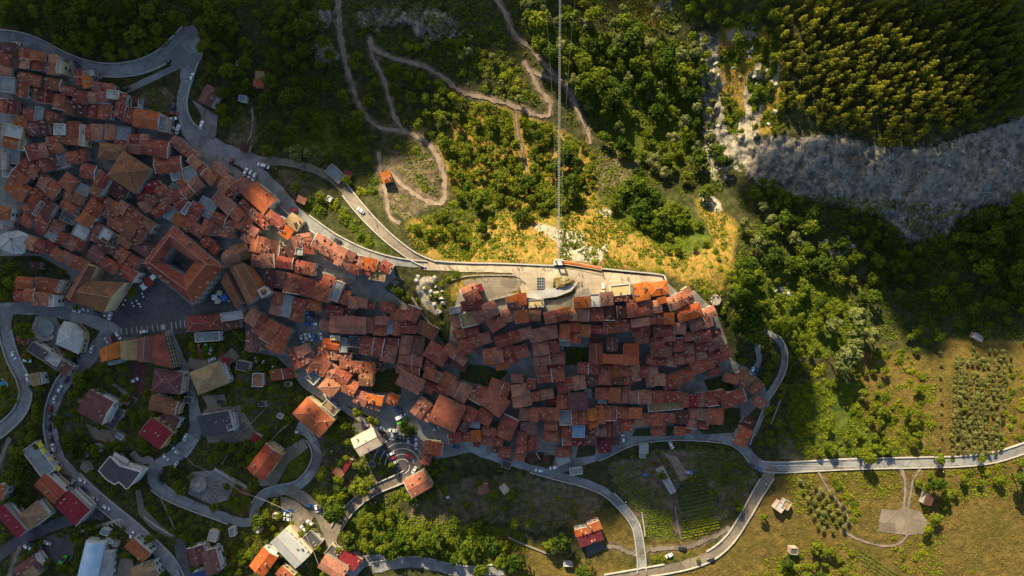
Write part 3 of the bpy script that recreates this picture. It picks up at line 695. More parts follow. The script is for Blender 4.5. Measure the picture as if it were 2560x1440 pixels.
Z_GREEN = [[(2070, 1182), (2260, 1178), (2255, 1240), (2160, 1250), (2100, 1215)], [(2310, 1176), (2600, 1130), (2600, 1240), (2450, 1250), (2330, 1270)], [(1960, 1188), (2060, 1188), (2140, 1300), (2010, 1340)], [(1900, 1400), (2120, 1350), (2180, 1460), (1860, 1460)], [(2330, 1180), (2380, 1180), (2360, 1440), (2290, 1440)], [(1100, 560), (1240, 560), (1310, 610), (1240, 655), (1090, 650)], [(1500, 480), (1700, 500), (1800, 620), (1700, 650), (1560, 580)], [(1840, 640), (2040, 680), (2180, 800), (2140, 900), (2000, 880), (1830, 800)], [(1960, 960), (2340, 960), (2330, 1140), (1990, 1140)], [(850, 1250), (1060, 1290), (1320, 1330), (1320, 1440), (900, 1400)], [(1300, 60), (1700, 100), (1760, 300), (1700, 420), (1560, 400)], [(860, 560), (1000, 630), (1040, 654), (900, 620)], [(760, 260), (900, 300), (930, 400), (700, 380)], [(1560, 1240), (1620, 1260), (1700, 1340), (1620, 1340)], [(770, 1220), (900, 1230), (860, 1290), (800, 1290)], [(1620, 1365), (1820, 1325), (1830, 1345), (1760, 1385), (1640, 1410)], [(720, 1100), (780, 1110), (760, 1190), (700, 1220), (690, 1180)], [(1760, 700), (1810, 700), (1800, 760), (1750, 740)], [(1320, 870), (1470, 870), (1470, 910), (1420, 910)]]
A_rock, A_lime, A_dry, A_field, A_soil, A_green = (pmask(z, k) for z, k in ((Z_ROCK, 5), (Z_LIME, 2), (Z_DRY, 4), (Z_FIELD, 3), (Z_SOIL, 4), (Z_GREEN, 4)))
pm = np.zeros(UU.shape)
for L, w in PATHS:
    for (a, b) in L[::2]:
        r = w * .5 + 5; i0, i1 = np.searchsorted(GV, (b - r, b + r)); j0, j1 = np.searchsorted(GU, (a - r, a + r))
        pm[i0:i1, j0:j1] = np.maximum(pm[i0:i1, j0:j1], (UU[i0:i1, j0:j1] - a) ** 2 + (VV[i0:i1, j0:j1] - b) ** 2 < r * r)
A_soil = np.maximum(A_soil, blur(pm, 1) * .8); A_green = A_green * (1 - blur(pm, 1))
rough = np.clip(1 - built_s * 1.5, 0, 1)
Zg = hgt(UU, VV)
amp = .5 + 2.2 * A_rock + 1.8 * A_lime + .5 * A_green - .35 * A_field
amp = amp * (1 - .6 * inpoly(UU, VV, SUBURB))
Zg = Zg + rough * amp * (fbm(UU / 26, VV / 26, 11, 5) - .52) * 2 - built * .12
Zg += rough * A_rock * 8.0 * np.abs(fbm(UU / 50 + VV / 160, VV / 110, 31, 5) - .5) * 2 + rough * A_rock * 4.5 * (fbm(UU / 11, VV / 14, 61, 3) - .5)
kk = S * (HC - Zg) / HC
GX = np.stack([(UU - W0 / 2) * kk, (H0 / 2 - VV) * kk, Zg], -1)
nr, nc = UU.shape
def zground(u, v):
    i = min(max(int(round((v - GV[0]) / G)), 0), nr - 1); j = min(max(int(round((u - GU[0]) / G)), 0), nc - 1)
    return float(Zg[i, j])
V = GX.reshape(-1, 3)
i, j = np.meshgrid(np.arange(nr - 1), np.arange(nc - 1), indexing='ij')
a = (i * nc + j).ravel()
F = np.stack([a, a + nc, a + nc + 1, a + 1], 1)
ring = list(range(nc)) + [r * nc + nc - 1 for r in range(1, nr)] + [(nr - 1) * nc + c for c in range(nc - 2, -1, -1)] + [r * nc for r in range(nr - 2, 0, -1)]
base = V[ring]
extra = []; fx = []; prev = np.array(ring); cnt = len(V)
for f, dz in ((1.25, 0), (2.0, -6), (6.0, -20), (25.0, -30)):
    q = base.copy(); q[:, :2] *= f; q[:, 2] = np.clip(q[:, 2], -20, 30) * (1 if f < 2 else .5) + dz * .3 + (0 if f < 2 else 8 * np.sin(np.arange(len(q)) * .01 * f))
    idx = np.arange(cnt, cnt + len(q)); cnt += len(q); extra.append(q)
    nx = np.roll(prev, -1); ni = np.roll(idx, -1)
    fx.append(np.stack([prev, nx, ni, idx], 1)); prev = idx
V = np.concatenate([V] + extra); F = np.concatenate([F] + fx)
me = npmesh('ground', V, F, 'ground', True)
if me.polygons[0].normal.z < 0: me.flip_normals()
for nm, arr in (('rock', A_rock), ('lime', A_lime), ('dry', A_dry), ('field', A_field), ('soil', A_soil), ('green', A_green)):
    at = me.attributes.new(nm, 'FLOAT', 'POINT')
    at.data.foreach_set('value', np.concatenate([arr.ravel(), np.zeros(cnt - nr * nc)]).astype(np.float32))
ground = kindof(link('ground', me), 'structure')

# ------------------------------------------------------------------ added unseen sun blocker, cut out to leave the sunlit gap over the ridge
LIT = [[(1280, 30), (1420, -80), (1640, -80), (1720, 40), (1800, 90), (1870, 30), (1960, 20), (2080, 20), (2200, 60), (2320, 130), (2430, 205), (2560, 270), (2700, 310), (2560, 335), (2420, 365), (2200, 400), (2060, 350), (1960, 350), (1900, 365), (1870, 430), (1810, 490), (1860, 560), (1910, 640), (1860, 680), (1850, 760), (1850, 880), (1810, 915), (1720, 900), (1640, 892), (1560, 885), (1450, 885), (1400, 860), (1330, 850), (1260, 845), (1130, 825), (1050, 785), (1010, 775), (960, 785), (880, 775), (800, 740), (730, 710), (640, 640), (660, 575), (670, 515), (750, 480), (870, 465), (925, 410), (1010, 360), (1025, 305), (1050, 240), (1100, 185), (1085, 130), (1220, 80)],
 [(1800, 580), (1900, 530), (2020, 560), (2100, 650), (2220, 770), (2260, 830), (2330, 866), (2420, 840), (2700, 830), (2720, 1580), (1230, 1580), (1180, 1400), (1240, 1340), (1420, 1300), (1530, 1240), (1640, 1270), (1760, 1270), (1860, 1215), (1925, 1170), (1990, 1140), (2010, 1050), (2070, 980), (2000, 920), (1950, 860), (1880, 890), (1800, 820)],
 [(620, 1310), (770, 1210), (860, 1165), (1000, 1140), (1100, 1195), (1100, 1270), (1120, 1290), (1260, 1345), (1200, 1580), (530, 1580), (600, 1400)],
 [(725, 1010), (865, 1050), (810, 1120), (715, 1060)], [(870, 1020), (1070, 1005), (1080, 1110), (880, 1090)], [(855, 1095), (950, 1075), (985, 1150), (880, 1180)], [(785, 850), (870, 850), (880, 930), (790, 925)], [(725, 865), (805, 870), (800, 945), (745, 935)],
 [(850, 910), (960, 915), (965, 995), (870, 985)], [(880, 990), (980, 995), (985, 1065), (890, 1055)], [(1090, 1030), (1175, 1035), (1170, 1130), (1080, 1110)], [(630, 1120), (715, 1150), (680, 1240), (605, 1210)], [(775, 965), (860, 970), (855, 1050), (775, 1040)], [(1220, 900), (1290, 905), (1282, 975), (1225, 965)], [(1020, 1015), (1090, 1015), (1080, 1090), (1020, 1080)]]
ZC = 430.0
cg = 8.0
CU, CV = np.meshgrid(np.arange(-420, 2985, cg), np.arange(-420, 1860, cg))
nu = CU + (fbm(CU / 55, CV / 55, 71) - .5) * 60; nv = CV + (fbm(CU / 55, CV / 55, 91) - .5) * 60
lit = np.zeros(CU.shape)
for p in LIT: lit = np.maximum(lit, inpoly(nu, nv, p))
lit = (blur(lit.astype(float), 1) > .5)
den = ~lit
dist = np.zeros(CU.shape); cur = den.copy()
for _ in range(14):
    dist += cur
    e = cur.copy(); e[1:] &= cur[:-1]; e[:-1] &= cur[1:]; e[:, 1:] &= cur[:, :-1]; e[:, :-1] &= cur[:, 1:]
    e[0] = e[-1] = False; e[:, 0] = e[:, -1] = False; cur = e
hz_ = hgt(CU, CV); k = S * (HC - hz_) / HC
tt = (ZC - hz_) / TO_SUN.z
cx = (CU - W0 / 2) * k + TO_SUN.x * tt; cy = (H0 / 2 - CV) * k + TO_SUN.y * tt
th = 26 * np.sqrt(np.clip(dist - 1, 0, None) / 13.0)
th = blur(th, 1) * den
puff = fbm(CU / 40, CV / 40, 41) * .9 + .3
top = np.stack([cx, cy, ZC + th * puff], -1).reshape(-1, 3); bot = np.stack([cx, cy, ZC - th * .25 * puff], -1).reshape(-1, 3)
r_, c_ = CU.shape
cell = den[:-1, :-1] & den[1:, :-1] & den[:-1, 1:] & den[1:, 1:]
ii, jj = np.nonzero(cell)
a = ii * c_ + jj; n_ = r_ * c_
F = np.concatenate([np.stack([a, a + c_, a + c_ + 1, a + 1], 1), np.stack([a + 1, a + c_ + 1, a + c_, a], 1) + n_])
used_, inv = np.unique(F.ravel(), return_inverse=True)
Vc = np.concatenate([top, bot])[used_]
sun_blocker = link('sun_blocker_sheet', npmesh('sun_blocker_sheet', Vc, inv.reshape(-1, 4), 'sun_blocker', True))  # added out of view; its cut outline shapes the shade on the ground
kindof(sun_blocker, 'structure')
# ------------------------------------------------------------------ houses: cx cy w h angle(clockwise) type colour [eave height]
# type: g gable, G gable with ridge along w, h hip, s lean-to, f flat
HOUSES = """
20 122 46 27 3 s d 6;15 149 22 26 4 s r;36 153 18 28 3 s d;60 146 28 46 4 g r;92 152 34 43 5 g o;131 161 24 47 4 g r;148 166 10 30 5 f w;15 178 30 24 5 g p;18 211 36 36 5 f g
62 190 28 18 10 g o;56 222 27 39 6 g o;88 201 27 27 12 g r;91 236 22 34 3 g d;116 238 25 40 5 g c;133 210 38 28 8 g b;170 227 30 20 8 g r;148 255 26 36 10 g r;174 268 26 38 8 g d
201 243 31 31 8 g r;200 275 28 26 6 s d;197 193 18 36 -5 g r;217 202 24 32 -15 g O;222 184 22 12 -15 f w;256 217 50 20 4 G r;243 241 42 25 0 G r;283 236 30 20 5 f w;302 263 22 60 12 g r 8
338 258 18 22 3 f d 4;233 277 22 35 4 g r;261 278 29 37 5 g r;320 288 27 34 18 g r;366 298 60 42 8 G S 8;407 310 22 36 8 f g 7;8 264 20 33 8 g r;29 267 21 33 8 g r;74 287 30 27 8 g r
98 285 18 34 8 f g;120 293 26 29 8 g r;148 297 24 22 10 s d;53 308 30 28 20 s o;97 321 50 34 -6 g d;32 328 46 29 12 f w;149 323 26 26 0 f w;182 325 37 41 5 g r;183 353 27 16 4 s r
206 338 12 50 4 f w 9;233 330 42 37 3 G r;270 331 32 37 3 g p;309 334 35 33 4 f g;302 363 32 22 4 g r;27 356 36 26 10 g o;54 362 20 28 12 f y;30 388 40 42 5 f g;112 374 84 34 -13 G r 8;142 351 48 22 -8 G r 7
8 402 14 40 3 f w 9;20 430 22 24 3 f w;109 412 30 36 -26 g r;160 401 26 34 -13 f g;138 405 16 34 -15 s d;181 393 27 28 -10 g r;206 389 25 28 -10 g r;281 380 66 38 8 h b 9;221 428 36 34 12 g r;245 440 16 34 8 f w
72 422 44 34 36 g r;50 440 40 34 38 g r;44 472 54 42 36 g o;100 440 26 24 35 s d;122 466 50 36 36 g r;81 502 31 60 34 g o;97 522 12 40 34 f g 8;117 488 38 26 36 g d;172 456 40 36 40 h r;206 473 36 24 26 f g;186 493 46 28 28 g b
172 517 40 24 28 g r;116 524 42 44 31 s d;248 460 26 58 32 g b;266 468 10 44 34 f g;246 490 30 24 30 g r;300 478 40 40 35 s d;226 533 36 66 33 g o 9;282 515 42 30 30 g r;316 527 44 34 35 g r;293 556 36 38 32 g r;272 533 22 28 32 s m
348 351 45 32 3 g r;370 368 100 40 8 G r 8;458 371 70 24 38 G r 7;421 412 64 38 -6 G r 8;505 425 82 26 46 G r 8;440 438 22 24 -15 f g;474 434 34 34 -20 f g;443 464 24 28 38 f g;454 456 20 18 35 s r;480 469 54 30 -41 G r 8
549 424 40 22 41 G p;546 448 34 30 38 g r;574 467 46 46 39 g r;607 464 30 36 31 G p 8;650 494 66 48 41 G S 10;384 468 36 22 -25 s C;360 488 32 24 -32 g r;371 505 44 30 -39 G r;402 476 26 22 -36 g r;427 494 50 24 -36 G r;402 524 44 26 -36 g o
428 534 24 34 27 f g;452 507 32 26 -36 g r;491 521 30 26 31 g r;467 521 12 32 38 f g;516 519 42 42 30 f g;459 553 46 34 36 g o;484 541 24 22 31 g r;494 575 36 28 33 g p;516 568 24 36 22 g r;548 546 34 24 21 g r;543 573 23 32 5 f s;571 572 26 42 8 g r
572 517 86 34 44 G r 9;634 536 88 22 42 G r 8;609 557 34 38 30 g r;626 585 32 42 30 g r;683 545 60 25 42 G p 8;716 580 27 27 36 s O;736 555 36 31 35 g t;706 547 9 9 35 f c 5;526 613 46 26 46 g S;601 628 40 36 -18 g b 8
355 556 56 30 33 g b 9;333 579 56 38 33 g b 9;315 599 34 34 33 g b;351 617 46 32 33 g m;272 618 44 28 26 s d;241 636 36 36 33 g m;272 661 44 28 33 g r;318 646 56 34 31 g r;309 664 34 28 33 s S;322 685 38 28 33 g r 9
264 588 28 32 33 f w;284 600 28 30 33 f k;242 581 34 44 26 g r;203 580 38 30 26 f w;171 544 36 24 26 f k;125 563 66 38 22 G r 8;103 573 24 24 30 g r;131 588 26 24 35 f g;167 603 46 32 28 g r;196 606 34 38 23 g r;67 551 28 30 26 g r
8 533 36 32 8 h o 10;14 560 34 22 5 f w;87 612 44 34 18 G r 8;124 620 33 27 25 g r;145 636 28 27 28 g r;169 646 31 27 28 g p;196 659 30 26 30 g r
61 708 40 30 6 g o 8;62 735 46 34 5 g S 8;105 748 46 34 7 s s 8;120 714 54 34 9 s o 7;150 716 10 30 30 f w 8;88 664 22 18 5 s d 5;130 752 10 28 3 f w 9
55 848 26 19 33 s r 5;114 890 90 26 33 f k 8;134 899 34 22 33 f w 9;157 919 38 28 33 g m 8
511 807 86 36 -4 h r 8;580 790 54 20 -8 f G 8;578 811 42 20 -6 s d 7;519 842 60 22 -4 f g 6;644 800 54 38 32 G r 9;675 828 36 52 30 g r 9;696 846 42 64 28 g S 9;643 825 22 20 30 s s 8;632 853 34 48 6 g m 7
645 611 34 40 13 g r;676 618 32 38 9 g d;658 652 54 34 2 G r 8;720 630 40 24 12 s d;712 654 40 32 9 g r;730 663 22 20 10 s s;763 669 44 34 12 g r;690 698 46 42 8 g d 8;731 709 40 46 10 g r;779 722 48 46 12 g r;817 721 30 64 15 g r
841 728 22 50 22 f g;859 743 28 34 15 g r;895 757 44 28 4 g r;926 763 17 17 3 s r;968 769 34 22 15 g r;1031 784 32 36 21 g r;998 787 38 27 9 g r;782 763 40 27 6 g r;694 759 33 54 13 g p;719 765 22 54 14 f g 8;743 774 32 54 15 g r
838 778 40 28 5 G r;872 779 24 22 5 s d;870 812 86 44 2 G r 9;813 813 23 25 8 s p 5;926 813 16 38 4 s p;954 815 40 44 3 g r;976 817 11 34 6 f B 7;992 820 17 36 4 g r;1021 816 38 34 2 g r;1068 825 52 32 27 s b 6
744 604 24 28 -15 s p;760 593 32 18 -10 g p;773 618 28 32 6 s r;801 607 34 36 28 g p 8;828 625 44 38 28 g p 8;863 646 40 46 26 g p 8;840 648 58 24 28 s r 6;898 659 30 40 13 g p;925 661 30 30 13 s O;888 674 24 22 15 s r;915 677 26 18 13 s r
966 667 28 24 29 g r 5;944 688 38 26 9 f t 5;875 687 24 11 18 f G 5;748 629 17 17 5 f g;737 894 22 52 -27 g s 9;762 886 34 44 -28 g r 9;828 860 40 24 10 g O;838 845 22 9 2 f y 8;832 885 21 27 6 g p;809 882 26 24 12 s r;859 862 18 36 2 f g;861 891 32 20 4 g p
890 855 34 26 5 f k;930 866 54 46 9 G r 8;978 854 36 18 6 s r;972 884 36 42 13 h p 8;783 908 46 34 -25 h r;816 922 42 40 34 G r 8;783 943 27 27 41 f g 6;824 967 42 40 40 h s 9;855 941 38 32 33 g r;872 912 44 20 5 s r
906 919 62 28 4 G o;915 946 33 36 3 g b 8;950 916 19 23 5 s d 5;875 968 34 36 26 g r;903 995 32 34 23 g p;936 999 40 23 13 s O;931 1013 40 18 15 s p;982 999 26 25 21 g O 6;690 937 24 26 -8 s o 5;722 933 28 26 -8 s r 5;645 950 26 32 3 f p 4;608 915 32 22 12 f k 4
783 1043 88 56 42 h S 11;826 1019 40 20 41 f t 7;1016 861 28 44 6 g r;1046 862 28 44 6 s d;1027 896 57 33 10 G s 8;1020 924 56 26 7 g r;1026 955 62 40 26 s s 9;1072 969 25 27 21 g r
1092 884 56 42 31 h r 9;1138 887 62 24 36 G r 8;1141 907 56 24 27 s d 6;1076 914 31 28 15 h r;1084 938 46 29 18 g r;1120 950 34 31 31 g o;1107 973 34 27 29 g r;1147 977 50 42 26 g r 8;1191 994 35 23 29 f s;1203 979 26 23 26 g r;1236 1006 62 48 36 h r 9
1240 964 32 28 21 g r;1260 973 28 36 19 g r;1053 1019 34 46 38 g p 8;1118 1033 72 72 25 s r 10;1072 1032 20 42 32 s r 6;1166 1047 32 60 28 g m 9;1211 1043 38 33 28 g r;1188 1060 23 18 6 f w;1150 1093 56 27 -6 G r 8;1190 1090 22 28 -5 s O 8;1219 1090 33 42 8 g r
1191 1111 14 10 5 s r 4;1267 1068 40 54 23 g r 8;1245 1105 23 21 8 s r;1261 1131 28 25 5 g r;1240 1123 15 17 5 s d;1083 1121 44 35 9 G S 8;1066 1148 23 26 18 g r 6;1045 1210 56 46 -29 g s 9;916 1105 60 48 -28 G e 10
1174 728 40 28 -25 g s 6;1182 745 36 20 -26 s r;1180 760 52 24 -15 s r;1199 720 14 17 -22 s C 6;1214 780 60 38 -27 G r 8;1171 799 38 34 -13 f t 7;1142 803 24 33 -15 s s;1137 776 26 15 -10 f w;1165 832 62 23 -8 g r;1187 852 78 30 -16 G r 8;1165 873 34 26 -22 g r
1240 807 40 34 -31 g r;1272 787 31 32 -13 g p;1281 750 30 20 -10 s O 7;1284 763 29 14 -10 s m;1305 748 21 29 -5 s O 7;1299 771 34 15 -8 s m;1304 791 32 32 -8 s S;1334 786 33 31 3 g b 7;1340 759 38 19 -3 f y 6;1284 843 94 28 -16 G r 8;1359 834 66 32 -9 g r 8;1364 866 62 38 -9 g r 8
1392 789 60 30 -12 G r 8;1415 777 22 15 -10 s O 8;1233 890 46 38 -9 g p 8;1274 887 32 42 -13 g r;1303 878 32 31 -17 g r;1255 911 34 23 -19 s S;1455 756 40 27 -5 s O 8;1487 751 23 31 -3 f w 8;1516 747 31 32 -6 s p 8;1551 725 46 26 -6 f y 7;1552 746 44 13 -4 s S 7
1604 729 34 43 -10 s O 8;1590 735 14 30 -4 s r;1647 721 45 33 -8 h O 6;1447 787 46 29 2 g r;1490 784 36 36 2 g r;1522 782 30 36 2 g d;1555 779 25 31 -5 s d;1582 772 27 41 -6 g r;1613 768 31 40 -9 g r;1638 767 29 31 -10 g p;1655 751 20 15 -15 s O;1694 753 48 33 -20 g r
1720 731 17 26 -30 s p;1728 750 16 11 -30 s p 5;1724 781 60 33 -18 h O 8;1640 797 42 28 -3 g r;1672 796 24 27 -4 s O 8;1542 816 62 29 -6 G o;1601 818 40 42 -9 g p 9;1606 847 31 21 0 s r;1412 830 25 40 2 g S;1412 856 24 14 2 f G 7;1439 832 27 49 2 g S;1462 826 27 29 0 s o;1497 824 40 20 3 g r
1531 860 25 35 2 g m 7;1660 826 52 28 -7 h r;1699 821 30 27 3 h p;1752 806 52 33 -19 g r;1774 782 30 27 -26 g p;1644 856 31 25 -4 g r;1673 846 30 13 -4 s r;1696 862 23 33 -7 g r;1670 858 19 13 0 s d;1654 879 50 25 1 s b 8;1640 901 43 23 5 g r;1677 903 29 25 6 h p
1727 841 35 21 -6 g r;1759 840 37 29 -9 h r;1787 836 30 23 -17 s d;1757 864 36 25 -6 g r;1722 871 25 27 0 h p;1753 886 27 25 -13 h p;1787 859 42 28 -27 g d;1711 896 47 27 -4 g r;1693 945 76 32 -21 G r 8;1755 912 54 32 -24 G r 8;1801 886 52 34 -27 G r 8
1640 950 43 31 -2 G r 8;1690 965 28 14 -5 s p 5;1782 925 31 25 -17 g r 5;1458 921 25 27 3 g r;1484 922 24 26 3 s r;1514 938 31 47 3 h r;1544 928 25 30 2 s o;1544 953 25 16 2 s d;1568 936 26 46 -3 g p;1589 932 20 40 -8 s p;1619 929 48 28 -3 G r
1481 950 36 27 -3 s d;1406 967 26 34 -10 s r;1437 959 50 32 -11 G r 8;1395 896 35 30 -2 s r;1372 899 72 28 -6 g r 8;1350 915 28 34 -15 s p;1377 937 64 34 -6 g r 8;1385 922 36 13 0 s C 7;1293 946 29 21 2 g p;1328 960 21 23 5 s r;1303 988 44 54 -9 g r 8
1354 988 56 25 -12 G r;1382 1002 20 18 -3 s C 5;1406 1004 27 33 3 g r;1445 1003 46 44 -4 s m 8;1469 982 16 22 -4 f g 6;1506 984 34 28 1 g r;1506 1004 20 8 1 f B 5;1536 988 26 38 2 s o 8;1563 986 28 40 -3 g p;1601 993 52 32 -3 G p 8;1654 992 50 30 -2 g r 8
1693 992 25 25 -2 s r;1663 1016 84 19 -5 f t 6;1714 1001 19 33 -3 s r;1732 1003 17 28 -3 s C;1755 999 28 34 -4 g p;1781 997 26 34 -8 g r;1801 989 23 28 -14 s r;1833 996 58 34 -17 G r 8;1828 947 35 21 15 g r 6;1861 946 34 36 -40 h b 7;1889 968 26 36 35 g b 6;1898 1005 36 25 30 h p 6;1869 1056 26 22 30 s d 5;1857 1091 30 44 29 g S 7
1322 1036 44 32 2 g r 8;1372 1035 50 32 0 G r 8;1414 1044 29 37 -1 f g;1438 1042 21 37 2 g r;1460 1042 23 35 0 g r;1483 1046 21 44 -5 g O 8;1501 1036 18 45 -7 s S;1525 1033 31 35 -2 g r;1557 1033 30 29 2 g r;1588 1033 31 27 0 s S;1612 1048 50 27 -5 G r;1648 1060 31 55 0 g r 8;1673 1045 24 23 0 s r
1705 1043 28 33 2 s d;1731 1046 25 47 2 g r;1757 1036 25 27 2 f t;1759 1062 22 21 3 g r 5;1788 1041 38 39 2 g r 8;1700 1077 26 21 2 s S 5;1721 1076 12 14 2 s r 4;1322 1070 39 31 0 s m;1377 1062 32 26 1 g r;1377 1090 38 26 1 h r;1304 1106 23 49 6 g r 8;1328 1106 25 39 2 g r;1299 1141 24 21 6 s r 6
1333 1146 25 18 -30 s d 4;1366 1148 12 20 3 s d 4;1418 1077 27 30 1 g r;1446 1078 30 30 1 f B 8;1475 1076 25 25 2 s d;1500 1068 30 16 3 s d;1500 1082 31 20 -2 s m;1523 1072 17 40 2 g r;1542 1070 17 40 0 s m;1566 1062 27 28 1 g S;1419 1104 25 20 0 s r;1446 1104 29 19 0 s c;1474 1100 25 25 1 s m;1511 1113 31 35 -4 g c 6;1537 1104 19 15 -3 s d 4;1410 1130 37 23 -3 h r 5;1408 1149 30 20 -20 f G 4
90 948 22 30 -10 s t 5;102 946 6 28 -10 f y 5;389 1084 62 52 38 G C 9;409 1013 66 36 14 G b 8;426 1050 42 30 31 s d 6;418 954 70 54 8 h m 9;541 1059 76 54 -9 s k 8;572 1054 14 44 -18 f w 8;640 1096 19 19 28 s C 4;565 902 18 15 15 s C 4;662 1154 78 50 -53 G S 8
240 1018 68 62 28 g m 10;283 1044 32 52 28 f k 5;124 1222 66 40 43 G o 9;181 1271 72 52 43 G C 9;84 1288 56 46 -38 h t 8;28 1302 84 34 49 s C 9;2 1231 18 44 30 s o 8;98 1150 84 40 53 f g 6;262 1414 28 70 7 f G 6;345 1374 58 34 42 s o 7;363 1430 58 38 -20 g t 7;70 1418 62 34 -36 g m 8;80 1432 30 26 -36 s t 8
492 1388 40 44 -15 g m 8;527 1404 36 58 -15 g m 9;508 1434 50 16 -15 f k 6;659 1404 57 44 -54 G O 9;740 1360 12 66 -46 f e 7;781 1350 40 28 46 f k 5;832 1382 30 28 40 f k 5;876 1398 48 36 38 s C 6;833 1420 66 38 32 g p 9;712 1438 40 24 40 g o 8;1454 1330 32 17 -13 s O 7;1486 1317 31 21 -20 s S 7;1476 1346 60 26 -19 s c 6
1209 1223 25 22 -15 s p 4;1261 1223 15 20 -36 f w 4;1266 1161 21 17 18 f k 4;1611 1122 18 22 2 f G 4;1607 1138 13 13 2 f G 3;1950 1267 20 22 35 f w 4;1966 1262 18 20 30 f t 4;2321 1247 19 30 12 s d 4;1985 1378 17 15 3 f k 4;966 443 22 25 -14 s O 6;838 434 44 25 43 f g 4;868 435 19 13 16 s r 3;754 500 21 15 26 s p 4;823 497 11 12 30 f w 3
868 1163 9 34 32 s C 3;846 1182 24 16 38 s s 3;930 1160 14 12 20 f k 3;470 1000 18 14 10 f k 3;330 1000 14 12 30 s d 3;312 1005 16 10 28 s s 3;205 1005 14 12 28 s s 3;205 1140 16 14 -30 f k 3;262 1330 18 14 20 f g 3;275 1352 16 12 10 f w 3;288 1360 12 12 10 f G 3;300 1090 16 12 30 f g 3;245 1120 18 14 35 f g 3;612 1230 20 14 30 s r 3;690 1290 14 10 0 f k 3;580 1330 12 20 -10 f g 4;532 1340 20 26 15 f w 4;1420 1411 20 8 3 f g 3;1440 1178 30 16 -8 f g 3;700 1040 12 10 30 f g 3;655 1010 16 12 0 f k 3;720 960 12 10 0 f k 3;1540 950 12 12 0 s r 4;340 250 20 16 5 s d 4
650 190 20 20 4 s t 5;647 208 25 15 8 s S 5;663 215 12 17 6 s s 4;598 160 12 12 10 f w 3;522 239 34 46 27 g m 6;613 369 20 19 15 s d 3;664 379 12 16 10 s r 3;2446 843 22 12 30 f G 3;815 985 8 24 -35 f w 3;606 246 16 14 8 f g 3
"""
def ccw(p):
    s = sum(p[i][0] * p[(i + 1) % len(p)][1] - p[(i + 1) % len(p)][0] * p[i][1] for i in range(len(p)))
    return p if s > 0 else p[::-1]
def kz(z): return S * (HC - z) / HC
WALLMATS = ['wall_grey', 'wall_grey', 'wall_white', 'wall_white', 'wall_stone', 'wall_stone', 'wall_cream', 'wall_pink']
CH_MESH = None; WIN_MESH = None; VENT = None; DISH = None
def chimney_mesh():
    m = MB(); m.box(-.33, .33, -.28, .28, -1.2, .85, 0); m.box(-.45, .45, -.40, .40, .85, .98, 1)
    m.box(-.30, -.18, -.25, .25, .98, 1.2, 0); m.box(.18, .30, -.25, .25, .98, 1.2, 0); m.box(-.45, .45, -.40, .40, 1.2, 1.3, 1)
    return m.mesh('chimney', ['plaster_pale', 'ridge_mortar'])
def dish_mesh():
    m = MB(); m.tube((0, 0, -.3), (0, 0, 1.1), .04, n=5, m=0)
    n = 10; c = [(0, -.05, .9)]; rim = [(.42 * math.cos(t), -.22 - .0 * t, .95 + .42 * math.sin(t)) for t in [2 * math.pi * i / n for i in range(n)]]
    m.add(c + rim, [(0, 1 + i, 1 + (i + 1) % n) for i in range(n)], 1)
    m.add([(x, y - .04, z) for x, y, z in c + rim], [(0, 1 + (i + 1) % n, 1 + i) for i in range(n)], 1)
    return m.mesh('satellite_dish', ['iron_dark', 'canvas_white'])
def window_mesh():
    m = MB(); m.box(-.72, .72, -.06, .05, -.95, .95, 1); m.box(-.5, .5, .05, .09, -.75, .75, 0); m.box(-.85, .85, -.06, .22, -1.08, -.95, 1)
    m.box(-1.0, -.55, .04, .13, -.75, .75, 2); m.box(.55, 1.0, .04, .13, -.75, .75, 2)
    return m.mesh('window', ['window_dark', 'kerb_stone', 'shutter'])
def roof_geo(m, L, Wd, kind, pitch, z0, ov=.35, t=.22):
    """closed roof solid; returns ridge segments [(p, q)] in local coordinates"""
    a, b = L / 2 + ov, Wd / 2 + ov
    if kind == 'f':
        m.box(-L / 2, L / 2, -Wd / 2, Wd / 2, z0 - .25, z0)
        return [], 0
    if kind == 's':
        r = Wd * math.tan(pitch * .75)
        pts = [(-a, -b), (a, -b), (a, b), (-a, b)]
        m.prism(pts, [z0 - t, z0 - t, z0 + r - t, z0 + r - t], [z0, z0, z0 + r, z0 + r])
        return [], r
    r = b * math.tan(pitch)
    if kind == 'g':
        v = [(-a, -b, z0), (a, -b, z0), (a, b, z0), (-a, b, z0), (-a, 0, z0 + r), (a, 0, z0 + r)]
        lo = [(x, y, z - t) for x, y, z in v]
        m.add(v + lo, [(0, 1, 5, 4), (2, 3, 4, 5), (7, 6, 10, 11), (9, 8, 11, 10), (1, 0, 6, 7), (3, 2, 8, 9), (0, 4, 10, 6), (4, 3, 9, 10), (5, 1, 7, 11), (2, 5, 11, 8)])
        return [((-a, 0, z0 + r), (a, 0, z0 + r))], r
    c = max(a - b, .2) if a >= b else .2
    v = [(-a, -b, z0), (a, -b, z0), (a, b, z0), (-a, b, z0), (-c, 0, z0 + r), (c, 0, z0 + r)]
    lo = [(x, y, z - t) for x, y, z in v[:4]]
    m.add(v + lo, [(0, 1, 5, 4), (1, 2, 5), (2, 3, 4, 5), (3, 0, 4), (9, 8, 7, 6), (0, 6, 7, 1), (1, 7, 8, 2), (2, 8, 9, 3), (3, 9, 6, 0)])
    return [(v[4], v[5]), (v[0], v[4]), (v[3], v[4]), (v[1], v[5]), (v[2], v[5])], r
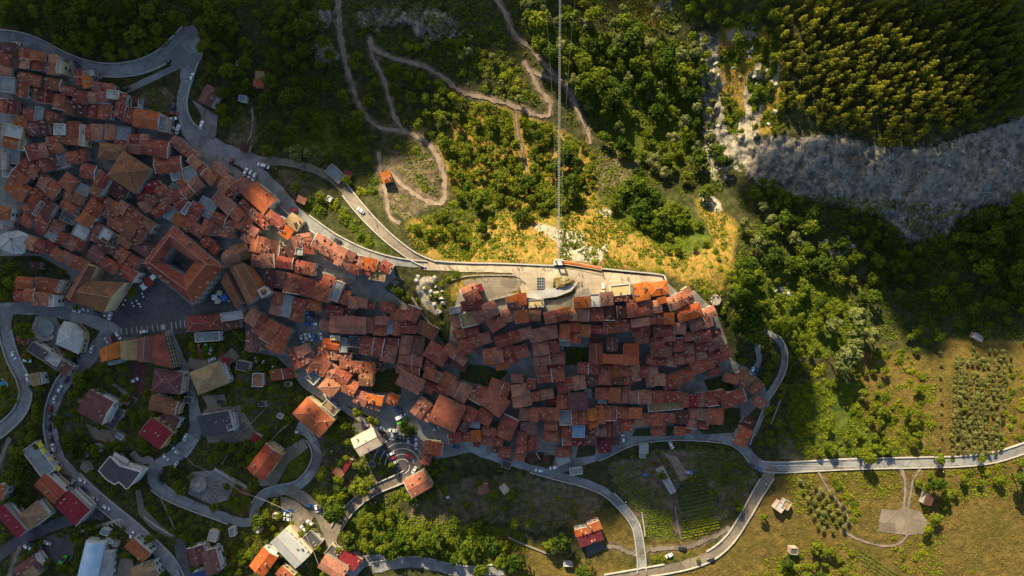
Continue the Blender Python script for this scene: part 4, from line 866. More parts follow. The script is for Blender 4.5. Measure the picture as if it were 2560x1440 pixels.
def wall_geo(m, L, Wd, kind, pitch, z0, zb):
    a, b = L / 2, Wd / 2
    if kind == 'f': m.box(-a + .02, a - .02, -b + .02, b - .02, zb, z0 - .26); return
    if kind == 's':
        r = Wd * math.tan(pitch * .75)
        m.prism([(-a, -b), (a, -b), (a, b), (-a, b)], zb, [z0 - .3, z0 - .3, z0 + r - .3, z0 + r - .3]); return
    if kind == 'g':
        r = (b + .35) * math.tan(pitch)
        e = z0 - .25
        v = [(-a, -b, zb), (a, -b, zb), (a, b, zb), (-a, b, zb), (-a, -b, e), (a, -b, e), (a, b, e), (-a, b, e), (-a, 0, z0 + r - .3), (a, 0, z0 + r - .3)]
        m.add(v, [(3, 2, 1, 0), (0, 1, 5, 4), (2, 3, 7, 6), (3, 0, 4, 8, 7), (1, 2, 6, 9, 5), (4, 5, 9, 8), (8, 9, 6, 7)]); return
    m.box(-a, a, -b, b, zb, z0 - .25)
def put_windows(root, L, Wd, rz, wx, wy, eave, n_max=9):
    """windows on the two walls that face the middle of the valley"""
    global WIN_MESH
    WIN_MESH = WIN_MESH or window_mesh()
    rows = [1.7 + 3.1 * i for i in range(int((eave - .8) // 3.0))] or [1.5]
    out = []
    for nx, ny, half, ln in ((1, 0, L / 2, Wd), (-1, 0, L / 2, Wd), (0, 1, Wd / 2, L), (0, -1, Wd / 2, L)):
        gx = nx * math.cos(rz) - ny * math.sin(rz); gy = nx * math.sin(rz) + ny * math.cos(rz)
        if gx * (-wx) + gy * (-wy) < .25 * math.hypot(wx, wy): continue
        n = max(1, int(ln // 3.4))
        for zr in rows[::-1]:
            for i in range(n):
                s = (i + .5) / n * ln - ln / 2 + R.uniform(-.3, .3)
                out.append((nx * half - ny * s * 0 + (s if ny else 0), ny * half + (s if nx else 0), zr, math.atan2(ny, nx) - math.pi / 2))
    R.shuffle(out)
    for x, y, z, r in out[:n_max]: link('window', WIN_MESH, root, (x, y, z), r)
def parapet(root, L, Wd, z0, mat):
    m = MB(); t = .3; a, b = L / 2, Wd / 2
    m.box(-a, a, -b, -b + t, z0, z0 + .55); m.box(-a, a, b - t, b, z0, z0 + .55)
    m.box(-a, -a + t, -b + t, b - t, z0, z0 + .55); m.box(a - t, a, -b + t, b - t, z0, z0 + .55)
    link('parapet', m.mesh('parapet', mat), root)
def house(cu, cv, w, h, ang, kind, colr, eave=None, desc=None, cat=None, label=None, wall=None, name=None, dims_pixels=True):
    global CH_MESH, DISH
    CH_MESH = CH_MESH or chimney_mesh(); DISH = DISH or dish_mesh()
    k0 = kind
    if kind == 'G': kind = 'g'
    elif kind in 'gh' and h > w * 1.08: w, h, ang = h, w, ang + 90
    if eave is None: eave = R.choice([6.2, 6.6, 7.0, 7.4, 7.8, 8.3])
    else: eave = eave + R.uniform(-.25, .25)
    zg = zground(cu, cv)
    ze = zg + eave; k = kz(ze)
    wx, wy = (cu - W0 / 2) * k, (H0 / 2 - cv) * k
    L, Wd = w * k - (.5 if kind != 'f' else 0), h * k - (.5 if kind != 'f' else 0)
    rz = -math.radians(ang)
    root = link(name or 'house', None, None, (wx, wy, zg), rz)
    root.empty_display_size = 1
    cs, sn = math.cos(rz), math.sin(rz)
    zmin = min(zground(W0 / 2 + (wx + x * cs - y * sn) / k, H0 / 2 - (wy + x * sn + y * cs) / k) for x in (-L / 2, L / 2) for y in (-Wd / 2, Wd / 2))
    zb = min(0, zmin - zg) - .8
    pitch = math.radians(R.uniform(15, 20) if kind != 'h' else R.uniform(18, 23))
    m = MB(); wall_geo(m, L, Wd, kind, pitch, eave, zb)
    wm = wall or R.choice(WALLMATS)
    link('wall', m.mesh('wall', wm), root)
    m = MB(); ridges, rise = roof_geo(m, L, Wd, kind, pitch, eave)
    roof = link('roof', m.mesh('roof', colr), root)
    if kind == 'f': parapet(root, L, Wd, eave, wm if colr not in 'GBk' else ('old_stone' if colr == 'k' else 'kerb_stone'))
    elif ridges and (R.random() < .6 or kind == 'h'):
        m = MB()
        for p, q in ridges: m.tube(Vector(p) + Vector((0, 0, .02)), Vector(q) + Vector((0, 0, .02)), .14, n=5)
        link('ridge_tiles', m.mesh('ridge_tiles', 'ridge_mortar'), roof)
    if kind in 'gs' and L > 5 and R.random() < .34:
        m = MB(); a = L / 2 + .35; b = Wd / 2 + .35; sg = R.choice((-1, 1)); x0, x1 = (a - .28, a + .04) if sg > 0 else (-a - .04, -a + .28)
        if kind == 'g': prof = [(-b, eave), (0, eave + rise), (b, eave)]
        else: prof = [(-b, eave), (b, eave + rise)]
        for (y0, z0), (y1, z1) in zip(prof[:-1], prof[1:]):
            m.add([(x0, y0, z0 - .1), (x1, y0, z0 - .1), (x1, y1, z1 - .1), (x0, y1, z1 - .1), (x0, y0, z0 + .16), (x1, y0, z0 + .16), (x1, y1, z1 + .16), (x0, y1, z1 + .16)],
                  [(3, 2, 1, 0), (4, 5, 6, 7), (0, 1, 5, 4), (1, 2, 6, 5), (2, 3, 7, 6), (3, 0, 4, 7)])
        link('verge', m.mesh('verge', R.choice(['plaster_pale', 'kerb_stone', 'ridge_mortar'])), roof)
    area = w * h
    def zroof(x, y):
        if kind == 'g': return eave + rise * (1 - abs(y) / (Wd / 2 + .35))
        if kind == 's': return eave + rise * (y + Wd / 2) / Wd
        if kind == 'h': return eave + rise * max(0, min(1 - abs(y) / (Wd / 2 + .35), (L / 2 + .35 - abs(x)) / (Wd / 2 + .35)))
        return eave + .3
    if eave > 4.6:
        for _ in range(R.choice((1, 2, 2, 3, 3)) if area > 500 else R.choice((0, 1, 1, 2))):
            x, y = R.uniform(-.42, .42) * L, R.uniform(-.40, .40) * Wd
            link('chimney', CH_MESH, roof, (x, y, zroof(x, y) + R.uniform(-.2, .3)), R.choice((0, math.pi / 2)), R.uniform(.75, 1.15))
        if R.random() < .5:
            x, y = R.uniform(-.4, .4) * L, R.uniform(-.35, .35) * Wd
            link('satellite_dish', DISH, roof, (x, y, zroof(x, y)), R.uniform(0, 6), R.uniform(.8, 1.1))
    if eave > 4.6 and math.hypot(cu - W0 / 2, cv - H0 / 2) > 330: put_windows(root, L, Wd, rz, wx, wy, eave)
    if cu < 720 and cv > 880 and eave >= 7.4 and min(L, Wd) > 7:
        best = max(((1, 0, L / 2, Wd), (-1, 0, L / 2, Wd), (0, 1, Wd / 2, L), (0, -1, Wd / 2, L)), key=lambda q: -(q[0] * cs - q[1] * sn) * wx - (q[0] * sn + q[1] * cs) * wy)
        nx, ny, hf, ln = best
        for zz in [3.0, 6.0][:max(1, int(eave // 3.4))]:
            m = MB(); w_ = ln * R.uniform(.3, .45); d = 1.7
            f = lambda s_, o_: (nx * (hf + o_) - ny * s_, ny * (hf + o_) + nx * s_)
            m.prism(ccw([f(-w_, .02), f(w_, .02), f(w_, d), f(-w_, d)]), zz - .2, zz)
            m.prism(ccw([f(-w_, d - .15), f(w_, d - .15), f(w_, d), f(-w_, d)]), zz, zz + 1.0)
            m.prism(ccw([f(-w_, .02), f(-w_ + .15, .02), f(-w_ + .15, d - .15), f(-w_, d - .15)]), zz, zz + 1.0); m.prism(ccw([f(w_ - .15, .02), f(w_, .02), f(w_, d - .15), f(w_ - .15, d - .15)]), zz, zz + 1.0)
            link('balcony', m.mesh('balcony', R.choice(['plaster_pale', 'wall_white', 'wall_cream'])), root)
    if label: fixed(root, label, cat or 'house')
    else:
        size = 'tiny' if area < 330 else 'small' if area < 750 else 'medium' if area < 1500 else 'large'
        lng = max(w, h) / min(w, h) > 1.9
        form = {'g': 'house', 'h': 'hip-roofed house', 's': 'lean-to', 'f': 'flat'}[kind]
        if kind == 'f': d = f"{size} {'long ' if lng else ''}flat {ROOFW[colr]} building"; c = 'building'
        elif eave < 5.6: d = f"{size} low {ROOFW[colr]} shed"; c = 'shed'
        elif kind == 's': d = f"{size} {'narrow ' if lng else ''}{ROOFW[colr]} lean-to"; c = 'house'
        else: d = f"{size} {'long ' if lng else ''}{ROOFW[colr]} {form}"; c = 'house'
        want(root, d, c, cu, cv, 'houses and outbuildings of the hill town')
        root.name = 'lean_to_house' if kind == 's' and c == 'house' else 'hip_roofed_house' if kind == 'h' and c == 'house' else {'building': 'flat_roofed_building', 'shed': 'shed', 'house': 'house'}[c]
        if root.name.startswith('lean'): root['category'] = 'lean-to house'
    return root, L, Wd, eave, rz
SPEC = {(389, 1084): ('detached villa with crimson gabled roof beside the winding suburban street', 'wall_yellow'),
 (662, 1154): ('salmon-red gabled villa with gravel forecourt and tyre-marked drive', 'wall_yellow'),
 (783, 1043): ('big orange-red hip-roofed villa half in sunlight below the lower street', 'wall_cream'),
 (916, 1105): ('tall block with cream-painted tiled gable beside the fan-shaped car park', 'wall_pink'),
 (650, 494): ('large orange-red gabled house beside the upper cobbled road', 'wall_white'),
 (366, 298): ('long brick-orange roofed house by the row of parked cars at the junction', 'wall_white'),
 (1446, 1078): ('small house with light blue sheet-metal flat roof among red tiles', None),
 (1663, 1016): ('long narrow flat tan roof between two rows of red-tiled houses', None),
 (966, 443): ('lone small hut with bright orange roof on the bare hillside', 'wall_stone'),
 (838, 434): ('flat pale grey roofed hut beside the dark upper lane', 'wall_grey'),
 (281, 380): None}
def split_rows(u, v, w, h, a, kind, colr, ev):
    """long compounds of the old town are really several joined houses"""
    if kind not in 'gGs' or max(w, h) < 43 or not inpoly([u], [v], TOWN)[0] or (int(u), int(v)) in SPEC: return [(u, v, w, h, a, kind, colr, ev)]
    if kind != 'G' and h > w: w, h, a = h, w, a + 90
    if kind == 's': return [(u, v, w, h, a, kind, colr, ev)]
    n = 3 if w > 74 else 2; cuts = [0] + sorted(i / n + R.uniform(-.09, .09) for i in range(1, n)) + [1]; out = []
    ca, sa = math.cos(math.radians(a)), math.sin(math.radians(a))
    for c0, c1 in zip(cuts[:-1], cuts[1:]):
        t = ((c0 + c1) / 2 - .5) * w; wd = (c1 - c0) * w; off = R.uniform(-1.3, 1.3)
        cc = R.choice([colr, colr, {'r': 'p', 'p': 'r', 'd': 'm', 'o': 'r', 'b': 'r', 'm': 'r', 's': 'r'}.get(colr, colr)])
        kd = 'G' if R.random() < .72 else 's'
        out.append((u + t * ca - off * sa, v + t * sa + off * ca, wd + 1.5, h * R.uniform(.9, 1.05), a + R.uniform(-1.2, 1.2), kd, cc, (ev or 7.2) + R.uniform(-.9, 1.0)))
    return out
nh = 0; FOOT = []
for ln in HOUSES.replace('\n', ';').split(';'):
    t = ln.split()
    if not t: continue
    u, v, w, h, a = map(float, t[:5]); w += 2.0; h += 1.5
    sp = SPEC.get((int(u), int(v)))
    for (u, v, w, h, a, kd, cc, ev) in split_rows(u, v, w, h, a, t[5], t[6], float(t[7]) if len(t) > 7 else None):
        house(u, v, w, h, a, kd, cc, ev, label=sp[0] if sp else None, wall=sp[1] if sp else ('wall_white' if (v > 900 and u < 900) and R.random() < .7 else None)); nh += 1
print('HOUSES', nh)

# ------------------------------------------------------------------ buildings with a shape of their own
def from_px(pts, z): return [w3(u, v, z)[:2] for u, v in pts]
def special(name, label, cat, cu, cv):
    zg = zground(cu, cv); x, y, _ = w3(cu, cv, zg)
    root = link(name, None, None, (x, y, zg)); fixed(root, label, cat)
    return root, x, y, zg
def loc(pts, x, y): return [(a - x, b - y) for a, b in pts]
def windows_on(root, p, q, rows, n, mesh=None):
    global WIN_MESH
    WIN_MESH = WIN_MESH or window_mesh()
    d = Vector((q[0] - p[0], q[1] - p[1])); ang = math.atan2(d.y, d.x)
    for z in rows:
        for i in range(n):
            t = (i + .5) / n
            link('window', WIN_MESH, root, (p[0] + d.x * t, p[1] + d.y * t, z), ang + math.pi)
# palace with a courtyard: two-pitched roof all the way round
root, x0, y0, zg = special('courtyard_palace', 'square palace with tiled roofs round a deep dark courtyard', 'palace', 457, 662)
EH = 12.0; z = zg + EH
out = ccw(loc(from_px([(433, 563), (558, 668), (483, 760), (355, 659)], z), x0, y0))
inn = ccw(loc(from_px([(430, 617), (486, 655), (459, 688), (405, 656)], z), x0, y0))
def align(a, b):
    k = min(range(4), key=lambda s: sum((a[i][0] - b[(i + s) % 4][0]) ** 2 + (a[i][1] - b[(i + s) % 4][1]) ** 2 for i in range(4)))
    return [b[(i + k) % 4] for i in range(4)]
inn = align(out, inn)
mid = [((a[0] + b[0]) / 2, (a[1] + b[1]) / 2) for a, b in zip(out, inn)]
names = []
for i in range(4):
    j = (i + 1) % 4; m = MB(); r = 3.0
    v = [(*out[i], EH), (*out[j], EH), (*mid[j], EH + r), (*mid[i], EH + r), (*inn[j], EH + .2), (*inn[i], EH + .2)]
    lo = [(a, b, c - .3) for a, b, c in v]
    m.add(v + lo, [(0, 1, 2, 3), (3, 2, 4, 5), (9, 8, 7, 6), (11, 10, 8, 9), (0, 6, 7, 1), (4, 10, 11, 5), (1, 7, 8, 2), (2, 8, 10, 4), (3, 9, 6, 0), (5, 11, 9, 3)])
    roof = link('roof', m.mesh('roof', ['r', 'r', 'p', 'o'][i] if False else ['r', 'o', 'r', 'r'][i]), root)
    m = MB(); m.tube(v[3], v[2], .22, n=5); m.tube(v[0], v[3], .2, n=5); link('ridge_tiles', m.mesh('ridge_tiles', 'ridge_mortar'), roof)
    for _ in range(5):
        t = R.uniform(.1, .9); s = R.uniform(.1, .4)
        p = [v[0][q] * (1 - t) * (1 - s) + v[1][q] * t * (1 - s) + (v[3][q] * (1 - t) + v[2][q] * t) * s for q in range(3)]
        link('chimney', CH_MESH, roof, p, R.uniform(0, 3), R.uniform(.9, 1.3))
def shrink(p, d):
    c = (sum(a for a, _ in p) / len(p), sum(b for _, b in p) / len(p))
    return [(c[0] + (a - c[0]) * (1 - d / max(1, math.hypot(a - c[0], b - c[1]))), c[1] + (b - c[1]) * (1 - d / max(1, math.hypot(a - c[0], b - c[1])))) for a, b in p]
o2 = shrink(out, .5); i2 = shrink(inn, -.5)
m = MB()
v = [(*p, -3) for p in o2] + [(*p, EH - .3) for p in o2] + [(*p, -3) for p in i2] + [(*p, EH - .1) for p in i2]
m.add(v, [f for i in range(4) for f in ((i, (i + 1) % 4, 4 + (i + 1) % 4, 4 + i), (8 + (i + 1) % 4, 8 + i, 12 + i, 12 + (i + 1) % 4))])
link('wall', m.mesh('wall', 'wall_grey'), root)
for i in range(4): windows_on(root, o2[i], o2[(i + 1) % 4], (2, 5.5, 9), 7)
m = MB(); m.prism(shrink(inn, -.4), -.4, .15); link('courtyard_floor', m.mesh('courtyard_floor', 'plaza_stone'), root)

# large mansion with pyramidal roof
house(322, 430, 84, 74, 33, 'h', 'b', 11, label='large mansion under a tawny hip roof with pale hip lines', cat='mansion', wall='wall_stone', name='mansion')

# the church: nave, two aisles, transept block, round lantern with conical tiles, stone bell tower
root, x0, y0, zg = special('church', 'brown-roofed church with round cone-roofed apse and small square belfry', 'church', 605, 700)
def vol(pts, eave, kind, col, rise, wallm='wall_stone', ridge_pts=None):
    """gable/shed/hip volume from 4 photo corners; ridge runs between the middles of edges 3-0 and 1-2"""
    p = loc(from_px(pts, zg + eave), x0, y0)
    s = sum(p[i][0] * p[(i + 1) % 4][1] - p[(i + 1) % 4][0] * p[i][1] for i in range(4))
    if s < 0: p = [p[1], p[0], p[3], p[2]]
    m = MB()
    if kind == 'g':
        a = ((p[0][0] + p[3][0]) / 2, (p[0][1] + p[3][1]) / 2); b = ((p[1][0] + p[2][0]) / 2, (p[1][1] + p[2][1]) / 2)
        v = [(*q, eave) for q in p] + [(*a, eave + rise), (*b, eave + rise)]; lo = [(x, y, q - .3) for x, y, q in v]
        m.add(v + lo, [(0, 1, 5, 4), (2, 3, 4, 5), (7, 6, 10, 11), (9, 8, 11, 10), (1, 0, 6, 7), (3, 2, 8, 9), (0, 4, 10, 6), (4, 3, 9, 10), (5, 1, 7, 11), (2, 5, 11, 8)])
        rd = (v[4], v[5])
    else:
        z = [eave, eave, eave + rise, eave + rise] if kind == 's' else [eave + rise, eave + rise, eave, eave] if kind == 'S' else [eave] * 4
        m.prism(p, [q - .3 for q in z], z); rd = None
    roof = link('roof', m.mesh('roof', col), root)
    if rd:
        m = MB(); m.tube(rd[0], rd[1], .2, n=5); link('ridge_tiles', m.mesh('ridge_tiles', 'ridge_mortar'), roof)
    q = shrink(p, .5); m = MB()
    if kind == 'g':
        a = ((q[0][0] + q[3][0]) / 2, (q[0][1] + q[3][1]) / 2); b = ((q[1][0] + q[2][0]) / 2, (q[1][1] + q[2][1]) / 2); e = eave - .3
        v = [(*t, -3) for t in q] + [(*t, e) for t in q] + [(*a, eave + rise - .4), (*b, eave + rise - .4)]
        m.add(v, [(0, 1, 5, 4), (2, 3, 7, 6), (3, 0, 4, 8, 7), (1, 2, 6, 9, 5), (4, 5, 9, 8), (8, 9, 6, 7)])
    else:
        z = [eave, eave, eave + rise, eave + rise] if kind == 's' else [eave + rise, eave + rise, eave, eave] if kind == 'S' else [eave] * 4
        m.prism(q, -3, [t - .31 for t in z])
    link('wall', m.mesh('wall', wallm), root)
    return q
vol([(572, 668), (608, 654), (664, 717), (640, 756)], 12, 'x', 'b', 0) if False else None
q = vol([(575, 672), (620, 764), (652, 738), (606, 656)], 12.5, 'g', 'b', 3.2)
q2 = vol([(552, 706), (588, 768), (609, 757), (570, 680)], 8, 's', 'b', 2.6)
q3 = vol([(607, 655), (650, 722), (664, 716), (634, 670)], 8, 'S', 'o', 2.2)
q4 = vol([(580, 622), (612, 606), (624, 645), (594, 656)], 9, 'g', 'b', 2.2)
windows_on(root, q[1], q[2], (4, 8.5), 2)
m = MB(); c = loc(from_px([(574, 645)], zg + 14), x0, y0)[0]; rr = 22 * kz(zg + 14)
ring = [(c[0] + a, c[1] + b) for a, b in circle(rr * .92, 24)]; m.prism(ring, -3, 13.4); link('drum_wall', m.mesh('drum_wall', 'wall_stone'), root)
m = MB(); ring = [(c[0] + a, c[1] + b, 13.5) for a, b in circle(rr, 24)]
m.add(ring + [(c[0], c[1], 18.0)] + [(a, b, 13.1) for a, b, _ in ring], [(i, (i + 1) % 24, 24) for i in range(24)] + [(25 + (i + 1) % 24, 25 + i, i, (i + 1) % 24)[::-1] for i in range(24)] + [tuple(range(48, 24, -1))])
dome = link('cone_roof', m.mesh('cone_roof', 'b'), root)
m = MB()
for i in range(24): m.tube(ring[i], (c[0], c[1], 18.03), .14, .05, n=4)
link('tile_rib', m.mesh('tile_rib', 'ridge_mortar'), dome)
m = MB(); t4 = shrink(loc(from_px([(645, 726), (662, 716), (676, 732), (656, 744)], zg + 16), x0, y0), 0); t4 = ccw(t4)
m.prism(t4, -3, 16); m.prism(shrink(t4, -.4), 16, 16.5, 1); bt = link('bell_tower', m.mesh('bell_tower', ['wall_stone', 'kerb_stone']), root)
m = MB(); cc = (sum(a for a, _ in t4) / 4, sum(b for _, b in t4) / 4)
n = 12
for k in range(4):
    r0, r1 = 1.7 * math.cos(k * .38), 1.7 * math.cos((k + 1) * .38); z0, z1 = 16.5 + 1.8 * math.sin(k * .38), 16.5 + 1.8 * math.sin((k + 1) * .38)
    m.add([(cc[0] + a, cc[1] + b, z0) for a, b in circle(r0, n)] + [(cc[0] + a, cc[1] + b, z1) for a, b in circle(r1, n)], [(i, (i + 1) % n, n + (i + 1) % n, n + i) for i in range(n)])
link('cupola', m.mesh('cupola', 'b', True), bt)

# U-shaped hall by the square
root, x0, y0, zg = special('town_hall', 'tawny hip-roofed U-shaped hall beside the dark cobbled square', 'hall', 240, 720)
q = vol([(164, 742), (216, 657), (240, 668), (196, 760)], 11, 'g', 'b', 2.6, 'wall_cream')
q = vol([(196, 725), (170, 752), (258, 782), (313, 706)][::1], 11, 'x', 'b', 0, 'wall_cream') if False else None
q5 = vol([(258, 781), (190, 757), (210, 700), (311, 706)], 11.2, 'g', 'b', 3.0, 'wall_cream')
windows_on(root, q5[3], q5[0], (3, 6.5), 8)

# pale pentagonal hall
root, x0, y0, zg = special('assembly_hall', 'pale grey five-sided hall with low faceted roof beside the round stage', 'hall', 180, 845)
pts = ccw(loc(from_px([(160, 802), (186, 808), (207, 830), (208, 848), (196, 886), (139, 860), (147, 824)], zg + 7), x0, y0)); n = len(pts)
cc = loc(from_px([(176, 842)], zg + 7), x0, y0)[0]
m = MB(); m.add([(*p, 7) for p in pts] + [(*cc, 9.4)] + [(*p, 6.7) for p in pts], [(i, (i + 1) % n, n) for i in range(n)] + [tuple(range(2 * n, n, -1))] + [(n + 1 + i, n + 1 + (i + 1) % n, (i + 1) % n, i) for i in range(n)])
roof = link('roof', m.mesh('roof', 'w'), root)
m = MB()
for p in pts: m.tube((*p, 7.02), (*cc, 9.42), .18, n=4)
link('ridge_strip', m.mesh('ridge_strip', 'plaster_pale'), roof)
m = MB(); m.prism(shrink(pts, .6), -3, 6.7); link('wall', m.mesh('wall', 'wall_cream'), root)
s2 = shrink(pts, .6)
for i in range(n):
    if math.hypot(s2[i][0] - s2[(i + 1) % n][0], s2[i][1] - s2[(i + 1) % n][1]) > 4: windows_on(root, s2[i], s2[(i + 1) % n], (3.2,), 3)

# terrace row with the yellow front
root, x0, y0, zg = special('terrace_row', 'row of joined houses with yellow end wall and four roof colours', 'terrace', 350, 875)
vol([(249, 874), (252, 905), (297, 896), (297, 853)], 9, 'g', 'O', 2, 'wall_cream')
vol([(299, 853), (302, 899), (344, 900), (345, 846)][::-1], 9.4, 'g', 't', 2, 'wall_white')
vol([(345, 846), (342, 903), (382, 906), (387, 838)][::-1], 9.8, 'g', 'm', 2, 'wall_white')
qy = vol([(387, 838), (382, 908), (432, 922), (409, 836)], 10.2, 'S', 'r', 1.5, 'wall_yellow')
windows_on(root, qy[1], qy[2], (3, 6), 3); windows_on(root, qy[2], qy[3], (3, 6, 8.6), 8)
vol([(267, 905), (273, 914), (304, 908), (305, 897)], 5, 'x', 'g', 0, 'wall_white')

# tan villa
house(522, 945, 80, 60, -21, 'h', 't', 9, label='tan villa with orange-tinted hip roof beside the walled lane', cat='villa', wall='wall_white', name='villa')
# black-roofed apartment block with white balconies
root, x0, y0, zg = special('apartment_block', 'apartment block with black flat roof and white-edged balconies', 'apartment block', 298, 1178)
EH = 12; pts = ccw(loc(from_px([(276, 1140), (300, 1164), (353, 1180), (322, 1220), (316, 1222), (298, 1204), (288, 1211), (267, 1198), (247, 1176)], zg + EH), x0, y0))
m = MB(); m.prism(pts, EH, EH + .3); roof = link('roof', m.mesh('roof', 'k'), root)
m = MB(); n = len(pts)
for i in range(n): m.tube((*pts[i], EH + .35), (*pts[(i + 1) % n], EH + .35), .3, n=4)
link('roof_edge', m.mesh('roof_edge', 'plaster_pale'), roof)
m = MB(); m.prism(shrink(pts, .8), -4, EH); link('wall', m.mesh('wall', 'wall_white'), root)
for kx, (zz, off) in enumerate(((3, 0), (6, 0), (9, 0))):
    for seg in (((283, 1138), (318, 1160)), ((322, 1166), (354, 1178))):
        p = loc(from_px(list(seg), zg + zz), x0, y0); d = Vector((p[1][0] - p[0][0], p[1][1] - p[0][1])).normalized(); nn = Vector((-d.y, d.x)); nn = nn if nn.y > 0 else -nn
        pp = [p[0], p[1], (p[1][0] + nn.x * 2.2, p[1][1] + nn.y * 2.2), (p[0][0] + nn.x * 2.2, p[0][1] + nn.y * 2.2)]
        m = MB(); m.prism(ccw(pp), zz, zz + .25); m.prism(ccw([pp[2], pp[3], (pp[3][0] - nn.x * .2, pp[3][1] - nn.y * .2), (pp[2][0] - nn.x * .2, pp[2][1] - nn.y * .2)]), zz + .25, zz + 1.2)
        link('balcony', m.mesh('balcony', 'plaster_pale'), root)
# corrugated warehouse
root, x0, y0, zg = special('warehouse', 'grey corrugated-roof warehouse with a cream side terrace', 'warehouse', 728, 1366)
vol([(675, 1356), (738, 1422), (775, 1388), (712, 1322)], 7, 'g', 'G', 1.8, 'wall_cream')
vol([(712, 1322), (775, 1388), (782, 1378), (724, 1312)], 5, 'x', 'e', 0, 'wall_cream')
# barrel-vaulted blue-white shed
root, x0, y0, zg = special('barrel_vault_hall', 'long pale blue barrel-vaulted hall at the bottom edge', 'hall', 226, 1410)
p = loc(from_px([(212, 1352), (260, 1358), (236, 1478), (184, 1470)], zg + 8), x0, y0)
m = MB(); n = 12; A = []; B = []
for i in range(n + 1):
    t = i / n; zz = 7 + 3.2 * math.sin(math.pi * t) ** .8
    A.append((p[0][0] * (1 - t) + p[1][0] * t, p[0][1] * (1 - t) + p[1][1] * t, zz)); B.append((p[3][0] * (1 - t) + p[2][0] * t, p[3][1] * (1 - t) + p[2][1] * t, zz))
m.add(A + B, [(i + 1, i, n + 1 + i, n + 2 + i) for i in range(n)], 0)
m.add(A + [(*A[0][:2], 6.7), (*A[-1][:2], 6.7)], [tuple(range(n + 1)) + (n + 2, n + 1)], 1)
m.add(B + [(*B[0][:2], 6.7), (*B[-1][:2], 6.7)], [tuple(range(n, -1, -1)) + (n + 1, n + 2)], 1)
NTB = NT('vault_sheet'); wv = NTB.n('ShaderNodeTexNoise', Scale=.15, Detail=4); NTB.l(NTB.tc.outputs['Object'], wv.inputs['Vector'])
MATS['vault'] = NTB.end(NTB.ramp(wv.outputs['Fac'], [(.3, (.34, .52, .66)), (.7, (.58, .70, .76))]), .45, .4)
link('vault_roof', m.mesh('vault_roof', ['vault', 'wall_white'], False), root)
m = MB(); m.prism(ccw(p), -3, 6.7); link('wall', m.mesh('wall', 'wall_white'), root)
# curved pale building on the left bend
root, x0, y0, zg = special('bend_building', 'pale stone many-sided building with terraces on the left bend', 'building', 35, 606)
pts = ccw(loc(from_px([(0, 586), (20, 580), (44, 575), (74, 588), (66, 610), (60, 634), (36, 636), (0, 622)], zg + 9), x0, y0)); n = len(pts)
cc = loc(from_px([(32, 598)], zg + 9), x0, y0)[0]
m = MB(); m.add([(*q, 9) for q in pts] + [(*cc, 10.6)] + [(*q, 8.7) for q in pts], [(i, (i + 1) % n, n) for i in range(n)] + [tuple(range(2 * n, n, -1))] + [(n + 1 + i, n + 1 + (i + 1) % n, (i + 1) % n, i) for i in range(n)])
roof = link('roof', m.mesh('roof', 'w'), root)
m = MB()
for q in pts: m.tube((*q, 9.02), (*cc, 10.62), .12, n=4)
link('ridge_strip', m.mesh('ridge_strip', 'iron_dark'), roof)
m = MB(); m.prism(shrink(pts, .5), -3, 8.7); link('wall', m.mesh('wall', 'wall_stone'), root)
for i in range(n): windows_on(root, shrink(pts, .5)[i], shrink(pts, .5)[(i + 1) % n], (3, 6), 2)
# brick-red U-shaped house in the old town
root, x0, y0, zg = special('u_shaped_house', 'U-shaped red-tiled house round two small dark yards', 'house', 1550, 890)
vol([(1473, 858), (1473, 908), (1508, 912), (1506, 857)], 8, 'g', 'r', 1.6)
vol([(1507, 884), (1507, 909), (1598, 912), (1597, 888)], 8.3, 'g', 'S', 1.8)
vol([(1558, 859), (1557, 888), (1597, 889), (1596, 858)], 8.6, 's', 'S', 1.2)
vol([(1473, 835), (1474, 857), (1508, 856), (1507, 836)], 7, 'S', 'd', .8)
# greenhouse
root, x0, y0, zg = special('greenhouse', 'long pale grey greenhouse shed standing among vegetable plots', 'greenhouse', 1674, 1203)
vol([(1639, 1174), (1676, 1236), (1691, 1228), (1658, 1165)], 3.2, 'g', 'G', 1.0, 'wall_white')
vol([(1683, 1212), (1690, 1226), (1700, 1214), (1690, 1200)], 2.4, 'x', 'k', 0, 'wall_white')
# ------------------------------------------------------------------ vegetation
def leaf_cloud(centers, radii, per, q, rng, flat=.75, droop=0.0):
    """many small leaf-clump faces spread over the outside of several clumps"""
    P = []; Nn = []; Sz = []
    for c, r in zip(centers, radii):
        d = rng.normal(size=(per, 3)); d[:, 2] = d[:, 2] * .8 + .35; d /= np.linalg.norm(d, axis=1)[:, None]
        rad = r * (.55 + .5 * rng.random(per) ** .6)
        P.append(np.asarray(c) + d * rad[:, None] * np.array([1, 1, flat])); Nn.append(d); Sz.append(q * (.6 + .8 * rng.random(per)))
    P = np.concatenate(P); Nn = np.concatenate(Nn); Sz = np.concatenate(Sz)
    Nn = Nn + rng.normal(size=Nn.shape) * .35; Nn[:, 2] += .3 - droop; Nn /= np.linalg.norm(Nn, axis=1)[:, None]
    t = np.cross(Nn, rng.normal(size=Nn.shape)); t /= np.linalg.norm(t, axis=1)[:, None] + 1e-9
    b = np.cross(Nn, t)
    t = t * Sz[:, None]; b = b * (Sz * (.55 + .4 * rng.random(len(Sz))))[:, None]
    k = Nn * (Sz * .25)[:, None]
    V = np.stack([P - t * .9, P - b * .8 + k, P + t, P + b * .8 + k], 1).reshape(-1, 3)
    F = np.arange(len(V)).reshape(-1, 4)
    return V, F
